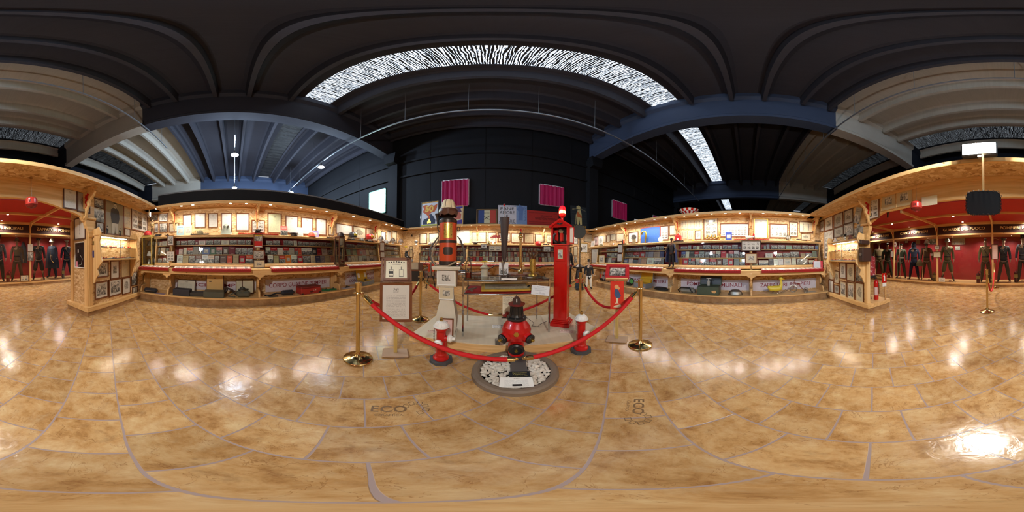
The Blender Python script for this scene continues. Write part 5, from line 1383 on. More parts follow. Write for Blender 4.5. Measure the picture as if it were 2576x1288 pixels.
MB().lathe([(.042, .022), (.044, .06), (.032, .09), (.025, .12), (.02, z - .16), (.028, z - .15), (.028, z - .13), (.04, z - .12), (.04, z - .105), (.022, z - .085), (.03, z - .065), (.016, z - .045), (.012, z - .02), (0, z - .02)], 20).build('pipe', BRASS, t)
MB().lathe([(.012, z - .02), (.015, z + .0), (.013, z + .025), (0, z + .026)], 10).build('red_tip', RED_CLOTH, t)
t, x, y = on_table('brass_grenade', 'engraved brass shell case full of copper nozzles on the right of the table', 'vase', 1340, 692)
MB().lathe([(.08, 0), (.075, .014), (.03, .035), (.03, .05), (.045, .055), (.048, .06), (.048, .26), (.042, .265), (0, .265)], 20).build('shell_case', m_plate(), t)
m = MB()
for k in range(7):
    a = k * .9; m.tube([(.02 * math.cos(a), .02 * math.sin(a), .26), (.03 * math.cos(a), .03 * math.sin(a), .31), (.08 * math.cos(a), .08 * math.sin(a), .36), (.06 * math.cos(a), .06 * math.sin(a), .42)], [.016, .01, .012, .006], 6)
m.build('nozzles', paint(120, 92, 66, .35, .8, name='old_copper'), t)
t, x, y = on_table('glass_dish', 'small pale disc lying on the right back of the table top', 'dish', 1333, 699)
MB().lathe([(.04, 0), (.045, .004), (.03, .006), (0, .006)], 20).build('disc', WHITE, t)
t = thing('silver_siren', 'small silver drum siren clamped beside the left edge of the glass table', 'siren', face(-.40, 2.36, 1.005, 0))
MB().cyl((-.06, 0, 0), (.06, 0, 0), .038, 18).cyl((-.04, 0, 0), (-.03, 0, 0), .042, 18).cyl((.03, 0, 0), (.04, 0, 0), .042, 18).build('drum', CHROME, t)
MB().tube([(0, 0, -.03), (0, .0, -.07), (.06, .03, -.075)], .006, 6).build('clamp', STEEL, t)
# papers fixed on the front of the table
t = thing('warning_notice', 'white notice asking visitors not to touch, taped at the right of the table front', 'notice', face(.655, 2.045, .80, -6) @ RY(math.radians(4)))
m = MB().sheet(-.12, .12, -.065, .065, 0); m.build('paper', paint(232, 236, 240, .6, name='white_notice_paper'), t)
for k, w in enumerate(('PER FAVORE', 'Guarda, sogna e divertiti con', 'una parte di storia italiana,', 'ma...', 'NON TOCCARE!')):
    lettering('lettering', w, .017 if k not in (1, 2) else .0135, paint(130, 130, 150, .7, name='grey_ink'), t, T((0, -.002, .045 - k * .022)))
t = thing('fire_poster', 'narrow cream printed poster headed with a factory fire, under the glass table', 'poster', face(.24, 2.075, .60, 3))
MB().sheet(-.075, .075, -.13, .13, 0).box(-.075, .075, .001, .003, -.13, .13).build('paper', paint(222, 212, 184, .7, name='cream_poster_paper'), t)
for w, z, s in (('EDISON', .108, .034), ('FACTORY FIRE', .083, .017), ('DECEMBER 9, 1914', .064, .0135), ('WEST ORANGE', .045, .010), ('NEW JERSEY', .028, .014), ('FIVE MILLION', .011, .011), ('LOSS', -.004, .010)):
    lettering('lettering', w, s, INK, t, T((0, -.002, z)), width=.128 if s > .012 else .09)
t = thing('old_boot', 'small red leather shoe hanging at the foot of the cream poster', 'shoe', face(.200, 2.035, .47, 0))
MB().tube([(-.03, 0, 0), (.0, 0, .0), (.02, 0, .02), (.03, 0, .06)], [.02, .026, .028, .024], 10).build('upper', LEATHER, t); MB().box(-.05, .045, -.018, .018, -.03, -.02).build('sole', DLEATHER, t)
m = MB()
t = thing('electric_cable', 'thin dark cable trailing down behind the table onto the platform', 'cable', (0, 0, 0))
MB().tube([(.42, 2.60, .75), (.43, 2.58, .5), (.5, 2.56, .3), (.62, 2.54, .20), (.7, 2.5, .135), (.64, 2.4, .128), (.72, 2.35, .128), (.8, 2.45, .128), (.92, 2.52, .128)], .004, 6).build('cable_run', IRONBLACK, t)
# little signs lying on the platform
for (u, v, w, bd, tx, lb, tu) in ((1093, 838, .20, 'r', 'E VIETATO|TOCCARE', 'small red lettered card lying on the platform left of the pedestal', 0), (1252, 826, .16, 'w', 'CHI ROMPE|PERCHE COSI', 'small white lettered card with glass edge lying in the middle of the platform', 0), (1425, 838, .20, 'r', 'SI PREGA|DI NON TOCCARE', 'small red lettered card lying before the call box', -6)):
    p = on_z(u, v, PZ)
    t = thing('table_sign', lb, 'sign', face(p.x, p.y, PZ + .001, tu) @ RX(math.radians(-76 if bd == 'r' else -60)) @ T((0, 0, .03)))
    MB().box(-w / 2, w / 2, -.002, .001, -.03, .035).build('card_plate', WHITE if bd == 'w' else paint(226, 206, 190, .5, name='pale_card'), t)
    for k, x_ in enumerate(tx.split('|')): lettering('lettering', x_, .026, paint(150, 20, 24, .5, name='red_ink') if bd == 'r' else INK, t, T((0, -.003, .018 - .03 * k)), width=w * .86)
t = thing('metal_box', 'small grey metal clamp on the platform edge beside the large hydrant', 'clamp', (.10, 1.89, PZ))
MB().box(-.03, .02, -.03, .03, 0, .07, 0, .004).build('clamp_body', STEEL, t)
# ---- printed emblems on two floor tiles
TILEINK = paint(120, 92, 62, .5, name='tile_print')
for (u, v, turn, s, lb) in ((978, 1030, 0, .16, 'grey printed word with ring of squares on the floor tile before the left stand'), (1605, 1022, -92, .145, 'grey printed word turned sideways on the floor tile before the right stanchion')):
    p = on_z(u, v, 0)
    t = thing('tile_emblem', lb, 'floor emblem', face(p.x, p.y, .0012, turn) @ RX(math.radians(-90)))
    lettering('lettering', 'ECO', s * .62, TILEINK, t, T((0, 0, 0)), bold=.002, space=1.08); lettering('lettering', 'CERAMICA', s * .2, TILEINK, t, T((0, 0, -s * .42)), width=s * .95)
    m = MB()
    for k in range(6):
        a = math.radians(150 - k * 45); cx_, cz_ = s * .95 + math.cos(a) * s * .38, s * .05 + math.sin(a) * s * .36
        X = m.X; m.X = T((cx_, 0, cz_)) @ RY(-a)
        for q in range(4):
            aa, bb = [(-1, -1), (1, -1), (1, 1), (-1, 1)][q], [(1, -1), (1, 1), (-1, 1), (-1, -1)][q]
            m.cyl((aa[0] * s * .11, 0, aa[1] * s * .09), (bb[0] * s * .11, 0, bb[1] * s * .09), .0016, 4)
        m.X = X
    m.build('ring_of_squares', TILEINK, t)
# ================================================================ UNIFORM SHOWCASES BEHIND THE ARCH
RED_CEIL = paint(176, 32, 28, .7, name='red_ceiling_paint')
DSIGN = paint(60, 34, 32, .5, name='dark_brown_board')
GILT = paint(232, 204, 146, .45, 0, name='gilded_letters')
PX = [-7.25, -4.97, -2.67, -.37, 2.10, 4.45, 6.8]
struct('wall_uniform_back', MB().box(-7.4, 7.0, .95, 1.0, 0, 2.6), RED_WALL, WS.mat)
struct('baseboard_uniform', MB().box(-7.4, 7.0, .02, 1.0, 0, .10), BASETILE, WS.mat)
struct('trim_uniform_base', MB().box(-7.4, 7.0, 0, 1.0, .10, .17), PINE, WS.mat)
struct('ceiling_red', MB().box(-7.4, 7.0, -2.62, 1.0, 2.60, 2.63), RED_CEIL, WS.mat)
struct('trim_soffit', MB().box(-7.4, 7.0, .0, .95, 2.10, 2.12), PINE, WS.mat)
struct('wall_uniform_left', MB().box(6.95, 7.0, 0, 1, 0, 2.6), PINE, WS.mat); struct('wall_uniform_right', MB().box(-7.4, -7.35, 0, 1, 0, 2.6), PINE, WS.mat)
k = 0
for x in PX:
    k += 1
    struct('trim_upright_%d' % k, MB().box(x - .035, x + .035, -.03, .05, .17, 2.60).box(x - .03, x + .03, -2.6, -.03, 2.52, 2.60), PINE_V, WS.mat)
    if -6 < x < 6:
        t = thing('post_bracket', 'small fretted bracket at the top of the showcase post ' + {-4.97: 'right of the red cross disc', -2.67: 'left of the fire guards board', -.37: 'beside the black tray', 2.10: 'left of the sappers board', 4.45: 'hidden near the left pier'}[x], 'bracket', WS.at(x, .03), 'brackets of the uniform showcases')
        MB().prism([(0, 2.52), (-.28, 2.52), (-.2, 2.44), (-.12, 2.40), (-.07, 2.30), (-.05, 2.18), (0, 2.1)], -.018, .018, 0, 'x').build('bracket_board', PINE, t)
        MB().prism([(-.03, 2.42), (-.09, 2.45), (-.1, 2.39), (-.05, 2.3), (-.03, 2.25)], .018, .024, 0, 'x').build('ornament', RED_GLOSS, t)
struct('trim_purlin_1', MB().box(-7.4, 7.0, -1.50, -1.42, 2.535, 2.60), PINE, WS.mat)
struct('trim_purlin_2', MB().box(-7.4, 7.0, -.06, .0, 2.50, 2.60), PINE, WS.mat)
struct('trim_sign_rail', MB().box(-7.4, 7.0, -.03, .03, 2.09, 2.15), PINE, WS.mat)
for i, w in enumerate(('POMPIERI COMUNALI', 'CIVICI POMPIERI', 'GUARDIE DEL FUOCO', 'POMPIERI MUNICIPALI', 'ZAPPATORI POMPIERI')):
    a, b = PX[i] + .04, PX[i + 1] - .04
    t = thing('sign_board', ['dark sign board lettered for the communal firemen', 'dark sign board lettered for the civic firemen', 'dark sign board lettered for the fire guards', 'dark sign board lettered for the municipal firemen', 'dark sign board lettered for the sapper firemen'][i], 'sign', WS.at((a + b) / 2, .02, 2.32), 'sign boards of the uniform showcases')
    MB().box(-(b - a) / 2, (b - a) / 2, 0, .015, -.175, .17).build('board', DSIGN, t)
    lettering('lettering', w, .16, GILT, t, T((0, -.012, .02)), width=(b - a) * (.78 if len(w) > 16 else .66), extrude=.008, bold=.002)
for i in range(6):
    a, b = PX[i] + .035, PX[i + 1] - .035
    t = thing('uniform_showcase', 'large glass front of the uniform showcase, ' + ['far right of the fire extinguisher', 'with the hooded figure', 'with the khaki figure', 'below the municipal sign', 'with the caped trumpeter', 'nearest the left pier'][i], 'display case', WS.at(0, -.01), 'glass fronts of the uniform showcases')
    MB().sheet(a, b, .17, 2.10, .0).build('pane', GLASS, t)
for kk, (x, y, z, e) in enumerate(((-.91, -4.88, 2.53, 1), (-.9, -6.12, 2.595, 1), (-3.3, -6.12, 2.595, 1), (-3.3, -4.88, 2.53, 1), (1.5, -4.88, 2.53, 1), (1.5, -6.12, 2.595, 1), (3.9, -4.88, 2.53, 1), (3.9, -6.12, 2.595, 1), (6.2, -6.12, 2.595, 1))):
    downlight(Vector((x, y, 0)), z, 'bright downlight on the red ceiling, %s' % ('on the inner batten beside the black tray', 'above the municipal sign', 'above the sappers sign', 'on the inner batten by the left drum', 'on the inner batten right of the right drum', 'above the fire guards sign', 'on the inner batten behind the right pier arch', 'above the civic firemen sign', 'above the communal firemen sign')[kk], 'downlights on the red ceiling', HALL_W, 40)
for kk, x in enumerate((-5.6, -4.2, -3.0, -1.6, -.4, .9, 2.1, 3.3, 4.4, 5.6)):
    downlight(Vector((x, -6.75, 0)), 2.098, '%s small downlight inside the uniform showcases, counted from the left pier side' % ORD[kk], 'downlights inside the uniform showcases', HALL_W * .55, 12, .02)
# ---------------------------------------------------------------- figures
def skin(name, chain, mat, parent, sub=1):
    """chain: list of (key, parent key, (x,y,z), radius or (rx,ry)); a connected skeleton grown into one surface"""
    me = bpy.data.meshes.new(name); idx = {c[0]: i for i, c in enumerate(chain)}
    me.from_pydata([c[2] for c in chain], [(idx[c[1]], i) for i, c in enumerate(chain) if c[1] is not None], [])
    o = link(name, me, parent); me.materials.append(mat)
    md = o.modifiers.new('skin', 'SKIN'); md.use_smooth_shade = True
    sv = me.skin_vertices
    if not sv:
        pass
    for i, c in enumerate(chain):
        r = c[3] if isinstance(c[3], tuple) else (c[3], c[3]); me.skin_vertices[0].data[i].radius = r
    me.skin_vertices[0].data[0].use_root = True
    smooth_obj(o, sub)
    return o
SKINM = paint(196, 164, 138, .5, name='mannequin_skin')
def arm(s, sh, el, wr, r=(.05, .045, .036), pre=''):
    return [('sh%d' % s, 'chest', sh, r[0]), ('el%d' % s, 'sh%d' % s, el, r[1]), ('wr%d' % s, 'el%d' % s, wr, r[2])]
def hand(s, wr, key):
    x, y, z = wr; out = [('pa%d' % s, key, (x + .004 * s, y - .01, z - .05), (.034, .018))]
    for k in range(4):
        fx = x - .004 * s; dy = (k - 1.5) * .017; L_ = (.034, .042, .04, .03)[k]
        out.append(('f%d%d' % (s, k), 'pa%d' % s, (fx, y - .012 + dy, z - .088), .0085)); out.append(('g%d%d' % (s, k), 'f%d%d' % (s, k), (fx - .008 * s, y - .02 + dy, z - .088 - L_), .0075))
    out.append(('t%d' % s, 'pa%d' % s, (x - .012 * s, y - .045, z - .065), .009)); out.append(('u%d' % s, 't%d' % s, (x - .014 * s, y - .055, z - .092), .008))
    return out
HATM = {}
def figure(label, at, scale=1.0, jacket=(80, 72, 52), trousers=None, boots=(30, 26, 24), hat='peak', hatc=None, style='tunic', spread=.12, belt=(40, 34, 30), skinc=SKINM, extras=None, group='uniformed mannequins', arms=None, name='mannequin', turn=0, kneepants=False):
    trousers = trousers or jacket; hatc = hatc or jacket
    t = thing(name, label, 'mannequin', at @ RZ(math.radians(turn)) @ Matrix.Diagonal((scale, scale, scale, 1)), group)
    jm, tm, bm, hm = paint(*[c * 1.18 for c in jacket], .85), paint(*[c * 1.18 for c in trousers], .85), paint(*boots, .4), paint(*hatc, .7)
    A = arms or {1: ((.185, 0, 1.44), (.25, .02, 1.17), (.27, -.04, .93)), -1: ((-.185, 0, 1.44), (-.25, .02, 1.17), (-.27, -.04, .93))}
    sp = spread
    body = [('pelvis', None, (0, 0, .95), (.12, .09)), ('waist', 'pelvis', (0, 0, 1.10), (.11, .08)), ('chest', 'waist', (0, 0, 1.38), (.13, .09)), ('neck', 'chest', (0, .0, 1.53), .05), ('jaw', 'neck', (0, -.015, 1.61), (.058, .062)), ('skull', 'jaw', (0, 0, 1.70), (.072, .085)), ('crown', 'skull', (0, .005, 1.76), (.05, .06))]
    for s in (-1, 1):
        body += [('hip%d' % s, 'pelvis', (s * .09, 0, .88), .075), ('kn%d' % s, 'hip%d' % s, (s * (.09 + sp * .4), -.01, .50), .05), ('an%d' % s, 'kn%d' % s, (s * (.09 + sp), .02, .09), .036), ('toe%d' % s, 'an%d' % s, (s * (.10 + sp * 1.1), -.12, .035), .035)]
        body += arm(s, *A[s]); body += hand(s, A[s][2], 'wr%d' % s)
    skin('body', body, skinc, t)
    m = MB(); m.ball((0, -.088, 1.655), .013, 0, 8, 5, (.8, 1, 1.5));
    for s in (-1, 1): m.ball((s * .075, .0, 1.665), .014, 0, 6, 4, (.4, .8, 1.5))
    m.build('nose_and_ears', skinc, t)
    m = MB()
    for s in (-1, 1): m.ball((s * .028, -.078, 1.685), .008, 0, 6, 4, (1.2, .6, .7))
    m.build('eyes', IRONBLACK, t); MB().box(-.02, .02, -.082, -.074, 1.612, 1.619).build('mouth', paint(140, 80, 70, .6), t)
    # jacket
    low = {'tunic': .86, 'short': .98, 'coat': .62, 'cape': .62}[style]
    J = [('chest', None, (0, 0, 1.36), (.165, .115)), ('neckb', 'chest', (0, 0, 1.50), (.062, .06)), ('waist', 'chest', (0, 0, 1.10), (.14, .105)), ('hem', 'waist', (0, 0, .95), (.17, .13)), ('hem2', 'hem', (0, 0, low), (.18, .14))]
    for s in (-1, 1): J += arm(s, *A[s], r=(.075, .062, .05))
    skin('jacket', J, jm, t)
    if style == 'cape':
        MB().lathe([(.36, .48), (.33, .8), (.27, 1.15), (.21, 1.38), (.12, 1.49), (.07, 1.53)], 18, sy=.75).build('cape', jm, t)
    m = MB().lathe([(.148, 1.035), (.155, 1.05), (.155, 1.085), (.148, 1.10)], 18, sy=.78); m.build('belt', paint(*belt, .4), t) if style != 'cape' else None
    m = MB()
    for z in (1.40, 1.32, 1.24, 1.16): m.ball((0, -.118, z), .009, 0, 6, 4)
    if style != 'cape': m.build('buttons', BRASS, t)
    # trousers
    Tr = [('pel', None, (0, 0, .93), (.145, .11))]
    for s in (-1, 1):
        w = .115 if kneepants else .088
        Tr += [('h%d' % s, 'pel', (s * .10, 0, .82), .10), ('k%d' % s, 'h%d' % s, (s * (.10 + sp * .4), -.01, .50), w), ('a%d' % s, 'k%d' % s, (s * (.095 + sp * (.55 if kneepants else 1)), .0 if kneepants else .02, .38 if kneepants else .10), .06 if kneepants else .062)]
    skin('trousers', Tr, tm, t)
    for s in (-1, 1):
        B = [('c', None, (s * (.095 + sp * .55), .01, .38 if kneepants else .22), .056), ('a', 'c', (s * (.09 + sp), .025, .09), .046), ('t', 'a', (s * (.10 + sp * 1.1), -.13, .045), (.045, .04))]
        skin('boot', B, bm, t)
    m = MB()
    if hat == 'peak':
        m.lathe([(.09, 1.735), (.092, 1.77), (.125, 1.80), (.12, 1.822), (.0, 1.828)], 20, sy=1.1); m.prism([(-.07, -.08), (-.05, -.135), (.05, -.135), (.07, -.08)], 1.735, 1.745, 0, 'z')
    elif hat == 'garrison':
        m.prism([(-.12, 1.725), (.10, 1.725), (.11, 1.78), (0, 1.84), (-.11, 1.79)], -.045, .045, 0, 'x')
    elif hat == 'helmet':
        m.lathe([(.135, 1.70), (.125, 1.715), (.105, 1.73), (.10, 1.78), (.07, 1.84), (.03, 1.862), (0, 1.865)], 20, sy=1.18); m.prism([(-.11, 1.80), (.11, 1.80), (.06, 1.88), (-.06, 1.885)], -.01, .01, 0, 'x')
    elif hat == 'brim':
        m.lathe([(.17, 1.735), (.168, 1.742), (.09, 1.75), (.088, 1.80), (.06, 1.86), (0, 1.87)], 20)
    elif hat == 'hood':
        m.lathe([(.12, 1.56), (.125, 1.66), (.11, 1.76), (.06, 1.83), (0, 1.85)], 18, cy=.03); m.lathe([(.16, 1.48), (.12, 1.57)], 18)
    elif hat == 'tall':
        m.lathe([(.125, 1.735), (.12, 1.742), (.088, 1.75), (.095, 1.86), (.09, 1.88), (0, 1.885)], 20)
    elif hat == 'flat':
        m.lathe([(.09, 1.735), (.10, 1.76), (.115, 1.785), (.0, 1.80)], 20, sy=1.15); m.prism([(-.06, -.08), (-.05, -.12), (.05, -.12), (.06, -.08)], 1.738, 1.748, 0, 'z')
    m.build('hat', hm, t)
    if hat in ('peak', 'tall', 'brim'): MB().ball((0, -.098 if hat != 'peak' else -.11, 1.785), .014, 0, 8, 5, (1, .4, 1)).build('badge', GOLD, t)
    if extras: extras(t)
    return t
def stand(u, vtop, vbot, z=.17):
    p = on_z(u, vbot, z); y = max(-7.0, min(-6.62, p.y)); k = y / p.y
    r = ray(u, 640); k2 = y / r.y; x = r.x * k2
    h = up_to(x, y, u, vtop) - z
    return x, y, h / 1.86
def fig(u, vt, vb, label, **kw):
    x, y, s = stand(u, vt, vb); return figure(label, face(x, y, .17), s, **kw)
def ex_bag(t):
    MB().lathe([(.02, .98), (.1, .93), (.17, .78), (.16, .66), (.0, .62)], 14, cx=.27, cy=-.12, sy=.45).build('canvas_bag', paint(150, 142, 110, .9, name='canvas'), t)
def ex_mask(t):
    MB().ball((0, -.07, 1.64), .07, 0, 12, 8, (1, .7, 1.1)).build('gas_mask', paint(70, 64, 56, .5), t); MB().tube([(0, -.13, 1.60), (0, -.17, 1.45), (.02, -.16, 1.3)], .028, 8).build('breathing_tube', paint(150, 120, 84, .7), t)
    MB().cyl((-.2, -.22, .05), (-.12, -.18, 1.45), .012, 8).build('pole', PINE, t); MB().box(.17, .27, -.14, -.1, 1.13, 1.23).build('armband', WHITE, t)
def ex_horn(t):
    MB().tube([(.08, -.24, 1.25), (.10, -.29, .95), (.2, -.29, .8), (.2, -.29, 1.05), (.15, -.29, 1.1), (.17, -.3, .85), (.29, -.31, .74)], [.008, .008, .008, .008, .008, .012, .04], 8).build('trumpet', BRASS, t)
def ex_strap(t):
    m = MB(); m.tube([(-.13, -.08, 1.48), (0, -.14, 1.28), (.14, -.10, 1.08)], .012, 6); m.build('cross_strap', paint(50, 36, 28, .5), t)
def ex_sword(t):
    ex_strap(t); MB().box(-.2, -.02, -.16, -.14, 1.0, 1.03).build('dagger_hanger', STEEL, t); MB().cyl((-.13, -.15, 1.0), (-.12, -.16, .55), .008, 6).build('sabre', STEEL, t)
NAVYC, OLIVE, KHAKI, BROWN, DGREEN, BLK = (28, 32, 46), (88, 84, 58), (112, 98, 66), (92, 66, 48), (58, 62, 46), (22, 22, 28)
fig(2211, 609, 700, 'mannequin in olive tunic with white-topped peaked cap behind the brick-red tank', jacket=KHAKI, hat='peak', hatc=(210, 204, 188))
fig(2233, 610, 700, 'mannequin in dark green tunic and forage cap, first left of the red cross disc', jacket=DGREEN, hat='garrison', extras=ex_strap)
fig(2267, 610, 703, 'mannequin in green overalls, flat cap and white belt, by the red cross disc', jacket=DGREEN, hat='flat', belt=(220, 215, 200), turn=-12)
fig(2299, 607, 704, 'mannequin in dark blue hooded oilskin holding a canvas bag', jacket=(34, 38, 58), hat='hood', style='coat', extras=ex_bag)
fig(2331, 604, 705, 'mannequin in brown gas-mask outfit with white helmet and armband', jacket=BROWN, hat='helmet', hatc=(208, 204, 190), extras=ex_mask)
fig(2383, 599, 709, 'mannequin in olive greatcoat and steel helmet with wide breeches and black boots', jacket=OLIVE, hat='helmet', hatc=(120, 122, 110), kneepants=True, spread=.16, extras=ex_strap)
fig(2479, 598, 710, 'mannequin in khaki battledress with forage cap beside the showcase post', jacket=KHAKI, trousers=(84, 66, 48), hat='garrison', hatc=(92, 72, 52), spread=.08, extras=ex_strap)
fig(2525, 597, 711, 'mannequin in dark leather tunic and peaked cap right of the showcase post', jacket=(36, 36, 40), trousers=(70, 66, 56), hat='peak', hatc=(60, 56, 48), spread=.14, extras=ex_strap)
fig(2573, 592, 710, 'mannequin in black tunic with tall hat under the municipal sign', jacket=(40, 40, 48), trousers=(64, 58, 50), hat='tall', hatc=BLK, spread=.08, extras=ex_strap)
fig(43, 599, 707, 'mannequin in brown uniform with wide-brimmed hat under the municipal sign', jacket=(96, 80, 64), hat='brim', hatc=(110, 92, 70), spread=.12)
fig(97, 598, 704, 'mannequin in black uniform with breeches and peaked cap, right of the showcase post', jacket=BLK, hat='peak', hatc=BLK, kneepants=True, spread=.13, extras=ex_sword)
fig(131, 600, 700, 'mannequin wrapped in a long navy cape with a trumpet and pale helmet', jacket=NAVYC, hat='helmet', hatc=(186, 180, 160), style='cape', extras=ex_horn, turn=-35)
fig(168, 602, 698, 'mannequin in navy dress uniform with white-topped cap, nearest the left pier', jacket=NAVYC, hat='peak', hatc=(216, 210, 196), extras=ex_strap)
x, y, s = stand(62, 604, 660)
t = thing('hanging_cloak', 'black cloak hanging on the back wall behind the brown-uniformed mannequin', 'cloak', face(x, -7.2, .9))
MB().lathe([(.17, .0), (.17, .35), (.13, .75), (.05, .93), (.03, .98)], 14, sy=.5).build('cloak_cloth', paint(26, 24, 28, .9), t)
# objects at the mannequins' feet and on the posts
def at_ws(u, v, z=.17, dy=.25):
    p = on_z(u, v, z); k = (-6.35 - dy) / p.y; return p.x * k, p.y * k
def cyl_ext(u, vt, vb, label, c=(150, 26, 26), r=.075, dy=.2, head=True, cat='extinguisher', nm='fire_extinguisher'):
    x, y = at_ws(u, vb, .17, dy); h = max(.25, up_to(x, y, u, vt) - .17)
    t = thing(nm, label, cat, face(x, y, .17))
    MB().lathe([(r, 0), (r, h * .72), (r * .7, h * .8), (r * .25, h * .85), (r * .25, h * .95), (0, h * .95)], 18).build('cylinder', paint(*c, .35), t)
    MB().box(-r, r, -r - .003, -r + .02, h * .35, h * .6).build('label_plate', paint(200, 176, 110, .5), t)
    if head: MB().tube([(0, 0, h * .93), (r, 0, h), (r * 1.7, 0, h * .8), (r * 1.8, -.02, h * .45)], .012, 6).build('hose', IRONBLACK, t)
cyl_ext(20, 681, 708, 'small red extinguisher with yellow band at the feet of the brown-uniformed mannequin')
cyl_ext(2461, 682, 712, 'dark red extinguisher with curled hose at the feet of the khaki mannequin', c=(110, 24, 28), dy=.12)
cyl_ext(2556, 676, 710, 'dark red extinguisher with yellow label between two dark mannequins', c=(96, 24, 26), head=False)
cyl_ext(2494, 698, 711, 'small grey shell at the foot of the showcase post', c=(84, 80, 76), r=.045, head=False, cat='shell', nm='metal_shell')
cyl_ext(2350, 682, 703, 'tarnished brass extinguisher beside the post of the fire guards showcase', c=(130, 104, 56), head=False)
cyl_ext(2236, 680, 701, 'orange-red extinguisher at the feet of the green-uniformed mannequin', c=(170, 50, 34), head=False)
cyl_ext(159, 668, 699, 'tall grey metal funnel beside the mannequin nearest the left pier', c=(120, 112, 104), r=.06, head=False, cat='funnel', nm='metal_funnel')
for u, v, lb, c in ((2390, 709, 'pink caption card before the greatcoat mannequin', (226, 180, 160)), (2540, 711, 'pink caption card between the dark mannequins boots', (226, 184, 164)), (2572, 712, 'pink caption card near the tall-hatted mannequin', (226, 184, 164)), (40, 708, 'pink caption card before the brown-uniformed mannequin', (226, 184, 164)), (106, 703, 'pink caption card before the black-uniformed mannequin', (226, 184, 164)), (2285, 702, 'pink caption card before the hooded mannequin', (226, 184, 164)), (2312, 703, 'amber block on the plinth right of the hooded mannequin', (206, 160, 84)), (2337, 704, 'pinkish folded card before the gas-mask mannequin', (216, 186, 164))):
    x, y = at_ws(u, v, .17, .07)
    MB().box(-.05, .05, -.01, .03, 0, .085, 0, .004).build('caption_card', paint(*c, .7), None, face(x, y, .17), label=lb, cat='card')
for (u0, u1, v0, v1, kd, lb, fr, pp, d) in ((51, 72.5, 691.5, 707.5, 'grid2x2', 'small framed sheet with four pictures standing at the foot of the showcase post', 'dark', 'cream', .012), (70, 82, 614, 632, 'document', 'white typed sheet pinned on the post under the municipal sign', None, 'white', .04), (68.5, 85, 632, 656.5, 'landscape', 'brown framed crowd photograph hanging on the showcase post', 'brown', 'sepia', .05),
                                      (2494.5, 2511, 615, 652.5, 'cover_plain', 'dark framed red certificate hanging on the post by the khaki mannequin', 'dark', 'pink', .05), (2351, 2363.5, 617, 628, 'photo_wide_mat', 'small dark framed photograph on the post of the fire guards', 'dark', 'white', .05), (2347.5, 2367.5, 633, 648, 'document', 'framed yellowed letter hanging below a small frame on the post', 'dark', 'cream', .06),
                                      (2241, 2248, 632, 646, 'document', 'small white sheet on the post left of the red cross disc', None, 'white', .04), (2362, 2377, 698, 709, 'cover_inset', 'white printed card with yellow square beside the greatcoat mannequin', None, 'white', .02)):
    framed(WS, d, u0, u1, v0, v1, kd, lb, fr, pp, group='pictures of the uniform showcases')
for (u0, u1, v0, v1, kd, lb, fr, pp) in ((2393, 2428.5, 589, 616, 'grid8x5', 'large framed sheet of many insignia on the red back wall', 'brown', 'sepia'), (2403, 2415, 619.5, 629, 'grid2x2', 'small pair of photographs on the red back wall', None, 'grey'), (2276, 2284.5, 597, 612, 'figures2', 'small framed picture of two figures on the red back wall', 'dark', 'white'), (2304, 2315, 597, 613, 'document', 'yellowed sheet on the red back wall behind the hooded mannequin', None, 'tan'), (2337, 2355, 598, 615, 'landscape', 'dark group photograph on the red back wall', 'dark', 'grey')):
    framed(WS, -.93, u0, u1, v0, v1, kd, lb, fr, pp, group='pictures of the uniform showcases')
s, z = WS.hit(2252.5, 615, .0)
t = thing('cross_disc', 'white oval disc with a red cross beside the showcase post', 'sign', WS.at(s, .02, z))
MB().lathe([(0, 0), (.085, 0), (.085, .01), (0, .01)], 24).build('disc', WHITE, t, RX(PI / 2) @ Matrix.Diagonal((.9, 1.6, 1, 1)))
MB().box(-.05, .05, -.016, -.011, -.012, .012).box(-.01, .01, -.016, -.011, -.09, .09).build('red_cross', RED_GLOSS, t)
s, z = WS.hit(2262, 640, -.3)
t = thing('ski', 'pair of pale wooden skis standing beside the flat-capped mannequin', 'skis', WS.at(s, -.10, .17))
for dx in (0, .17): MB().tube([(dx + .05, 0, 0), (dx, 0, 1.2), (dx, -.02, 1.75), (dx - .02, -.05, 1.88)], [.016, .018, .018, .012], 6).build('single_ski', paint(200, 186, 160, .5), t)
t = thing('coat_hanger', 'wooden coat hanger behind the post by the khaki mannequin', 'hanger', WS.at(WS.hit(2503, 612, -.1)[0], -.2, 1.95))
MB().tube([(-.17, 0, -.06), (0, 0, 0), (.17, 0, -.06)], .009, 6).build('hanger_bar', PINE, t); MB().tube([(0, 0, 0), (0, 0, .15)], .003, 5).build('hook', STEEL, t)
# ---- things around the arch
def bell(u, v, lb):
    r = ray(u, v); k = -2.36 / r.y; p = Vector((r.x * k, -2.36, H + r.z * k))
    t = thing('fire_bell', lb, 'bell', face(p.x, p.y, p.z), 'red enamel drums under the arch')
    MB().lathe([(.0, .115), (.03, .10), (.085, .07), (.095, .05)], 24).build('lid', RED_OLD, t)
    MB().lathe([(.095, .05), (.098, -.02), (.095, -.04)], 24).build('drum', RED_OLD, t)
    MB().lathe([(.095, -.04), (.07, -.07), (.03, -.09), (.028, -.10), (0, -.10)], 24).build('funnel', paint(130, 24, 26, .35), t)
    for a in ((-.02, .0), (.0, .0), (-.02, .02), (.0, .02)): MB().box(-.02 + a[0], -.008 + a[0], -.1, -.094, a[1] - .01, a[1] + .002).build('vent_hole', IRONBLACK, t)
    MB().cyl((0, 0, .11), (0, 0, max(.13, 2.56 - p.z)), .004, 6).build('hanging_wire', STEEL, t)
RED_OLD = paint(196, 60, 52, .3, coat=.3, name='old_red_enamel')
bell(79, 510, 'red enamel drum hanging under the arch on the left'); bell(2305, 519, 'red enamel drum hanging under the arch left of the black tray')
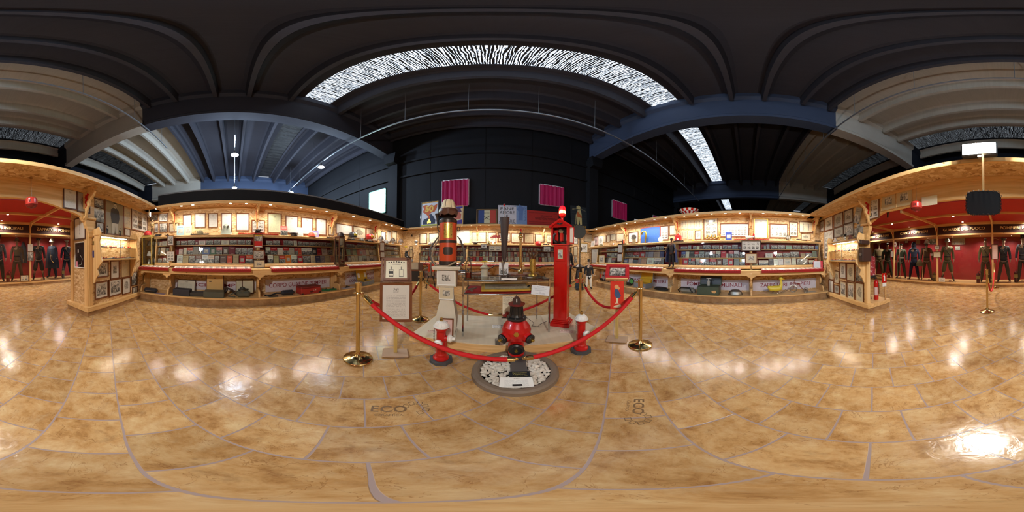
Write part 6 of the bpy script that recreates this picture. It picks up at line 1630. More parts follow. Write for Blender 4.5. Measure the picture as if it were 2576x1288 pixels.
r = ray(2474, 510); k = -1.74 / r.y; p = Vector((r.x * k, -1.74, H + r.z * k))
t = thing('black_tray', 'black scalloped tray panel hanging from the canopy by a wooden batten', 'panel', face(p.x, p.y, p.z))
pts = []
w, h = .186, .14
for i in range(48):
    a = 2 * PI * i / 48; ca, sa = math.cos(a), math.sin(a); q = (abs(ca) ** 5 + abs(sa) ** 5) ** (-1 / 5)
    pts.append((w * ca * q * (1 + (.03 if i % 2 else 0)), h * sa * q * (1 + (.035 if i % 2 else 0))))
MB().prism(pts, -.006, .006).build('panel_board', paint(22, 25, 33, .55, name='black_lacquer'), t)
m = MB()
for i in range(0, 48, 2):
    x, z = pts[i]; m.tube([(x * 1.0 + .012 * math.cos(j), -.008, z * 1.0 + .012 * math.sin(j)) for j in [q * PI / 4 for q in range(8)]], .003, 4, closed=True)
m.build('lace_edge', BLACK, t)
MB().box(-.012, .012, .006, .02, .0, 2.53 - p.z).box(-.012, .012, .006, .24, 2.51 - p.z, 2.53 - p.z).build('batten', PINE_V, t)
t = thing('folding_handsaw', 'small dark handle hanging from the arch near the right pier', 'tool', WN.at(WN.hit(2232, 540, -.1)[0], -.1, WN.hit(2232, 540, -.1)[1]))
MB().prism([(0, .06), (.04, .07), (.02, -.06), (.0, -.07)], -.01, .01).build('handle', IRONBLACK, t); MB().cyl((.02, 0, .06), (.02, 0, .17), .003, 5).build('cord', STEEL, t)
# ---- right pier: red tanks, extinguisher sign
PR = Frame((2.68, -2.45), (2.62, -3.1))
def pr(u, v, z): p = on_z(u, v, z); return p
t = thing('old_tank', 'battered red and white patterned tank with black rim hanging inside the right pier', 'tank', face(2.83, -2.72, 0, 0))
x, y = 2.83, -2.72; zt, zb = up_to(x, y, 2198, 648), up_to(x, y, 2198, 698)
def m_worn():
    t_ = NT('worn_red_enamel'); n = t_.noise(t_.coord(), 14, 6, .7); t_.set(color=t_.mix(t_.math('GREATER_THAN', n, .56), rgb(150, 34, 44), rgb(186, 150, 148)), rough=.5); return t_.m
MB().lathe([(.105, zb + .06), (.108, zb + .1), (.105, zt), (.07, zt + .03), (.02, zt + .04), (0, zt + .04)], 24).build('drum', m_worn(), t)
MB().lathe([(.112, zb), (.112, zb + .065)], 24).build('black_rim', IRONBLACK, t)
MB().tube([(.0, 0, zb + .01), (-.01, -.02, zb - .15), (-.03, -.03, .55), (-.03, -.03, .42)], .009, 8).build('rubber_tube', IRONBLACK, t)
MB().lathe([(.0, .36), (.03, .36), (.028, .30), (.04, .23), (.036, .22), (0, .22)], 10, cx=-.03, cy=-.03).build('nozzle', BLACK, t)
m = MB()
for k in range(5): m.tube([(-.06 + .03 * k, 0, zt + .03), (-.06 + .03 * k, -.03, zt + .14), (-.03 + .02 * k, 0, zt + .05)], .007, 5)
m.build('valve_gear', IRONBLACK, t)
MB().box(-.12, .12, .06, .12, zb + .05, zb + .2).build('wall_bracket', PINE, t)
t = thing('fire_extinguisher', 'shiny red extinguisher standing at the foot of the right pier', 'extinguisher', face(2.79, -2.85, .19, 0))
MB().lathe([(.055, 0), (.06, .015), (.06, .42), (.045, .475), (.018, .49), (.016, .52), (0, .52)], 24).build('cylinder', IRONRED, t)
MB().box(-.035, .035, -.064, -.05, .12, .32, 0, .002).build('label_plate', paint(214, 190, 184, .4), t)
MB().prism([(-.05, .52), (.02, .52), (.03, .56), (-.06, .57)], -.01, .01).build('lever', IRONBLACK, t); MB().tube([(.02, 0, .5), (.07, -.02, .4), (.07, -.03, .15)], .008, 6).build('hose', IRONBLACK, t)
s, z = 0, 0
t = thing('extinguisher_sign', 'red sign with a white extinguisher pictogram beside the shiny red extinguisher', 'sign', face(2.60, -2.93, 0, 30))
x, y = 2.60, -2.93; z1, z0 = up_to(x, y, 2220, 687), up_to(x, y, 2220, 711)
MB().box(-.065, .065, -.02, .0, z0, z1, 0, .01).build('sign_plate', RED_GLOSS, t); zc = (z0 + z1) / 2
MB().prism([(-.018, zc - .075), (.018, zc - .075), (.018, zc + .03), (.01, zc + .05), (-.01, zc + .05), (-.018, zc + .03)], -.024, -.021).tube([(0, -.022, zc + .05), (.0, -.022, zc + .08), (-.035, -.022, zc + .04)], .006, 5).build('pictogram', WHITE, t)
MB().box(-.05, .05, -.022, -.012, z0 - .09, z0 - .005).build('white_tag', WHITE, t)
MB().box(.03, .06, -.0, .03, .19, z1).build('support_post', PINE, t)
# ---- left pier end: framed portrait, safe-like panel, extinguisher prohibition sign, red box
PL = Frame((-2.06, -3.17), (-2.06, -2.55))
framed(PL, .07, 187, 216, 546, 603, 'figures1', 'framed portrait of an officer mounted high on the left pier', 'dark', 'white', .03)
t = framed(PL, .05, 189, 213.5, 608.5, 674, 'document', 'black board with white rim and a pink label on the left pier', 'white', 'grey', .018)
for c in t.children:
    if c.name.startswith('sheet'): c.data = c.data.copy(); c.data.materials.clear(); c.data.materials.append(paint(24, 28, 28, .25, coat=.5, name='black_board'))
MB().box(-.13, -.07, -.012, -.008, -.26, -.14).build('pink_label', paint(232, 150, 170, .5), t); MB().box(-.06, -.03, -.012, -.008, .05, .12).build('white_tag', WHITE, t)
m = MB(); m.tube([(.02, -.01, .0), (.10, -.01, -.08), (.06, -.01, -.2), (-.03, -.01, -.22)], .003, 5); m.build('drawn_curve', WHITE, t)
s, z = PL.hit(205, 696, .005)
t = thing('extinguisher_notice', 'white notice with a red ring around a black extinguisher on the left pier', 'sign', PL.at(s, .005, z))
MB().box(-.155, .155, -.004, .0, -.21, .19).build('plate', WHITE, t)
m = MB()
n = 32
vs = []; fs = []
for i in range(n):
    a = 2 * PI * i / n
    for rr_ in (.11, .145): vs.append((rr_ * math.cos(a), -.006, .03 + rr_ * 1.05 * math.sin(a)))
    j = (i + 1) % n; fs.append([2 * i, 2 * i + 1, 2 * j + 1, 2 * j])
MB().add(vs, fs).build('red_ring', RED_GLOSS, t)
MB().prism([(-.035, -.07), (.035, -.07), (.035, .09), (.015, .12), (-.015, .12), (-.035, .09)], -.009, -.006).build('black_pictogram', IRONBLACK, t)
lettering('lettering', 'USO NON', .03, paint(40, 50, 120, .5), t, T((0, -.006, -.15))); lettering('lettering', 'CONSENTITO', .026, paint(40, 50, 120, .5), t, T((0, -.006, -.185)))
s, z = PL.hit(212.5, 731, .01)
t = thing('call_point', 'small red call point box low on the left pier', 'call point', PL.at(s, .0, z)); MB().box(-.045, .045, -.03, 0, -.045, .045, 0, .006).build('box_body', RED_GLOSS, t); MB().box(-.022, .022, -.034, -.03, -.02, .02).build('black_window', IRONBLACK, t)
# ================================================================ THINGS ON SHELVES, COUNTERS AND IN THE NICHES
WDT = {'L': WL, 'R': WR, 'B': WB, 'N': WN}
STOP = 1.766; CTOP = .901; NFL = .191
def on_wall(W, u, v, d, z):
    s = W.hit(u, v, d)[0]; return W.at(s, d, z), s
def wsize(W, u0, u1, d, v=600): return abs(W.hit(u1, v, d)[0] - W.hit(u0, v, d)[0])
def ztop(W, u, v, d): return W.hit(u, v, d)[1]
GR = 'things standing on the long shelves'
# --- booklets standing on the shelf
for Wn, u0, u1, v0, kind, c, lb in (('L', 444, 463, 567, 'cover_inset', (160, 196, 206), 'pale blue booklet standing on the left shelf by the corner frames'), ('L', 464, 482, 567, 'cover_inset', (224, 210, 176), 'cream booklet with an oval engraving beside the pale blue one'),
        ('L', 706, 724, 568, 'cover_photo', (222, 110, 104), 'booklet with cars above a pink band on the left shelf'), ('L', 747, 763, 572, 'cover_plain', (228, 226, 220), 'white booklet with a small drawing right of the beret'), ('L', 787, 802, 580, 'cover_inset', (160, 150, 206), 'lilac booklet behind the orange toy helmet'),
        ('R', 1486, 1495, 606, 'cover_inset', (230, 214, 200), 'small white card with a red figure at the far end of the right shelf'), ('R', 1825, 1841, 584, 'cover_inset', (44, 66, 160), 'blue booklet with a yellow and red title on the right shelf')):
    W = WDT[Wn]; d = .20; um = (u0 + u1) / 2
    w = wsize(W, u0, u1, d); h = ztop(W, um, v0, d) - STOP; A_, _ = on_wall(W, um, 590, d, STOP)
    m = MB().sheet(-w / 2, w / 2, 0, h, -.003); m.box(-w / 2, w / 2, -.002, .008, 0, h, 1)
    m.build('booklet', [PRINT[kind], WHITE], None, A_ @ T((0, 0, .002)) @ RX(math.radians(-8)), label=lb, cat='booklet', group=GR, color=rgb(*c))
    if Wn == 'R' and u0 == 1825:
        pass
# --- lace strips
for Wn, u0, u1, c, lb in (('L', 480, 526, BLACK, 'black lace strip under the round green cap'), ('L', 599, 700, RED_GLOSS, 'long red lace strip under the black camera model'), ('L', 821, 838, BLACK, 'short black lace strip beside the dark wooden cabinet'), ('L', 873, 909, BLACK, 'black lace strip under the black helmet with yellow visor'), ('L', 917, 938, BLACK, 'black lace strip under the red helmet with yellow visor'),
        ('R', 1556, 1577, BLACK, 'black lace strip under the small orange bottles'), ('R', 1695, 1720, BLACK, 'black lace strip under the red lantern'), ('R', 1846, 1934, RED_GLOSS, 'long red lace strip before the gilt framed document'), ('R', 2049, 2064, BLACK, 'short black lace strip in the right near corner')):
    W = WDT[Wn]; d = .215; s0, s1 = W.hit(u0, 595, d)[0], W.hit(u1, 595, d)[0]
    t = thing('lace_strip', lb, 'shelf trim', W.at(0, 0), 'lace strips on the shelves')
    m = MB(); n = max(3, int((s1 - s0) / .05))
    m.box(s0, s1, -d - .035, -d - .03, STOP, STOP + .02)
    for i in range(n):
        c_ = s0 + (s1 - s0) * (i + .5) / n
        m.tube([(c_ + .018 * math.cos(q * PI / 5), -d - .032, STOP + .022 + .016 * math.sin(q * PI / 5)) for q in range(10)], .005, 5, closed=True)
    m.build('scallops', c, t)
    MB().box(s0, s1, -d - .03, -d + .10, STOP, STOP + .008).build('tray_plate', c, t)
LZ = STOP + .009
# --- helmets and caps
def helmet(Wn, u, vb, size, c, label, kind='dome', d=.17, crest=None, head=False, z=None, lace=False, visor=None, turn=0, metal=0.0):
    W = WDT[Wn]; A_, _ = on_wall(W, u, vb, d, (z or (LZ if lace else STOP)) + .001)
    t = thing('fire_helmet' if kind != 'cap' else 'peaked_hat', label, 'helmet' if kind != 'cap' else 'cap', A_ @ RZ(math.radians(turn)), GR); s = size
    o = 0
    mt = paint(*c, .25 if metal else .4, metal, .3)
    if head:
        m = MB().lathe([(.07 * s, 0), (.06 * s, .015 * s), (.045 * s, .05 * s), (.05 * s, .10 * s), (.075 * s, .14 * s), (.085 * s, .19 * s), (.06 * s, .25 * s)], 16, sy=1.15); m.ball((0, -.09 * s, .14 * s), .018 * s, 0, 8, 5); m.build('head_form', WHITE, t); o = .13 * s
    if kind == 'dome':
        MB().lathe([(.135 * s, o), (.138 * s, o + .006), (.115 * s, o + .02 * s), (.11 * s, o + .06 * s), (.09 * s, o + .115 * s), (.05 * s, o + .145 * s), (0, o + .155 * s)], 22, sy=1.2).build('shell', mt, t)
    elif kind == 'cap':
        MB().lathe([(.085 * s, o), (.088 * s, o + .04 * s), (.13 * s, o + .065 * s), (.12 * s, o + .085 * s), (0, o + .09 * s)], 20, sy=1.1).build('crown', mt, t)
        MB().prism([(-.07 * s, -.07 * s), (-.05 * s, -.14 * s), (.05 * s, -.14 * s), (.07 * s, -.07 * s)], o, o + .01, 0, 'z').build('peak', IRONBLACK, t); MB().ball((0, -.10 * s, o + .045 * s), .014 * s, 0, 8, 5, (1, .5, 1)).build('badge', GOLD, t)
    elif kind == 'jet':
        MB().lathe([(.10 * s, o - .05 * s), (.125 * s, o + .0), (.13 * s, o + .06 * s), (.10 * s, o + .12 * s), (.05 * s, o + .15 * s), (0, o + .155 * s)], 20, sy=1.2).build('shell', mt, t)
    if crest: MB().prism([(-.14 * s, o + .06 * s), (-.09 * s, o + .15 * s), (0, o + .19 * s), (.1 * s, o + .15 * s), (.14 * s, o + .06 * s)], -.008, .008, 0, 'x').build('crest', crest, t)
    if visor:
        m = MB(); m.X = T((0, -.10 * s, o + .03 * s)); m.lathe([(.10 * s, -.02 * s), (.105 * s, .03 * s), (.08 * s, .05 * s)], 14, sy=.5); m.build('visor', visor, t)
    return t
YEL = paint(214, 198, 40, .3, name='yellow_visor')
helmet('L', 503, 587, .8, (112, 104, 76), 'round olive cap with badge on the black lace strip', lace=True)
helmet('L', 739, 590, 1.0, (50, 38, 44), 'dark beret-like cap with badge on the left shelf', 'cap')
helmet('L', 783, 593, .9, (222, 84, 56), 'orange toy fire helmet before the lilac booklet')
helmet('L', 888, 596, 1.0, (40, 44, 56), 'black helmet with yellow visor on a white head', 'jet', lace=True, head=True, visor=YEL, turn=20)
helmet('L', 930, 604, 1.05, (190, 26, 34), 'red helmet with yellow visor on a white head', 'jet', lace=True, head=True, visor=YEL, turn=20)
helmet('L', 910, 601, .75, (120, 118, 110), 'small grey steel helmet between the two helmeted heads', d=.2)
helmet('L', 958, 607, .95, (200, 200, 204), 'silver crested helmet on a white head at the far left shelf', head=True, metal=.9, crest=STEEL)
helmet('L', 970.5, 608, .85, (130, 130, 130), 'dull grey helmet with leather peak right of the silver helmet', crest=DLEATHER)
helmet('L', 988, 610, .95, (70, 58, 48), 'dark crested helmet on a white head near the back left corner', head=True, crest=BRASS)
helmet('L', 1008, 613, .95, (106, 92, 88), 'grey-brown crested helmet next to the gilt statue', head=True, crest=paint(90, 80, 78, .5))
helmet('B', 1047, 613, .85, (60, 40, 40), 'dark kepi with red pompom right of the gilt statue', 'cap', head=True, d=.18)
helmet('B', 1082, 613, .8, (150, 148, 146), 'grey steel helmet on a stand left of the orange tank', d=.17)
helmet('B', 1161, 613, 1.0, (214, 210, 204), 'white crested helmet under the white poster', d=.20, metal=.3)
helmet('B', 1196, 612, 1.0, (64, 56, 50), 'dark peaked cap below the ornate diploma', 'cap', d=.15)
helmet('B', 1229, 613, .9, (150, 130, 80), 'brassy helmet beside the glowing corner of the middle shelf', d=.15, metal=.8, crest=BRASS)
helmet('B', 1354, 614, 1.1, (200, 30, 30), 'red toy helmet with white side wing left of the call box', 'jet', d=.15)
helmet('L', 372, 586, .95, (186, 40, 40), 'red helmet with white shield on top of the yellow cabinet', 'dome', z=1.80, d=.30)
# --- small models and figures
def at_wall(name, Wn, u, vb, d, z, label, cat, group=GR, turn=0):
    A_, _ = on_wall(WDT[Wn], u, vb, d, z + .001); return thing(name, label, cat, A_ @ RZ(math.radians(turn)), group)
t = at_wall('gas_mask_hood', 'L', 569, 586, .17, STOP, 'grey-green rubber hood with round eyepieces standing on the left shelf', 'gas mask')
MB().lathe([(.17, 0), (.15, .03), (.11, .14), (.075, .22), (.04, .27), (0, .285)], 18, sy=.6).build('hood', paint(150, 158, 144, .7), t)
for s in (-1, 1): MB().cyl((s * .04, -.05, .20), (s * .05, -.085, .195), .026, 12).build('eyepiece', STEEL, t)
t = at_wall('camera_model', 'L', 650, 586, .2, LZ, 'black and chrome model machine on the red lace strip', 'model')
MB().box(-.10, .10, -.04, .04, 0, .02).ball((0, 0, .09), .055).cyl((-.06, -.03, .07), (-.06, -.08, .08), .03, 12).cyl((.03, -.05, .1), (.05, -.09, .1), .02, 10).box(-.09, .09, -.03, .03, .03, .06).build('model_body', IRONBLACK, t); MB().cyl((-.06, -.08, .08), (-.06, -.085, .08), .024, 12).build('lens', CHROME, t)
def doll(W_at, label, h, coat, legs, hatc, cape=None, extras=None):
    t = figure(label, W_at, h / 1.86, jacket=coat, trousers=legs, hat='brim' if cape is None else 'helmet', hatc=hatc, name='figurine', group=GR, style='tunic', spread=.06, extras=extras); t['category'] = 'figurine'; return t
doll(WL.at(WL.hit(383, 560, .26)[0], .26, 1.796) , 'large clown-like doll in khaki uniform on top of the yellow cabinet', .46, (140, 116, 74), (110, 90, 60), (160, 110, 70))
t = at_wall('folded_caps', 'L', 398, 590, .2, STOP, 'stack of dark folded caps next to the uniformed doll', 'caps'); MB().box(-.10, .06, -.06, .05, 0, .03, 0, .01).box(-.07, .09, -.05, .06, .032, .06, 0, .01).build('cloth', paint(36, 36, 44, .8), t)
t = at_wall('toy_engine', 'L', 421, 590, .2, STOP, 'tiny brown toy model on the left shelf by the corner', 'model'); MB().box(-.05, .05, -.02, .02, .01, .03).ball((0, 0, .04), .02).cyl((-.03, -.025, .012), (-.03, .025, .012), .012, 10).cyl((.03, -.025, .012), (.03, .025, .012), .012, 10).build('model_body', DLEATHER, t)
t = at_wall('statue', 'L', 1021, 611, .1, STOP, 'tall gilt winged statue on a dark base in the back left corner', 'statue')
MB().box(-.12, .12, -.08, .08, 0, .02).build('plinth', DWOOD, t)
MB().lathe([(.06, .02), (.05, .06), (.06, .16), (.045, .3), (.06, .38), (.035, .44), (.03, .5), (.045, .53), (.035, .57), (0, .6)], 14).tube([(.05, 0, .4), (.11, 0, .48), (.09, 0, .62)], [.02, .02, .006], 6).tube([(-.05, 0, .4), (-.12, 0, .45), (-.10, 0, .58)], [.02, .02, .006], 6).build('figure', GOLD, t)
t = at_wall('yellow_plate', 'L', 1021, 619, .30, 1.66, 'small yellow name plate under the gilt statue', 'plate'); MB().box(-.12, .12, -.012, 0, 0, .06, 0, .003).build('plate_body', YEL, t)
t = thing('wall_bell', 'small dark bronze bell on a scrolled bracket in the back left corner', 'bell', WB.at(WB.hit(1036, 585, .14)[0], .14, 2.2), GR)
MB().lathe([(.06, 0), (.055, .01), (.035, .05), (.025, .09), (0, .1)], 14).build('bell_body', BAND, t); MB().tube([(-.12, 0, .12), (-.06, .0, .16), (0, 0, .12), (.06, 0, .16), (.12, .0, .12)], .008, 6).tube([(0, 0, .12), (0, .14, .12)], .008, 6).build('bracket', BAND, t)
t = at_wall('weather_vane', 'B', 1249, 613, .2, STOP, 'red metal silhouette of a horse-drawn engine on a white post', 'weather vane')
MB().lathe([(.05, 0), (.02, .02), (.012, .05), (.012, .28)], 12).build('post', WHITE, t)
MB().prism([(-.28, .27), (.16, .27), (.18, .30), (.14, .33), (.17, .38), (.12, .41), (.07, .36), (.02, .37), (-.02, .46), (-.07, .38), (-.12, .42), (-.15, .36), (-.22, .36), (-.2, .31), (-.28, .30)], -.004, .004).build('silhouette', paint(130, 40, 36, .5), t)
t = at_wall('shelf_lamp', 'B', 1240, 611, .17, STOP, 'small glowing lamp at the middle of the back shelf', 'lamp'); MB().lathe([(.04, 0), (.03, .02), (.01, .03), (.01, .05)], 12).build('base', STEEL, t); MB().ball((0, 0, .08), .035).build('bulb', glow(255, 240, 210, 20), t)
t = at_wall('toy_train', 'B', 1374, 614, .15, STOP, 'row of small dark toy engines left of the call box', 'model'); m = MB()
for k in range(3): m.box(-.14 + k * .1, -.07 + k * .1, -.02, .02, .01, .05).ball((-.10 + k * .1, 0, .055), .02)
m.build('model_body', DLEATHER, t)
t = at_wall('glass_globe', 'R', 1983, 602, .17, STOP, 'glass globe full of white flowers on the right shelf', 'glass globe'); MB().ball((0, 0, .09), .09, 0, 16, 12).build('globe', GLASS, t)
m = MB()
for k in range(40):
    a, b = rr.uniform(0, 6.28), rr.uniform(-1, 1); q = rr.uniform(.03, .07); m.ball((q * math.cos(a), q * math.sin(a), .09 + b * .05), .013, 0, 6, 4)
fl = m.build('flowers', WHITE, t); fl['kind'] = 'stuff'
t = at_wall('lantern', 'R', 1706, 605, .16, LZ, 'bright red lantern on the black lace strip beside the caped figure', 'lantern')
MB().box(-.10, .10, -.06, .06, 0, .20, 0, .02).box(-.03, .03, -.03, .03, .20, .25, 0, .01).build('case', paint(208, 44, 44, .3, coat=.3), t); MB().box(-.02, .04, -.066, -.06, .04, .09).build('label_plate', WHITE, t); MB().tube([(-.06, 0, .2), (-.04, 0, .28), (.04, 0, .28), (.06, 0, .2)], .007, 6).build('handle', STEEL, t)
t = at_wall('yellow_toy', 'R', 1744, 602, .16, STOP, 'small yellow toy block under the unframed sketches', 'toy'); MB().box(-.03, .03, -.02, .02, 0, .035, 0, .006).build('toy_body', YEL, t)
t = at_wall('blueprint_board', 'R', 1635, 590, .03, 2.06, 'large blue chalk-drawn board with a red rim on the right wall', 'board')
s0, s1 = WR.hit(1610.5, 590, 0)[0], WR.hit(1660, 590, 0)[0]; w = (s1 - s0) / 2; z1, z0 = WR.hit(1640, 571, 0)[1] - 2.06, 1.77 - 2.06
MB().box(-w, w, -.0, .02, z0, z1).build('rim', paint(214, 70, 64, .5), t)
def m_blue():
    t_ = NT('chalked_blue_board'); n = t_.noise(t_.coord(), 16, 7, .8, .6); t_.set(color=t_.mix(t_.math('GREATER_THAN', n, .62), rgb(60, 104, 180), rgb(120, 160, 214)), rough=.5); return t_.m
MB().box(-w + .02, w - .02, -.006, -.001, z0 + .02, z1 - .02).build('blue_sheet', m_blue(), t)
t = at_wall('swan_neck_horn', 'R', 1622, 605, .17, STOP, 'tall curved golden dragon-headed horn before the blue board', 'ornament')
MB().box(-.07, .07, -.04, .04, 0, .015).build('foot', DWOOD, t)
MB().tube([(.02, 0, .01), (.02, 0, .12), (.05, 0, .24), (.06, 0, .34), (.02, 0, .42), (-.06, 0, .43), (-.12, 0, .40), (-.15, 0, .36), (-.12, 0, .33), (-.16, 0, .30)], [.025, .028, .032, .034, .032, .03, .03, .028, .02, .008], 10).build('horn', GOLD, t)
t = at_wall('disc_on_block', 'R', 1595, 607, .17, STOP, 'dark metal disc on a brown block before the seated figure picture', 'ornament'); MB().box(-.06, .06, -.03, .03, 0, .17).build('block', paint(150, 128, 90, .6), t); MB().cyl((0, -.02, .25), (0, .01, .25), .1, 24).build('disc', STEEL, t)
t = at_wall('ring_plate', 'R', 1662, 605, .16, STOP, 'clear round plate with a red motif leaning beside the blue board', 'plate'); MB().lathe([(.085, 0), (.095, .004), (.085, .008)], 24).build('ring', WHITE, t, T((0, 0, .1)) @ RX(PI / 2)); MB().prism([(-.04, .05), (.03, .03), (.05, .09), (0, .15), (-.02, .1)], -.004, .0).build('motif', RED_GLOSS, t)
t = at_wall('bottle_pair', 'R', 1566, 605, .16, LZ, 'black bottle next to a taller orange one on the far right shelf', 'bottles'); MB().lathe([(.03, 0), (.03, .15), (.012, .18), (.012, .2), (0, .2)], 12).build('black_bottle', IRONBLACK, t); MB().lathe([(.03, 0), (.03, .15), (.012, .18), (.012, .2), (0, .2)], 12, cx=.07).build('orange_bottle', paint(220, 90, 50, .4), t)
t = at_wall('helmet_plant', 'R', 1512, 613, .15, STOP, 'small olive basket-like helmet on the far right shelf', 'helmet'); MB().lathe([(.1, 0), (.09, .03), (.06, .08), (0, .1)], 14).build('shell', paint(130, 120, 84, .5), t)
t = at_wall('red_wood_stand', 'R', 1543, 609, .15, STOP, 'small white cup on a reddish wooden base on the far right shelf', 'cup'); MB().box(-.09, .09, -.03, .03, 0, .02).build('base', paint(150, 80, 56, .5), t); MB().lathe([(.03, .02), (.035, .1), (.03, .1)], 12).build('cup', WHITE, t)
t = at_wall('bronze_group', 'R', 1792, 603, .17, STOP, 'long golden bronze group of horses and firemen on the right shelf', 'statue')
m = MB(); m.box(-.28, .2, -.05, .05, 0, .015)
for k in range(4):
    x = -.2 + k * .12; m.tube([(x - .05, 0, .02), (x - .02, 0, .08), (x + .04, 0, .10), (x + .06, 0, .15), (x + .03, 0, .18)], [.012, .025, .03, .02, .012], 7); m.tube([(x + .05, 0, .09), (x + .07, 0, .02)], .009, 5)
m.tube([(.2, 0, .02), (.24, 0, .16), (.2, 0, .22), (.26, 0, .30)], [.03, .03, .02, .01], 7); m.build('figures', paint(206, 160, 80, .35, .7), t)
t = at_wall('white_cone_horn', 'R', 1887, 602, .2, LZ, 'cream megaphone horn lying on the red lace strip', 'megaphone', turn=0); MB().tube([(-.13, 0, .05), (.0, 0, .07), (.12, .0, .09)], [.085, .05, .02], 16).build('cone', paint(232, 222, 200, .5), t)
t = at_wall('small_extinguisher', 'R', 1896, 601, .14, LZ, 'small dark can with red cap beside the megaphone', 'can'); MB().lathe([(.03, 0), (.03, .13), (.0, .13)], 12).build('can', IRONBLACK, t); MB().lathe([(.03, .13), (.03, .17), (.012, .2), (0, .2)], 12).build('cap', RED_GLOSS, t)
t = at_wall('sword', 'R', 2015, 606, .17, STOP, 'dark sheathed sword lying along the right shelf', 'sword'); MB().tube([(-.16, 0, .04), (-.1, 0, .05), (.0, 0, .035), (.2, 0, .012)], [.012, .02, .014, .006], 8).build('scabbard', BAND, t)
t = thing('checkered_dish', 'red and white checkered dish standing on top of the right canopy', 'dish', WR.at(WR.hit(1731, 534, .2)[0], .1, 2.595), GR)
m = MB(); seg = 24
for i, (r0, z0, r1, z1) in enumerate(((.12, .0, .2, .05), (.2, .05, .27, .12), (.27, .12, .32, .20))):
    for k in range(seg):
        a, b = 2 * PI * k / seg, 2 * PI * (k + 1) / seg
        m.add([(r0 * math.cos(a), r0 * math.sin(a), z0), (r0 * math.cos(b), r0 * math.sin(b), z0), (r1 * math.cos(b), r1 * math.sin(b), z1), (r1 * math.cos(a), r1 * math.sin(a), z1)], [(0, 1, 2, 3)], (i + k) % 2, True)
m.build('bowl', [RED_GLOSS, WHITE], t)
t = thing('white_model', 'small white model on top of the right canopy', 'model', WR.at(WR.hit(1600, 550, .2)[0], .15, 2.595), GR); MB().prism([(-.12, 0), (.12, 0), (.1, .08), (.02, .10), (-.08, .14)], -.04, .04).build('model_body', WHITE, t)
# --- caped figure on the right counter
W = WR; s = W.hit(1689, 650, .50)[0]; h = W.hit(1689, 599, .50)[1] - .93
t0 = thing('dark_block', 'dark round wooden base carrying the caped fireman figure', 'base', WR.at(s, .50, CTOP), GR); MB().lathe([(.13, 0), (.13, .03), (.11, .035), (0, .035)], 20, sx=1.3, sy=.8).build('disc', DARKWOOD, t0)
def ex_cape(t):
    m = MB()
    n = 16; vs = []; fs = []
    for j, (r, z) in enumerate(((.12, 1.5), (.25, 1.42), (.33, 1.1), (.38, .7), (.42, .35))):
        for i in range(n + 1):
            a = math.radians(-35 + 250 * i / n); w_ = 1 + .05 * math.sin(i * 2.3) * j / 4; vs.append((r * w_ * math.cos(a), r * w_ * .55 * math.sin(a), z))
    for j in range(4):
        for i in range(n): fs.append([j * (n + 1) + i, j * (n + 1) + i + 1, (j + 1) * (n + 1) + i + 1, (j + 1) * (n + 1) + i])
    m.add(vs, fs, 0, True).build('cloak', paint(30, 42, 82, .8), t); MB().tube([(-.36, -.1, .98), (-.36, -.14, 1.28)], .014, 6).box(-.46, -.26, -.16, -.12, 1.26, 1.30).build('hammer', PINE, t)
figure('bearded fireman figure in dark suit and long blue cloak on the right counter', WR.at(s, .50, CTOP + .036), h / 1.86, jacket=(52, 44, 42), trousers=(36, 30, 30), hat='brim', hatc=(48, 30, 26), group=GR, spread=.03, extras=ex_cape, name='figurine', skinc=paint(120, 74, 50, .4, name='wooden_skin'),
       arms={1: ((.185, 0, 1.44), (.27, -.02, 1.2), (.25, -.12, 1.0)), -1: ((-.185, 0, 1.44), (-.3, -.05, 1.18), (-.35, -.12, .98))})['category'] = 'figurine'
# --- glass cabinets standing on the counter
def vitrine(Wn, sm, w, d, ztop_, mat, label, shelves=2):
    W = WDT[Wn]; D2 = w * .9
    t = thing('glass_cabinet', label, 'cabinet', W.at(sm, d, CTOP + .001) @ RZ(math.radians(8)), 'small glass cabinets on the left counter'); h = ztop_ - CTOP
    MB().box(-w, w, -D2, D2, 0, .05, 0, .008).box(-w * .92, w * .92, -D2 * .92, D2 * .92, .05, .08).build('base', mat, t)
    MB().box(-w, w, -D2, D2, h - .035, h, 0, .008).box(-w * .94, w * .94, -D2 * .94, D2 * .94, h - .065, h - .035).build('cornice', mat, t)
    for a in (-1, 1):
        for b in (-1, 1): MB().box(a * w * .88 - .014, a * w * .88 + .014, b * D2 * .88 - .014, b * D2 * .88 + .014, .08, h - .065).build('corner_post', mat, t)
    for a in (-1, 1): MB().box(a * w * .88 - .002, a * w * .88 + .002, -D2 * .86, D2 * .86, .08, h - .065).build('side_glass', GLASS, t)
    MB().box(-w * .86, w * .86, -D2 * .88 - .002, -D2 * .88 + .002, .08, h - .065).build('front_glass', GLASS, t)
    for k in range(shelves): MB().box(-w * .86, w * .86, -D2 * .8, D2 * .8, h * (k + 1) / (shelves + 1), h * (k + 1) / (shelves + 1) + .006).build('shelf', GLASS, t)
    for k in range(shelves + 1):
        z = .085 if k == 0 else h * k / (shelves + 1) + .008
        MB().lathe([(w * .45, 0), (w * .4, .05), (w * .2, .13), (0, .15)], 14).build('inner_model', (STEEL, WHITE, BAND)[k % 3], t, T((w * .1, 0, z)))
    return t
vitrine('L', -2.37, .16, .28, 1.795, paint(206, 182, 92, .4, name='yellow_wood'), 'small gilt yellow glass cabinet in the left near corner of the counter')
vitrine('L', 2.95, .12, .475, 1.80, DARKWOOD, 'dark wooden glass cabinet with white helmets on the left counter')
helmet('L', 857, 592, .9, (80, 72, 72), 'dark steel helmet on top of the dark wooden cabinet', 'dome', z=1.80, d=.475, metal=.6)
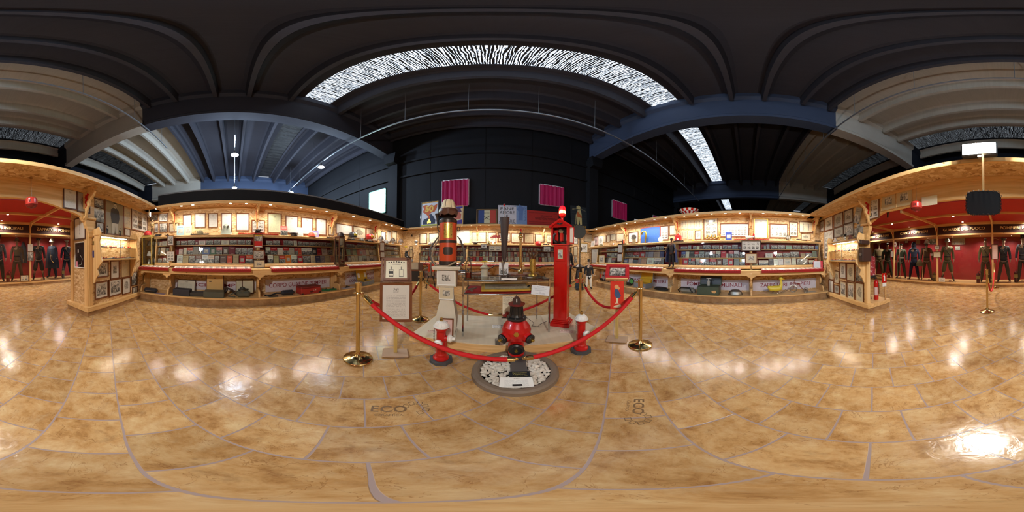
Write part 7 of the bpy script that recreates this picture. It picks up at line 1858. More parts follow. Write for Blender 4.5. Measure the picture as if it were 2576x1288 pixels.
# --- security camera
p = on_z(380, 534, 2.40); t = thing('security_camera', 'white ball security camera high in the left near corner', 'camera', face(-3.98, -2.28, 2.36)); MB().ball((0, 0, 0), .055).lathe([(.05, .03), (.05, .10), (0, .10)], 14).build('camera_body', WHITE, t); MB().ball((0, -.05, -.01), .022).build('lens', IRONBLACK, t); MB().cyl((0, 0, .1), (0, 0, .2), .015, 8).build('mount', WHITE, t)
# ---------------------------------------------------------------- toy cabinets on the near wall
def toy_car(parent_at, k, label, c):
    t = thing('toy_fire_engine', label, 'toy car', parent_at, 'toy fire engines in the wall cabinets')
    MB().box(-.035, .035, -.014, .014, .008, .024, 0, .004).box(.008, .03, -.012, .012, .024, .038, 0, .004).build('car_body', paint(*c, .3), t)
    m = MB()
    for x in (-.02, .02): m.cyl((x, -.016, .009), (x, .016, .009), .009, 10)
    m.build('wheels', IRONBLACK, t)
def toy_cabinet(u0, u1, side, label):
    a, z1 = WN.hit(u0, 600, .2)[0], 1.66; b = WN.hit(u1, 600, .2)[0]
    s0, s1 = min(a, b), max(a, b); z0, z1, D = 1.16, 1.63, .20
    t = thing('toy_cabinet', label, 'cabinet', WN.at(0, 0), 'lit wall cabinets of toy engines')
    MB().box(s0, s1, -D, 0, z0 - .03, z0, 0, .006).build('bottom_board', PINE, t); MB().box(s0 - .03, s1 + .03, -D - .02, 0, z1, z1 + .03, 0, .006).build('top_board', PINE, t)
    MB().box(s0, s1, -D + .005, -.004, 1.40, 1.404).build('glass_shelf', GLASS, t)
    for s in (s0, s1):
        MB().prism([(-D - .0, z1 + .16), (-D - .05, z1 + .05), (-D - .01, z1 - .12), (-D - .05, z0 + .05), (-D - .09, z0 - .04), (-D - .03, z0 - .10), (-D + .06, z0 - .2), (-D + .02, z0 - .30), (-.12, z0 - .36), (-.06, z0 - .48), (0, z0 - .5), (0, z1 + .12)], s - .014, s + .014, 0, 'x').build('side_board', PINE_V, t)
    MB().box(s0, s1, -D - .004, -D, z0, z0 + .02).box(s0, s1, -D - .004, -D, z1 - .02, z1).box((s0 + s1) / 2 - .006, (s0 + s1) / 2 + .006, -D - .006, -D, z0, z1).build('sliding_frame', CHROME, t)
    MB().sheet(s0, s1, z0, z1, -D - .002).build('glass_front', GLASS, t)
    MB().box(s0 + .1, s1 - .3, -.12, -.08, z1 - .02, z1 - .008).build('lamp_strip', glow(255, 244, 220, 12), t)
    l = bpy.data.lights.new('cabinet_light', 'AREA'); l.shape = 'RECTANGLE'; l.size = s1 - s0 - .3; l.size_y = .05; l.energy = 7; l.color = (1, .9, .74); link('cabinet_light', l, t, T(((s0 + s1) / 2, -.10, z1 - .03)))
    cols = [(190, 30, 30), (200, 40, 36), (170, 30, 40), (220, 214, 200), (60, 70, 120), (150, 26, 26)]
    nn = int((s1 - s0 - .1) / .105)
    for lev, z in (('upper', 1.4045), ('lower', z0 + .0005)):
        for k in range(nn):
            c = cols[(k * 7 + (3 if lev == 'upper' else 0)) % 6]
            toy_car(WN.at(s0 + .09 + k * .105, .12 - (k % 3) * .02, z), k, '%s toy engine, %s on the %s shelf of the %s toy cabinet' % (('red', 'bright red', 'dark red', 'white', 'blue', 'deep red')[(k * 7 + (3 if lev == 'upper' else 0)) % 6], ORD[k], lev, side), c)
    return s0, s1, z1
a = toy_cabinet(250, 343, 'left', 'lit glass-fronted pine wall cabinet of toy engines on the left near wall')
b = toy_cabinet(2084, 2160, 'right', 'lit glass-fronted pine wall cabinet of toy engines on the right near wall')
for (u, lb) in ((270, 'small dark soldier figure on the left toy cabinet'), (302, 'small dark musician figure on the left toy cabinet')):
    s = WN.hit(u, 585, .1)[0]; figure(lb, WN.at(s, .1, a[2] + .031), .11, jacket=(50, 50, 50), hat='tall', hatc=(40, 40, 40), name='figurine', group=GR)['category'] = 'figurine'
for (u, c, lb) in ((2102, (200, 190, 184), 'small pink and grey model on the right toy cabinet'), (2140, (110, 60, 50), 'small brown engine model on the right toy cabinet')):
    s = WN.hit(u, 600, .1)[0]; t = thing('model', lb, 'model', WN.at(s, .1, b[2] + .031), GR); MB().box(-.09, .09, -.03, .03, .012, .05, 0, .008).prism([(-.06, .05), (.03, .05), (.0, .12), (-.04, .13)], -.02, .02).cyl((-.06, -.035, .015), (-.06, .035, .015), .015, 10).cyl((.06, -.035, .015), (.06, .035, .015), .015, 10).build('model_body', paint(*c, .5), t)
s = WN.hit(2122, 587, .12)[0]; t = thing('racing_car_model', 'black and white model engine above the right toy cabinet', 'model', WN.at(s, .12, b[2] + .031), GR)
MB().box(-.05, .05, -.04, .04, 0, .13).build('clear_block', GLASS, t); MB().box(-.1, .1, -.03, .03, .132, .17, 0, .01).cyl((-.06, -.035, .14), (-.06, .035, .14), .02, 10).cyl((.06, -.035, .14), (.06, .035, .14), .02, 10).build('car_body', IRONBLACK, t)
# badges on the left cabinet side, pictures above
for (u, v, w, h, c, lb) in ((238.5, 597, .06, .07, (120, 70, 40), 'small red and gold crest on the side of the left toy cabinet'), (239, 613, .08, .10, (120, 96, 50), 'brass house-shaped plate on the side of the left toy cabinet'), (239, 641, .10, .17, (50, 60, 140), 'blue and gold shield plaque on the side of the left toy cabinet')):
    s, z = WN.hit(u, v, .05); t = thing('badge_plaque', lb, 'badge', WN.at(s, .05, z)); MB().prism([(-w / 2, h / 2), (w / 2, h / 2), (w / 2, -h / 4), (0, -h / 2), (-w / 2, -h / 4)][::-1], -.01, .05).build('plaque', paint(*c, .4), t); MB().box(-w * .2, w * .2, -.014, -.01, -h * .15, h * .25).build('emblem', GOLD, t)
for (u, v, r, lb) in ((2164.5, 609, .045, 'small dark disc on the side of the right toy cabinet'), (2167, 640, .07, 'dark old wall telephone plate on the side of the right toy cabinet')):
    s, z = WN.hit(u, v, .24); t = thing('wall_device', lb, 'device', WN.at(s, .24, z)); MB().box(-r, r, -.02, .24, -r * (1 if r < .05 else 2.2), r * (1 if r < .05 else 2.0), 0, .015).build('plate', paint(60, 40, 34, .4), t); MB().cyl((0, -.02, 0), (0, -.03, 0), r * .5, 14).build('disc', STEEL, t)
# big portrait, magazine cover, disc picture on the left near wall
t = F(WN, .0, 263, 311.5, 501, 592, 'document', 'very large framed portrait of a moustached officer in uniform', 'brown', 'sepia', .035)
for c in t.children:
    if c.name.startswith('sheet'): c.data = c.data.copy(); c.data.materials.clear(); c.data.materials.append(paint(146, 136, 110, .35, coat=.5, name='aged_print'))
INKD = paint(64, 60, 56, .7, name='portrait_ink'); INKL = paint(196, 188, 168, .7, name='portrait_light')
k = 1.15
m = MB().prism([(x * k, z * k) for x, z in ((-.13, .02), (-.12, .14), (-.05, .19), (.05, .19), (.12, .14), (.14, -.02), (.10, -.14), (-.10, -.14))], -.011, -.009); m.build('drawn_coat', INKD, t)
m = MB().prism([(x * k, z * k) for x, z in ((-.09, -.14), (.09, -.14), (.08, -.42), (.02, -.42), (.0, -.2), (-.03, -.42), (-.09, -.42))], -.0105, -.009); m.build('drawn_trousers', INKL, t)
m = MB(); m.X = T((0, -.010, .27)) @ Matrix.Diagonal((1, .04, 1.25, 1)); m.ball((0, 0, 0), .06); m.build('drawn_face', INKL, t); MB().box(-.035, .035, -.015, -.013, .24, .25).box(-.05, .05, -.014, -.012, .32, .345).build('drawn_moustache', INKD, t)
F(WN, 0, 232, 261, 523, 558, 'landscape', 'old colour magazine cover with a fire engine scene on the left near wall', None, 'green')
F(WN, 0, 312, 328.5, 525, 572, 'diploma', 'cream sheet with two dark record discs beside the large portrait', None, 'cream')
for (u0, u1, v0, v1, tw, lb) in ((2150, 2166, 525, 560, 20, 'tilted printed sheet fixed near the bracket of the right near wall'), (2156, 2172, 566, 595, 0, 'grey leaflet hanging on the corner post of the right near wall'), (2150, 2163, 575, 597, 0, 'red-topped leaflet behind the grey one on the right near wall')):
    s0, z1 = WN.hit(u0, v0, .05); s1, z0 = WN.hit(u1, v1, .05); framed(None, 0, 0, 0, 0, 0, 'cover_photo', lb, None, 'grey', at=WN.at((s0 + s1) / 2, .05, (z0 + z1) / 2) @ RY(math.radians(tw)), wh=(abs(s1 - s0), abs(z1 - z0)))
canopy_bracket(WN, WN.hit(2173, 530, .2)[0], .4, 'fretted pine bracket with red ornament over the right pier', .36); canopy_bracket(WN, WN.hit(228, 530, .2)[0], .4, 'fretted pine bracket with red ornament over the left pier', .36)
t = thing('album_holder', 'red album holder with a silvery page on the end of the right counter', 'album', WR.at(WR.hit(2058, 660, .48)[0], .48, CTOP + .02) @ RZ(math.radians(-25)) @ RX(math.radians(-14)))
MB().box(-.15, .15, .0, .05, 0, .22, 0, .006).build('holder', RED_GLOSS, t); MB().box(-.14, .07, -.01, -.001, .02, .21).build('page', paint(176, 178, 186, .4), t)
# ---------------------------------------------------------------- banners in the niches
LILAC = paint(214, 206, 214, .6, name='pale_lilac_board'); MAROON = paint(140, 40, 52, .6, name='maroon_lettering')
def banner(Wn, u0, u1, v0, v1, lines, label, size=None):
    W = WDT[Wn]; um = (u0 + u1) / 2; s0, s1 = W.hit(u0, 715, .012)[0], W.hit(u1, 715, .012)[0]
    z1, z0 = W.hit(um, v0, .012)[1], W.hit(um, v1, .012)[1]
    t = thing('banner', label, 'banner', W.at((s0 + s1) / 2, .012, (z0 + z1) / 2), 'lettered banners in the niches'); h = z1 - z0
    MB().box(-(s1 - s0) / 2, (s1 - s0) / 2, -.0, .008, -h / 2, h / 2).build('board', LILAC, t)
    for i, (tx, wf) in enumerate(lines):
        n = len(lines); lettering('lettering', tx, size or h * .46 / n ** .6, MAROON, t, T((0, -.002, (n - 1 - 2 * i) * h * .2)), width=(s1 - s0) * wf, bold=.001)
banner('L', 440, 650, 706, 730, [('CIVICI  POMPIERI', .80)], 'pale banner reading civic firemen behind the boxes')
banner('L', 668, 829, 700, 730, [('CORPO GUARDIE POMPIERI', .90)], 'pale banner reading corps of fire guards above the red suitcase', .17)
banner('L', 868, 947, 683, 712, [('GUARDIA PERMANENTE', .9), ('CONTRO INCENDI', .78)], 'pale two-line banner behind the yellow-lidded case', .15)
banner('R', 1497, 1562, 684, 705, [('COMPAGNIA', .8)], 'pale banner half hidden at the far end of the right niche')
banner('R', 1578, 1680, 692, 719, [('GUARDIE POMPIERI', .92)], 'pale banner reading fire guards behind the yellow-lidded chest', .16)
banner('R', 1713, 1884, 704, 729, [('POMPIERI  COMUNALI', .80)], 'pale banner reading communal firemen behind the green chest', .17)
banner('R', 1894, 2053, 703, 729, [('ZAPPATORI  POMPIERI', .78)], 'pale banner reading sapper firemen behind the yellow duck', .17)
banner('B', 1068, 1100, 682, 700, [('POMPIERI', .8)], 'pale banner at the left of the back niche')
banner('B', 1180, 1232, 684, 697, [('VIGNE NEGRI', .8)], 'pale banner seen behind the marble well head')
banner('B', 1275, 1355, 684, 698, [('VIGILI DEL FUOCO', .85)], 'pale banner seen behind the brass branch pipe')
# ---------------------------------------------------------------- things in the niches
def niche(name, Wn, u, v, label, cat, turn=0, d=None):
    W = WDT[Wn]
    if d is None:
        p = on_z(u, v, NFL); d = (W.dist - p.xy.dot(W.f.xy)); d = max(.1, min(.5, d))
    s = W.hit(u, v, d)[0]; return thing(name, label, cat, W.at(s, d, NFL + .001) @ RZ(math.radians(turn)), 'things in the low niches')
def case(t, w, dp, h, mat, lid=None, lidmat=None, ang=100, inner=None, bev=.01):
    MB().box(-w / 2, w / 2, -dp / 2, dp / 2, 0, h, 0, bev).build('case_body', mat, t)
    if lid:
        m = MB(); m.X = T((0, dp / 2, h)) @ RX(math.radians(90 - ang)); m.box(-w / 2, w / 2, .0, .03, 0, lid, 0, .006); m.build('lid', mat, t)
        if lidmat: m = MB(); m.X = T((0, dp / 2, h)) @ RX(math.radians(90 - ang)); m.box(-w / 2 + .015, w / 2 - .015, -.004, -.0005, .015, lid - .015); m.build('lid_lining', lidmat, t)
        if inner: MB().box(-w / 2 + .015, w / 2 - .015, -dp / 2 + .015, dp / 2 - .015, h, h + .004).build('tray_lining', inner, t)
    return t
def card(parent_t, x, y, z, tx, nm):
    pass
GREEN_C = paint(120, 170, 120, .5, name='green_card')
def number_card(Wn, u, v, tx, label):
    t = niche('number_card', Wn, u, v, label, 'card'); p = on_z(u, v, NFL)
    MB().box(-.045, .045, -.004, .006, 0, .09, 0, .003).build('card_body', GREEN_C, t); lettering('lettering', tx, .05, WHITE, t, T((0, -.006, .045)))
DCASE = paint(44, 46, 56, .6, name='dark_case'); TRAYG = paint(84, 84, 72, .5, name='olive_metal')
t = niche('tool_bag', 'L', 379, 735, 'small black bag with white lettering in the left corner niche', 'bag', 5); MB().box(-.20, .20, -.08, .08, 0, .12, 0, .045).build('bag_body', DCASE, t); MB().box(-.12, .08, -.084, -.08, .05, .07).build('white_print', STEEL, t)
t = niche('leaflet', 'L', 403, 740, 'mauve leaflet lying flat in the left corner niche', 'leaflet', 0); MB().box(-.14, .14, -.07, .07, 0, .003).build('paper', paint(150, 130, 150, .7), t)
t = niche('framed_document', 'L', 467, 737, 'dark framed open book page leaning behind the navy box', 'framed picture', 0, .14); t.matrix_local = mat_of(t) @ RX(math.radians(-14)); MB().box(-.26, .26, 0, .015, 0, .36).build('frame', DARKWOOD, t); MB().sheet(-.24, .24, .02, .34, -.002).build('sheet', PRINT['document'], t, color=rgb(200, 196, 176))
t = niche('storage_box', 'L', 459, 748, 'plain navy box before the leaning framed page', 'box', -3, .42); case(t, .45, .22, .17, DCASE)
t = niche('leather_case', 'L', 496, 748, 'flat dark leather case between the navy box and the open chest', 'case', 4, .38); case(t, .36, .24, .10, paint(56, 54, 50, .5));
t = niche('open_chest', 'L', 539, 753, 'olive metal tray chest with a tall tan lid standing open', 'chest', 0, .40); case(t, .50, .28, .15, TRAYG); m = MB(); m.box(-.225, .225, .16, .19, .10, .58, 0, .004); m.build('lid', paint(86, 40, 36, .5), t); MB().box(-.21, .21, .15, .158, .12, .57).build('lid_lining', paint(206, 170, 108, .6), t)
for x, z in ((-.12, .53), (.0, .45), (-.12, .36)): MB().box(x - .03, x + .03, .142, .149, z - .01, z + .01).build('strap_slot', DLEATHER, t)
number_card('L', 549, 754, '12', 'green card numbered twelve before the open olive chest')
t = niche('breathing_apparatus', 'L', 612, 751, 'grey drum-shaped breathing apparatus with straps in the left niche', 'apparatus', 0, .40); MB().box(-.17, .17, -.11, .11, 0, .16, 0, .05).ball((-.02, 0, .17), .09).tube([(-.16, 0, .12), (-.28, -.02, .08), (-.38, -.02, .02), (-.2, -.08, .015)], .014, 6).build('apparatus_body', TRAYG, t); MB().tube([(-.12, -.05, .2), (0, -.1, .22), (.12, -.04, .2)], .02, 8).build('hose', IRONBLACK, t)
t = niche('coiled_hose', 'L', 578, 745, 'dark flat hose running from the olive chest', 'hose', 0, .25); MB().tube([(-.16, .0, .03), (-.05, .02, .18), (.05, .02, .14), (.14, 0, .05), (.22, 0, .02)], .03, 8).build('hose_body', DLEATHER, t)
t = niche('window_frame', 'L', 616, 739, 'brown frame of two blank panes leaning on the back of the niche', 'frame', 0, .13); t.matrix_local = mat_of(t) @ RX(math.radians(-8)); MB().box(-.24, .24, 0, .015, 0, .40).build('frame', DARKWOOD, t); MB().box(-.22, -.07, -.003, -.0005, .025, .375).build('pane', paint(200, 196, 170, .4), t); MB().box(-.05, .22, -.003, -.0005, .025, .375).build('pane', paint(200, 196, 170, .4), t)
t = niche('harness_bag', 'L', 706, 749, 'black canvas harness bag with straps in the left niche', 'bag', 4, .42); MB().box(.0, .38, -.08, .08, 0, .13, 0, .06).build('bag_body', DCASE, t); MB().tube([(.02, 0, .06), (-.12, -.03, .08), (-.25, .02, .02), (-.42, 0, .04), (-.3, -.07, .012), (-.1, -.09, .012)], .02, 6).build('straps', BLACK, t)
t = niche('suitcase', 'L', 776, 744, 'red suitcase with brown edges and white lettering in the left niche', 'suitcase', 6, .38); case(t, .62, .30, .16, paint(166, 40, 34, .5), bev=.012); MB().box(-.312, .312, -.152, .152, .162, .21, 0, .015).build('lid', paint(120, 36, 32, .5), t); lettering('lettering', 'C 4', .07, WHITE, t, T((.10, -.153, .10))); MB().tube([(-.04, -.15, .06), (-.03, -.17, .06), (.05, -.17, .06), (.06, -.15, .06)], .008, 6).build('handle', DLEATHER, t)
for x in (-.28, .28): MB().box(x - .03, x + .03, -.158, -.148, .0, .04).build('corner_guard', BAND, t)
number_card('L', 772, 747, '54', 'green card numbered fifty-four before the red suitcase')
for (u, v, lb) in ((820, 737, 'green rubber sandal nearer the red suitcase'), (838, 733, 'green rubber sandal farther from the red suitcase')):
    t = niche('sandal', 'L', u, v, lb, 'sandal', -20, .42); MB().tube([(-.12, 0, .02), (0, 0, .025), (.10, 0, .02)], [.03, .035, .03], 8).build('sole', paint(34, 110, 60, .5), t); MB().tube([(-.02, -.03, .04), (0, 0, .08), (.02, .03, .04)], .012, 6).build('strap', BLACK, t)
t = niche('small_engine_part', 'L', 873, 724, 'small dark machine part on a pale sheet in the left niche', 'machine part', 0, .4); MB().box(-.2, .25, -.1, .1, 0, .006).build('sheet', LILAC, t); MB().ball((0, 0, .04), .035).cyl((-.08, 0, .03), (.1, 0, .03), .02, 8).build('part_body', BAND, t)
t = niche('instrument_case', 'L', 921, 722, 'grey metal case with a raised yellow lid in the left niche', 'case', 10, .34); case(t, .66, .30, .14, paint(120, 124, 128, .5), .40, paint(214, 172, 44, .6), 105, paint(214, 172, 44, .6)); MB().ball((-.05, 0, .17), .045).build('inner_device', DLEATHER, t)
for x in (-.2, .2):
    m = MB(); m.X = T((x, .15, .14)) @ RX(math.radians(-15)); m.box(-.06, .06, -.012, -.006, .1, .28); m.build('inner_label', WHITE, t)
number_card('L', 925, 722, '9', 'pale green card before the yellow-lidded grey case')
# right niche
t = niche('hose_couplings', 'R', 1520, 708, 'heap of dark brass hose couplings at the far end of the right niche', 'fittings', 0, .35); m = MB()
for k in range(9): a_ = k * 1.7; m.cyl((-.30 + k * .10, .04 * math.sin(a_), .04), (-.26 + k * .10, .06 * math.cos(a_), .09), .04, 10)
m.build('couplings', BAND, t); MB().cyl((-.36, .1, .05), (-.05, .0, .5), .018, 8).build('wooden_pole', PINE, t); MB().box(-.42, -.32, .08, .12, 0, .28).build('red_board', paint(190, 60, 44, .5), t)
t = niche('reel_wheel', 'R', 1589, 714, 'green wheel with black tyre on a dark motor in the right niche', 'wheel', 0, .36); MB().lathe([(.0, -.02), (.09, -.02), (.09, .02), (0, .02)], 20).build('wheel_disc', paint(80, 150, 80, .4), t, T((0, 0, .17)) @ RX(PI / 2)); m = MB(); m.tube([(.105 * math.cos(q), 0, .17 + .105 * math.sin(q)) for q in [i * PI / 12 for i in range(24)]], .02, 8, closed=True).build('tyre', IRONBLACK, t); MB().box(-.22, -.02, -.06, .06, 0, .12, 0, .02).build('motor', BAND, t)
t = niche('instrument_case', 'R', 1617, 730, 'grey metal chest with a tall yellow lid in the right niche', 'case', -12, .34); case(t, .62, .34, .17, paint(130, 136, 144, .5), .42, paint(214, 168, 40, .6), 97, paint(206, 160, 40, .6)); MB().box(-.27, .27, .11, .14, .17, .30).build('yellow_flap', paint(214, 168, 40, .6), t)
number_card('R', 1622, 731, '7', 'pale green card before the yellow-lidded chest')
t = niche('coiled_hose', 'R', 1663, 734, 'coiled black rubber hose in the right niche', 'hose', 0, .38); m = MB()
for k in range(3): m.tube([((.25 - .03 * k) * math.cos(q), (.12 - .02 * k) * math.sin(q), .02 + .028 * k) for q in [i * PI / 12 for i in range(24)]], .016, 6, closed=True)
m.build('hose_body', IRONBLACK, t)
t = niche('breathing_apparatus', 'R', 1729, 742, 'grey breathing apparatus with black straps left of the green chest', 'apparatus', 0, .42); MB().box(-.2, .22, -.12, .12, .01, .15, 0, .05).box(.16, .25, -.08, .08, .02, .10, 0, .02).build('apparatus_body', paint(128, 130, 124, .5), t); MB().tube([(-.24, 0, .01), (-.27, -.05, .08), (-.15, -.1, .17), (.1, -.1, .17), (.2, -.12, .02)], .022, 6).build('strap', IRONBLACK, t)
GRN = paint(66, 80, 64, .5, name='army_green_metal')
t = niche('green_chest', 'R', 1784, 747, 'army green chest with open lid in the right niche', 'chest', 0, .40); case(t, .62, .36, .24, GRN); m = MB(); m.X = T((0, .18, .24)) @ RX(math.radians(-12)); m.box(-.33, .33, 0, .06, 0, .26, 0, .01); m.build('lid', GRN, t); m = MB(); m.X = T((0, .18, .24)) @ RX(math.radians(-12)); m.box(-.30, .30, -.004, -.0005, .02, .24); m.build('lid_lining', IRONBLACK, t)
MB().prism([(.10, .13), (.22, .14), (.24, .09), (.2, .06), (.12, .07)], -.184, -.181).build('worn_label', paint(214, 170, 110, .6), t)
t2 = thing('spray_bottle', 'small grey pump bottle standing in the open green chest', 'bottle', mat_of(t) @ T((-.02, .0, .245)), 'things in the low niches'); MB().lathe([(.045, 0), (.045, .12), (.02, .16), (.015, .2), (0, .2)], 14).box(-.06, .08, -.012, .012, .2, .225).build('bottle_body', paint(170, 172, 166, .4), t2)
number_card('R', 1786, 748, '33', 'green card numbered thirty-three before the green chest')
t = niche('metal_cover', 'R', 1850, 747, 'domed dull grey metal cover in the right niche', 'cover', 0, .42); MB().lathe([(.20, 0), (.20, .03), (.17, .10), (.10, .15), (0, .16)], 24, sx=1.0, sy=.6).build('dome', STEEL, t)
t = niche('brass_crest', 'R', 1910, 747, 'flat brass winged crest lying in the right niche', 'crest', 0, .44); MB().prism([(-.17, -.03), (0, .05), (.17, -.03), (.06, -.03), (0, .0), (-.06, -.03)], 0, .012, 0, 'z').build('crest_body', GOLD, t)
t = niche('rocking_duck', 'R', 1952, 742, 'yellow rocking duck toy on chrome rockers', 'toy', 0, .36)
DUCK = paint(214, 196, 66, .4, name='yellow_plastic')
MB().tube([(-.24, 0, .22), (-.16, 0, .16), (.0, 0, .15), (.12, 0, .17), (.16, 0, .27), (.15, 0, .38), (.15, 0, .42)], [.03, .08, .09, .08, .045, .035, .035], 12).ball((.15, 0, .45), .065).ball((.15, 0, .51), .03).build('duck_body', DUCK, t); MB().cyl((.19, 0, .43), (.26, 0, .42), .02, 8, r2=.008).build('beak', paint(220, 170, 40, .4), t); MB().ball((.19, -.045, .47), .01).build('eye', IRONBLACK, t)
for y in (-.07, .07): MB().tube([(-.30, y, .09), (-.16, y, .025), (0, y, .01), (.16, y, .025), (.32, y, .10)], .009, 6).tube([(-.1, y, .018), (-.06, y * .6, .1)], .008, 6).tube([(.1, y, .018), (.06, y * .6, .1)], .008, 6).build('rocker', CHROME, t)
t = niche('tricycle', 'R', 2009, 742, 'old child tricycle with white front mudguard and rust red frame', 'tricycle', -20, .34)
def wheel_(x, y, r, nm='wheel'):
    m = MB(); m.tube([(x + r * math.cos(q), y, r + r * math.sin(q)) for q in [i * PI / 12 for i in range(24)]], .012, 8, closed=True)
    for q in range(8): m.cyl((x, y, r), (x + r * math.cos(q * PI / 4), y, r + r * math.sin(q * PI / 4)), .002, 4)
    m.build(nm, STEEL, t)
wheel_(-.16, 0, .10); wheel_(.22, -.1, .06); wheel_(.22, .1, .06)
MB().tube([(-.16, 0, .1), (-.13, 0, .3), (-.12, 0, .40)], .01, 6).tube([(-.13, 0, .27), (.0, 0, .24), (.10, 0, .12), (.22, 0, .065)], .012, 6).cyl((.22, -.1, .06), (.22, .1, .06), .008, 6).build('frame', paint(130, 60, 44, .5), t)
MB().tube([(-.12, -.16, .41), (-.10, 0, .42), (-.12, .16, .41)], .009, 6).build('handlebar', CHROME, t); MB().ball((.02, 0, .29), .06, 0, 12, 6, (1.2, .9, .3)).build('saddle', WHITE, t)
MB().tube([(-.16 + .118 * math.cos(q), 0, .1 + .118 * math.sin(q)) for q in [math.radians(30 + i * 13) for i in range(11)]], .018, 6).build('mudguard', WHITE, t)
t = niche('paper_sheet', 'R', 2040, 738, 'faded sheet lying flat right of the tricycle', 'sheet', 0, .42); MB().box(-.15, .15, -.08, .08, 0, .003).build('paper', paint(176, 170, 156, .7), t)
# ---------------------------------------------------------------- machines and figures at the back
def bk(name, u, y, z, label, cat, turn=0):
    r = ray(u, 650); return thing(name, label, cat, face(r.x * y / r.y, y, z, turn), 'machines in the back corners')
t = bk('diving_cabinet', 1042, 6.1, 0, 'dark table with a black fabric front carrying old breathing machines in the back left corner', 'table'); MB().box(-.42, .42, -.2, .2, .18, .62, 0, .01).build('table_body', IRONBLACK, t); MB().box(-.44, .44, -.22, .22, .62, .65).build('table_top', DWOOD, t); MB().box(-.4, .4, -.18, .18, 0, .18).build('plinth_box', PINE, t)
t = bk('radio_set', 1037, 6.1, .652, 'cream front panel instrument with a dark screen on the dark table', 'instrument'); MB().box(-.28, .28, -.14, .14, 0, .32, 0, .01).build('set_body', paint(150, 110, 70, .5), t); MB().box(-.22, .26, -.146, -.14, .03, .29).build('front_panel', paint(214, 204, 180, .5), t); MB().box(-.20, -.05, -.152, -.146, .08, .24).build('screen', IRONBLACK, t)
t = bk('diving_helmet', 1026, 6.15, .974, 'black old diving helmet machine on the cream instrument', 'machine'); MB().lathe([(.14, 0), (.13, .04), (.1, .1), (.1, .2), (.06, .26), (0, .27)], 18).ball((-.06, 0, .42), .07).box(-.14, .02, -.05, .05, .22, .40, 0, .02).build('machine_body', IRONBLACK, t); MB().cyl((.0, -.09, .14), (.0, -.12, .14), .035, 12).build('porthole', STEEL, t); MB().tube([(-.02, 0, .35), (.04, 0, .52), (.14, 0, .56), (.22, 0, .5), (.24, 0, .3), (.2, 0, .1)], .014, 8).build('air_hose', IRONBLACK, t)
t = bk('gear_wheel', 1036, 5.9, .974, 'small grey geared motor before the diving helmet', 'motor'); MB().cyl((-.05, -.0, .06), (.06, 0, .06), .055, 12).cyl((-.0, -.06, .06), (0, .06, .06), .03, 10).build('motor_body', STEEL, t)
t = bk('field_radio', 1058, 6.0, .652, 'brown leather field radio with a tall aerial', 'radio'); MB().box(-.09, .09, -.06, .06, 0, .32, 0, .02).build('radio_body', paint(96, 62, 42, .5), t); MB().lathe([(.02, .32), (.01, .36), (.008, .6), (.012, .62), (.012, .72), (0, .72)], 10, cx=-.04).build('aerial', BAND, t)
t = bk('twin_pump', 1084, 5.7, 0, 'small orange and chrome twin-cylinder pump on thin dark legs', 'pump')
for s in (-1, 1): MB().lathe([(.05, .66), (.05, .90), (.03, .95), (0, .95)], 14, cx=s * .07).build('cylinder', paint(206, 70, 36, .4), t); MB().lathe([(.04, .5), (.04, .66)], 12, cx=s * .07).build('lower_cylinder', CHROME, t)
MB().cyl((0, 0, .5), (0, 0, 1.02), .03, 10).cyl((-.25, 0, .75), (-.1, 0, .8), .03, 8).build('centre_tube', STEEL, t); m = MB()
for s in (-1, 1): m.tube([(s * .08, 0, .52), (s * .13, -.02, .3), (s * .15, 0, 0)], .012, 6).tube([(s * .05, .05, .52), (s * .2, .1, 0)], .012, 6)
m.tube([(-.1, 0, .8), (-.22, 0, .95), (-.16, 0, 1.12), (-.05, 0, 1.0)], .01, 6); m.build('legs_and_levers', BLACK, t)
t = bk('iron_stove', 1457, 5.6, 0, 'dark iron pump stove with a wide conical cap and a red band', 'stove'); MB().lathe([(.18, 0), (.18, .05), (.15, .07), (.17, .22)], 20).build('foot', paint(50, 64, 70, .5), t); MB().lathe([(.175, .22), (.175, .36), (.16, .38)], 20).build('red_band', RED_OLD, t); MB().lathe([(.155, .38), (.11, .78), (.12, .80)], 20).build('body', BAND, t); MB().lathe([(.24, .80), (.24, .86), (.2, .88), (.05, .96), (0, .97)], 20).build('cap', BAND, t); MB().box(-.02, .02, -.16, -.13, .52, .62).build('white_plate', WHITE, t)
x, y = 1473, 5.3
r = ray(1474, 650); fx_, fy_ = r.x * 5.3 / r.y, 5.3
figure('child-size figure in black coat, white stockings and top hat in the back right corner', face(fx_ + .06, fy_ - .12, 0, 15), .62, jacket=(30, 30, 34), trousers=(200, 196, 186), boots=(24, 24, 26), hat='tall', hatc=(30, 26, 26), style='coat', spread=.05, name='mannequin', group='machines in the back corners')
r = ray(1427, 650); fx_, fy_ = r.x * 5.9 / r.y, 5.9
figure('dark mannequin in black suit half hidden behind the red call box', face(fx_, fy_, 0, 30), .95, jacket=(28, 28, 32), hat='flat', spread=.04, name='mannequin', group='machines in the back corners')
t = bk('horn_loudspeaker', 1456, 5.2, 1.2, 'large dark horn loudspeaker seen end on at the back right', 'loudspeaker')
zc = up_to(t.location.x, t.location.y, 1455, 583) - 1.2
m = MB(); m.X = T((0, 0, zc)) @ RX(PI / 2); m.lathe([(.255, 0.0), (.26, -.01), (.25, -.02), (.19, -.10), (.10, -.2), (.05, -.28), (.03, -.3), (0, -.3)], 32); m.build('horn', paint(52, 52, 42, .5, name='dark_olive_metal'), t)
m = MB(); m.X = T((0, 0, zc)) @ RX(PI / 2); m.ball((0, 0, -.2), .05); m.build('driver', BAND, t)
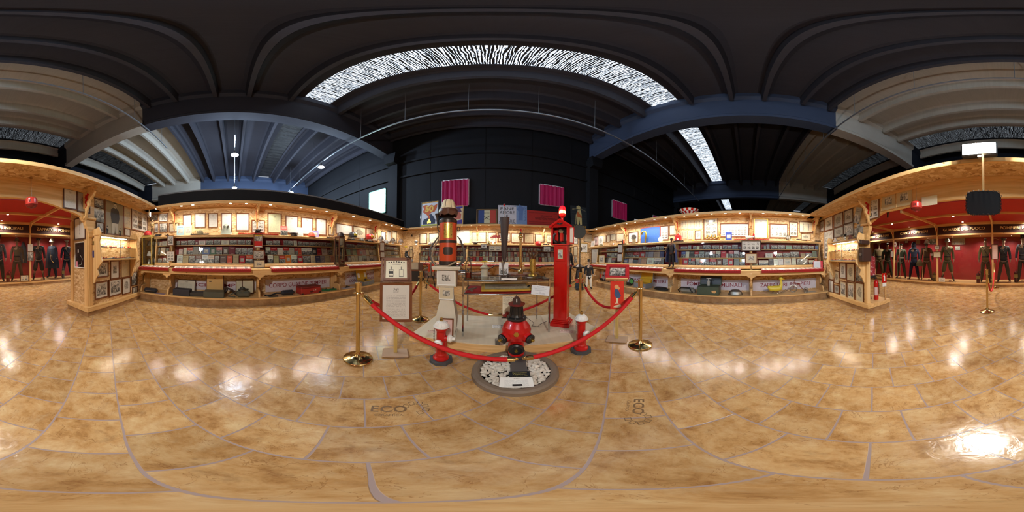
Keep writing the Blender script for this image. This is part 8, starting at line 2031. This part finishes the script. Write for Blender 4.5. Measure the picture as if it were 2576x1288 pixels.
MB().lathe([(.16, -1.199), (.16, -1.18), (.02, -1.17), (.018, zc - .26)], 16, cx=.04, cy=.1).build('stand', BAND, t); MB().cyl((.04, .1, zc - .27), (.0, .22, zc - .05), .014, 6).build('arm', BAND, t)
t = bk('gong_disc', 1457, 6.93, 1.2, 'round dark bronze disc hanging on the back right wall', 'disc'); zc = up_to(t.location.x, t.location.y, 1457, 626) - 1.2; MB().lathe([(0, 0), (.13, 0), (.15, .012), (.13, .02), (0, .02)], 24).build('disc', BAND, t, T((0, 0, zc)) @ RX(PI / 2)); MB().prism([(-.03, zc - .06), (.01, zc - .07), (.02, zc + .04), (-.01, zc + .08)], -.03, -.021).build('relief', BRASS, t); MB().cyl((0, .0, zc + .14), (0, .0, 1.2), .004, 5).build('cord', STEEL, t)
t = thing('fire_hose', 'long dark leather hose draped in swags before the back counter', 'hose', (0, 0, 0)); P = []
for (u, v) in ((1156, 670), (1168, 682), (1186, 685), (1206, 684), (1226, 679), (1246, 668), (1262, 668), (1283, 674), (1306, 679), (1330, 679), (1350, 675), (1372, 668), (1390, 667)):
    r = ray(u, v); q = (WB.dist - .62) / r.dot(WB.f); P.append((r.x * q, r.y * q, H + r.z * q))
MB().tube(P, .02, 8).build('hose_body', DLEATHER, t)
t = bk('leather_disc', 1254, 6.55, .19, 'round tan leather disc leaning under the back counter', 'disc'); MB().lathe([(0, 0), (.18, 0), (.19, .02), (0, .03)], 24).build('disc', paint(176, 132, 84, .6), t, T((0, 0, .30)) @ RX(PI / 2) @ Matrix.Diagonal((.8, 1.5, 1, 1)))
t = niche('wire_sculpture', 'B', 1372, 700, 'pale curved frame with a wire trophy under the back counter', 'ornament', 0, .3); MB().tube([(.2 * math.cos(q), 0, .28 + .2 * math.sin(q)) for q in [math.radians(60 + i * 16) for i in range(14)]], .014, 6).build('curved_frame', PINE, t); MB().tube([(-.15, 0, 0), (-.05, 0, .25), (-.12, 0, .4)], .01, 6).tube([(-.02, 0, 0), (-.06, 0, .25), (.0, 0, .38)], .01, 6).build('trophy', BAND, t)
# ---------------------------------------------------------------- posters on top of the back canopy
def board(u0, u1, vt, vb, label, cat='poster', col=(200, 200, 200), frame=None, d=.30, tilt=5, nm='poster_board'):
    um = (u0 + u1) / 2; s0, s1 = WB.hit(u0, 545, d)[0], WB.hit(u1, 545, d)[0]; z1 = WB.hit(um, vt, d)[1]; z0 = 2.607
    t = thing(nm, label, cat, WB.at((s0 + s1) / 2, d, z0) @ RX(math.radians(-tilt)), 'posters standing on the back canopy'); w, h = (s1 - s0) / 2, z1 - z0
    MB().box(-w, w, 0, .015, 0, h).build('panel', paint(*col, .45), t)
    if frame:
        for q in ((-w, -w + .035, 0, h), (w - .035, w, 0, h), (-w + .035, w - .035, 0, .035), (-w + .035, w - .035, h - .035, h)): MB().box(q[0], q[1], -.018, -.0005, q[2], q[3]).build('frame_bar', frame, t)
    return t, w, h
def flat(t, pts, y, mat, nm='printed_shape'): MB().prism(pts, y, y + .002).build(nm, mat, t)
C_ = lambda *c: paint(*c, .6)
t, w, h = board(1057, 1102, 504, 571, 'framed flame poster with a large number fifty above a dark helmet shape', col=(214, 216, 224), frame=IRONBLACK)
flat(t, [(-w + .04, .04), (w - .04, .04), (w - .04, .10), (-w + .04, .10)], -.004, C_(206, 206, 60)); flat(t, [(-w + .04, h - .10), (w - .04, h - .10), (w - .04, h - .04), (-w + .04, h - .04)], -.004, C_(222, 180, 80))
flat(t, [(-.30, .12), (.30, .12), (.32, .3), (.2, .5), (.1, .62), (.0, .6), (-.05, .45), (-.12, .42), (-.28, .36), (-.33, .24)], -.005, C_(40, 50, 80))
flat(t, [(.02, .30), (.06, .45), (-.02, .6), (.1, .70), (.25, .72), (.35, .9), (.38, 1.12), (.2, 1.02), (.1, 1.1), (-.05, 1.06), (-.2, 1.12), (-.36, 1.08), (-.3, .9), (-.35, .75), (-.22, .66), (-.12, .58), (-.06, .48)], -.007, C_(206, 96, 40))
lettering('lettering', '50', .42, C_(236, 196, 90), t, T((-.02, -.009, .88)), bold=.02); flat(t, [(0.0, .16), (.08, .14), (.1, .22), (.05, .32), (0, .38), (-.05, .32), (-.1, .22), (-.08, .14)], -.008, GOLD)
lettering('lettering', 'VIGILI DEL FUOCO', .08, C_(150, 60, 30), t, T((0, -.006, h - .07)), width=w * 1.6)
t, w, h = board(1137, 1165, 516, 571, 'cream and purple framed poster of a fireman head behind the lamp shade', col=(222, 204, 170), frame=paint(196, 160, 100, .5))
flat(t, [(-w + .04, .05), (w - .04, .05), (w - .04, .25), (-w + .04, .17)], -.004, C_(74, 60, 150)); flat(t, [(-w + .04, h - .25), (w - .04, h - .12), (w - .04, h - .05), (-w + .04, h - .05)], -.004, C_(60, 60, 160)); flat(t, [(-.14, .28), (.14, .28), (.16, .5), (.05, .62), (-.1, .6), (-.16, .45)], -.005, C_(200, 110, 90)); flat(t, [(-.2, .6), (.18, .6), (.12, .75), (0, .85), (-.1, .78)], -.006, C_(90, 60, 90))
t, w, h = board(1198, 1251, 525, 571, 'framed faded tricolour flag with crossed emblem on the back canopy', 'framed flag', (70, 60, 50), paint(120, 96, 60, .5), nm='framed_flag')
for k, c in enumerate(((48, 70, 130), (206, 204, 170), (180, 66, 54))): flat(t, [(-w * .8 + k * w * .55, .05), (-w * .8 + (k + 1) * w * .55, .05), (-w * .8 + (k + 1) * w * .55, h - .06), (-w * .8 + k * w * .55, h - .06)], -.004, C_(*c), 'flag_band')
lettering('lettering', 'Sapeurs Pompiers', .09, INK, t, T((.0, -.006, h * .75)), width=w * .5); MB().tube([(-.14, -.006, h * .3), (.12, -.006, h * .55)], .01, 5).tube([(.12, -.006, h * .3), (-.14, -.006, h * .55)], .01, 5).build('crossed_axes', INK, t)
t, w, h = board(1253, 1326, 515, 572, 'large grey and blue poster with bold lettering and a drawn child', col=(206, 208, 218))
flat(t, [(w * .25, .0), (w, 0), (w, h), (w * .25, h)], -.003, C_(120, 150, 196))
for tx, z, wf in (('PANE', .80, .85), ('AMORE', .60, .95), ('E', .40, .12), ('ALLEGRIE', .16, 1.0)): lettering('lettering', tx, .20, C_(40, 40, 50), t, T((-w * .38, -.003, h * z)), width=w * 1.1 * wf)
for k, chh in enumerate('CASTRIOTA'): lettering('lettering', chh, .10, C_(60, 90, 150), t, T((w * .88, -.006, h * (.92 - k * .085))))
for k in range(12):
    x = -w + .06 + k * w * 1.2 / 12
    for z, q in ((h - .06, 1), (.02, -1)): flat(t, [(x - .03, z), (x + .03, z), (x, z + .045)], -.004, C_(100, 120, 170), 'triangle')
flat(t, [(w * .4, .2), (w * .7, .2), (w * .72, .55), (w * .8, .8), (w * .62, .85), (w * .5, .95), (w * .42, .85), (w * .3, .7), (w * .42, .6)], -.0045, C_(90, 120, 176), 'drawn_child')
t, w, h = board(1326.5, 1406, 530, 567, 'long red printed notice on the back canopy', col=(166, 42, 36));
for tx, z, s_, wf in (('GRANDIOSA', .66, .10, .5), ('MANIFESTAZIONE POMPIERISTICA', .46, .17, .95)): lettering('lettering', tx, s_, C_(60, 22, 24), t, T((w * .2, -.003, h * z)), width=w * 1.5 * wf)
for z in (.10, .22, .84): flat(t, [(-w * .9, h * z), (w * .9, h * z), (w * .9, h * z + .012), (-w * .9, h * z + .012)], -.003, C_(96, 26, 26), 'printed_line')
t, w, h = board(1437, 1478, 519, 572, 'dark poster of a walking figure with a stick, lettered above and below', col=(38, 46, 54))
for k, chh in enumerate('CENTENARIO'): a = math.radians(60 - k * 13.3); lettering('lettering', chh, .10, C_(190, 180, 140), t, T((-w * .85 * math.sin(a), -.003, h * .78 + .14 * math.cos(a))) @ RY(-a * .6))
lettering('lettering', 'TALAMONE', .15, C_(214, 176, 80), t, T((0, -.003, .10)), width=w * 1.7); SK = C_(206, 196, 140)
flat(t, [(-.12, .2), (-.02, .2), (.0, .5), (.04, .2), (.14, .2), (.14, .75), (.1, .95), (-.06, .95), (-.14, .75)], -.004, SK, 'drawn_figure'); flat(t, [(-.12, 1.0), (.08, 1.0), (.1, 1.12), (0, 1.2), (-.12, 1.14)], -.004, SK, 'drawn_head'); flat(t, [(-.1, .9), (.13, .65), (.14, .55), (-.12, .6)], -.006, C_(200, 110, 60), 'drawn_sash'); flat(t, [(-.2, .2), (-.18, .2), (-.14, .7), (-.17, .7)], -.004, SK, 'drawn_stick')
for k in range(9): flat(t, [(-w, .18 + k * .12), (w, .18 + k * .12), (w, .186 + k * .12), (-w, .186 + k * .12)], -.002, C_(70, 80, 90), 'printed_line')
# ---------------------------------------------------------------- pieces of a part hang under that part
NEST = {'lettering': 'board panel paper plate card_plate card_body case_body', 'number': 'front_shield', 'buttons': 'jacket', 'belt': 'jacket', 'badge': 'hat crown', 'eyes': 'body', 'mouth': 'body', 'nose_and_ears': 'body',
        'lid_lining': 'lid', 'label_plate': 'cylinder case', 'brass_plate': 'cylinder', 'dark_shield': 'cylinder', 'eyepiece': 'hood', 'worn_label': 'case_body', 'strap_slot': 'lid', 'red_cross': 'disc', 'pictogram': 'sign_plate',
        'black_pictogram': 'plate', 'red_ring': 'plate', 'beacon_guard': 'beacon_dome', 'eye': 'duck_body', 'beak': 'duck_body', 'front_screen': 'front_panel', 'screen': 'front_panel', 'ribs': 'shade', 'ornament': 'bracket_board',
        'porthole': 'machine_body', 'printed_photo': 'paper', 'handle': 'case_body', 'corner_guard': 'case_body', 'inner_label': 'lid', 'black_window': 'box_body', 'lens': 'camera_body', 'glass_shelf': 'bottom_board', 'eagle_emblem': 'gable_roof', 'enamel_plate': 'column', 'handset': 'inner_panel', 'telephone_dial': 'inner_panel'}
for t in [o for o in bpy.data.objects if o.parent is None]:
    kids = {}
    for c in t.children: kids.setdefault(c.name.split('.')[0], []).append(c)
    if 'cap_nut' in kids:
        for n, c in zip(kids['cap_nut'], kids.get('side_cap', []) + kids.get('front_cap', [])): n.parent = c
    for nm, L in kids.items():
        for host in NEST.get(nm, '').split():
            if host in kids and kids[host][0].matrix_basis == Matrix.Identity(4):
                for c in L: c.parent = kids[host][0]
                break
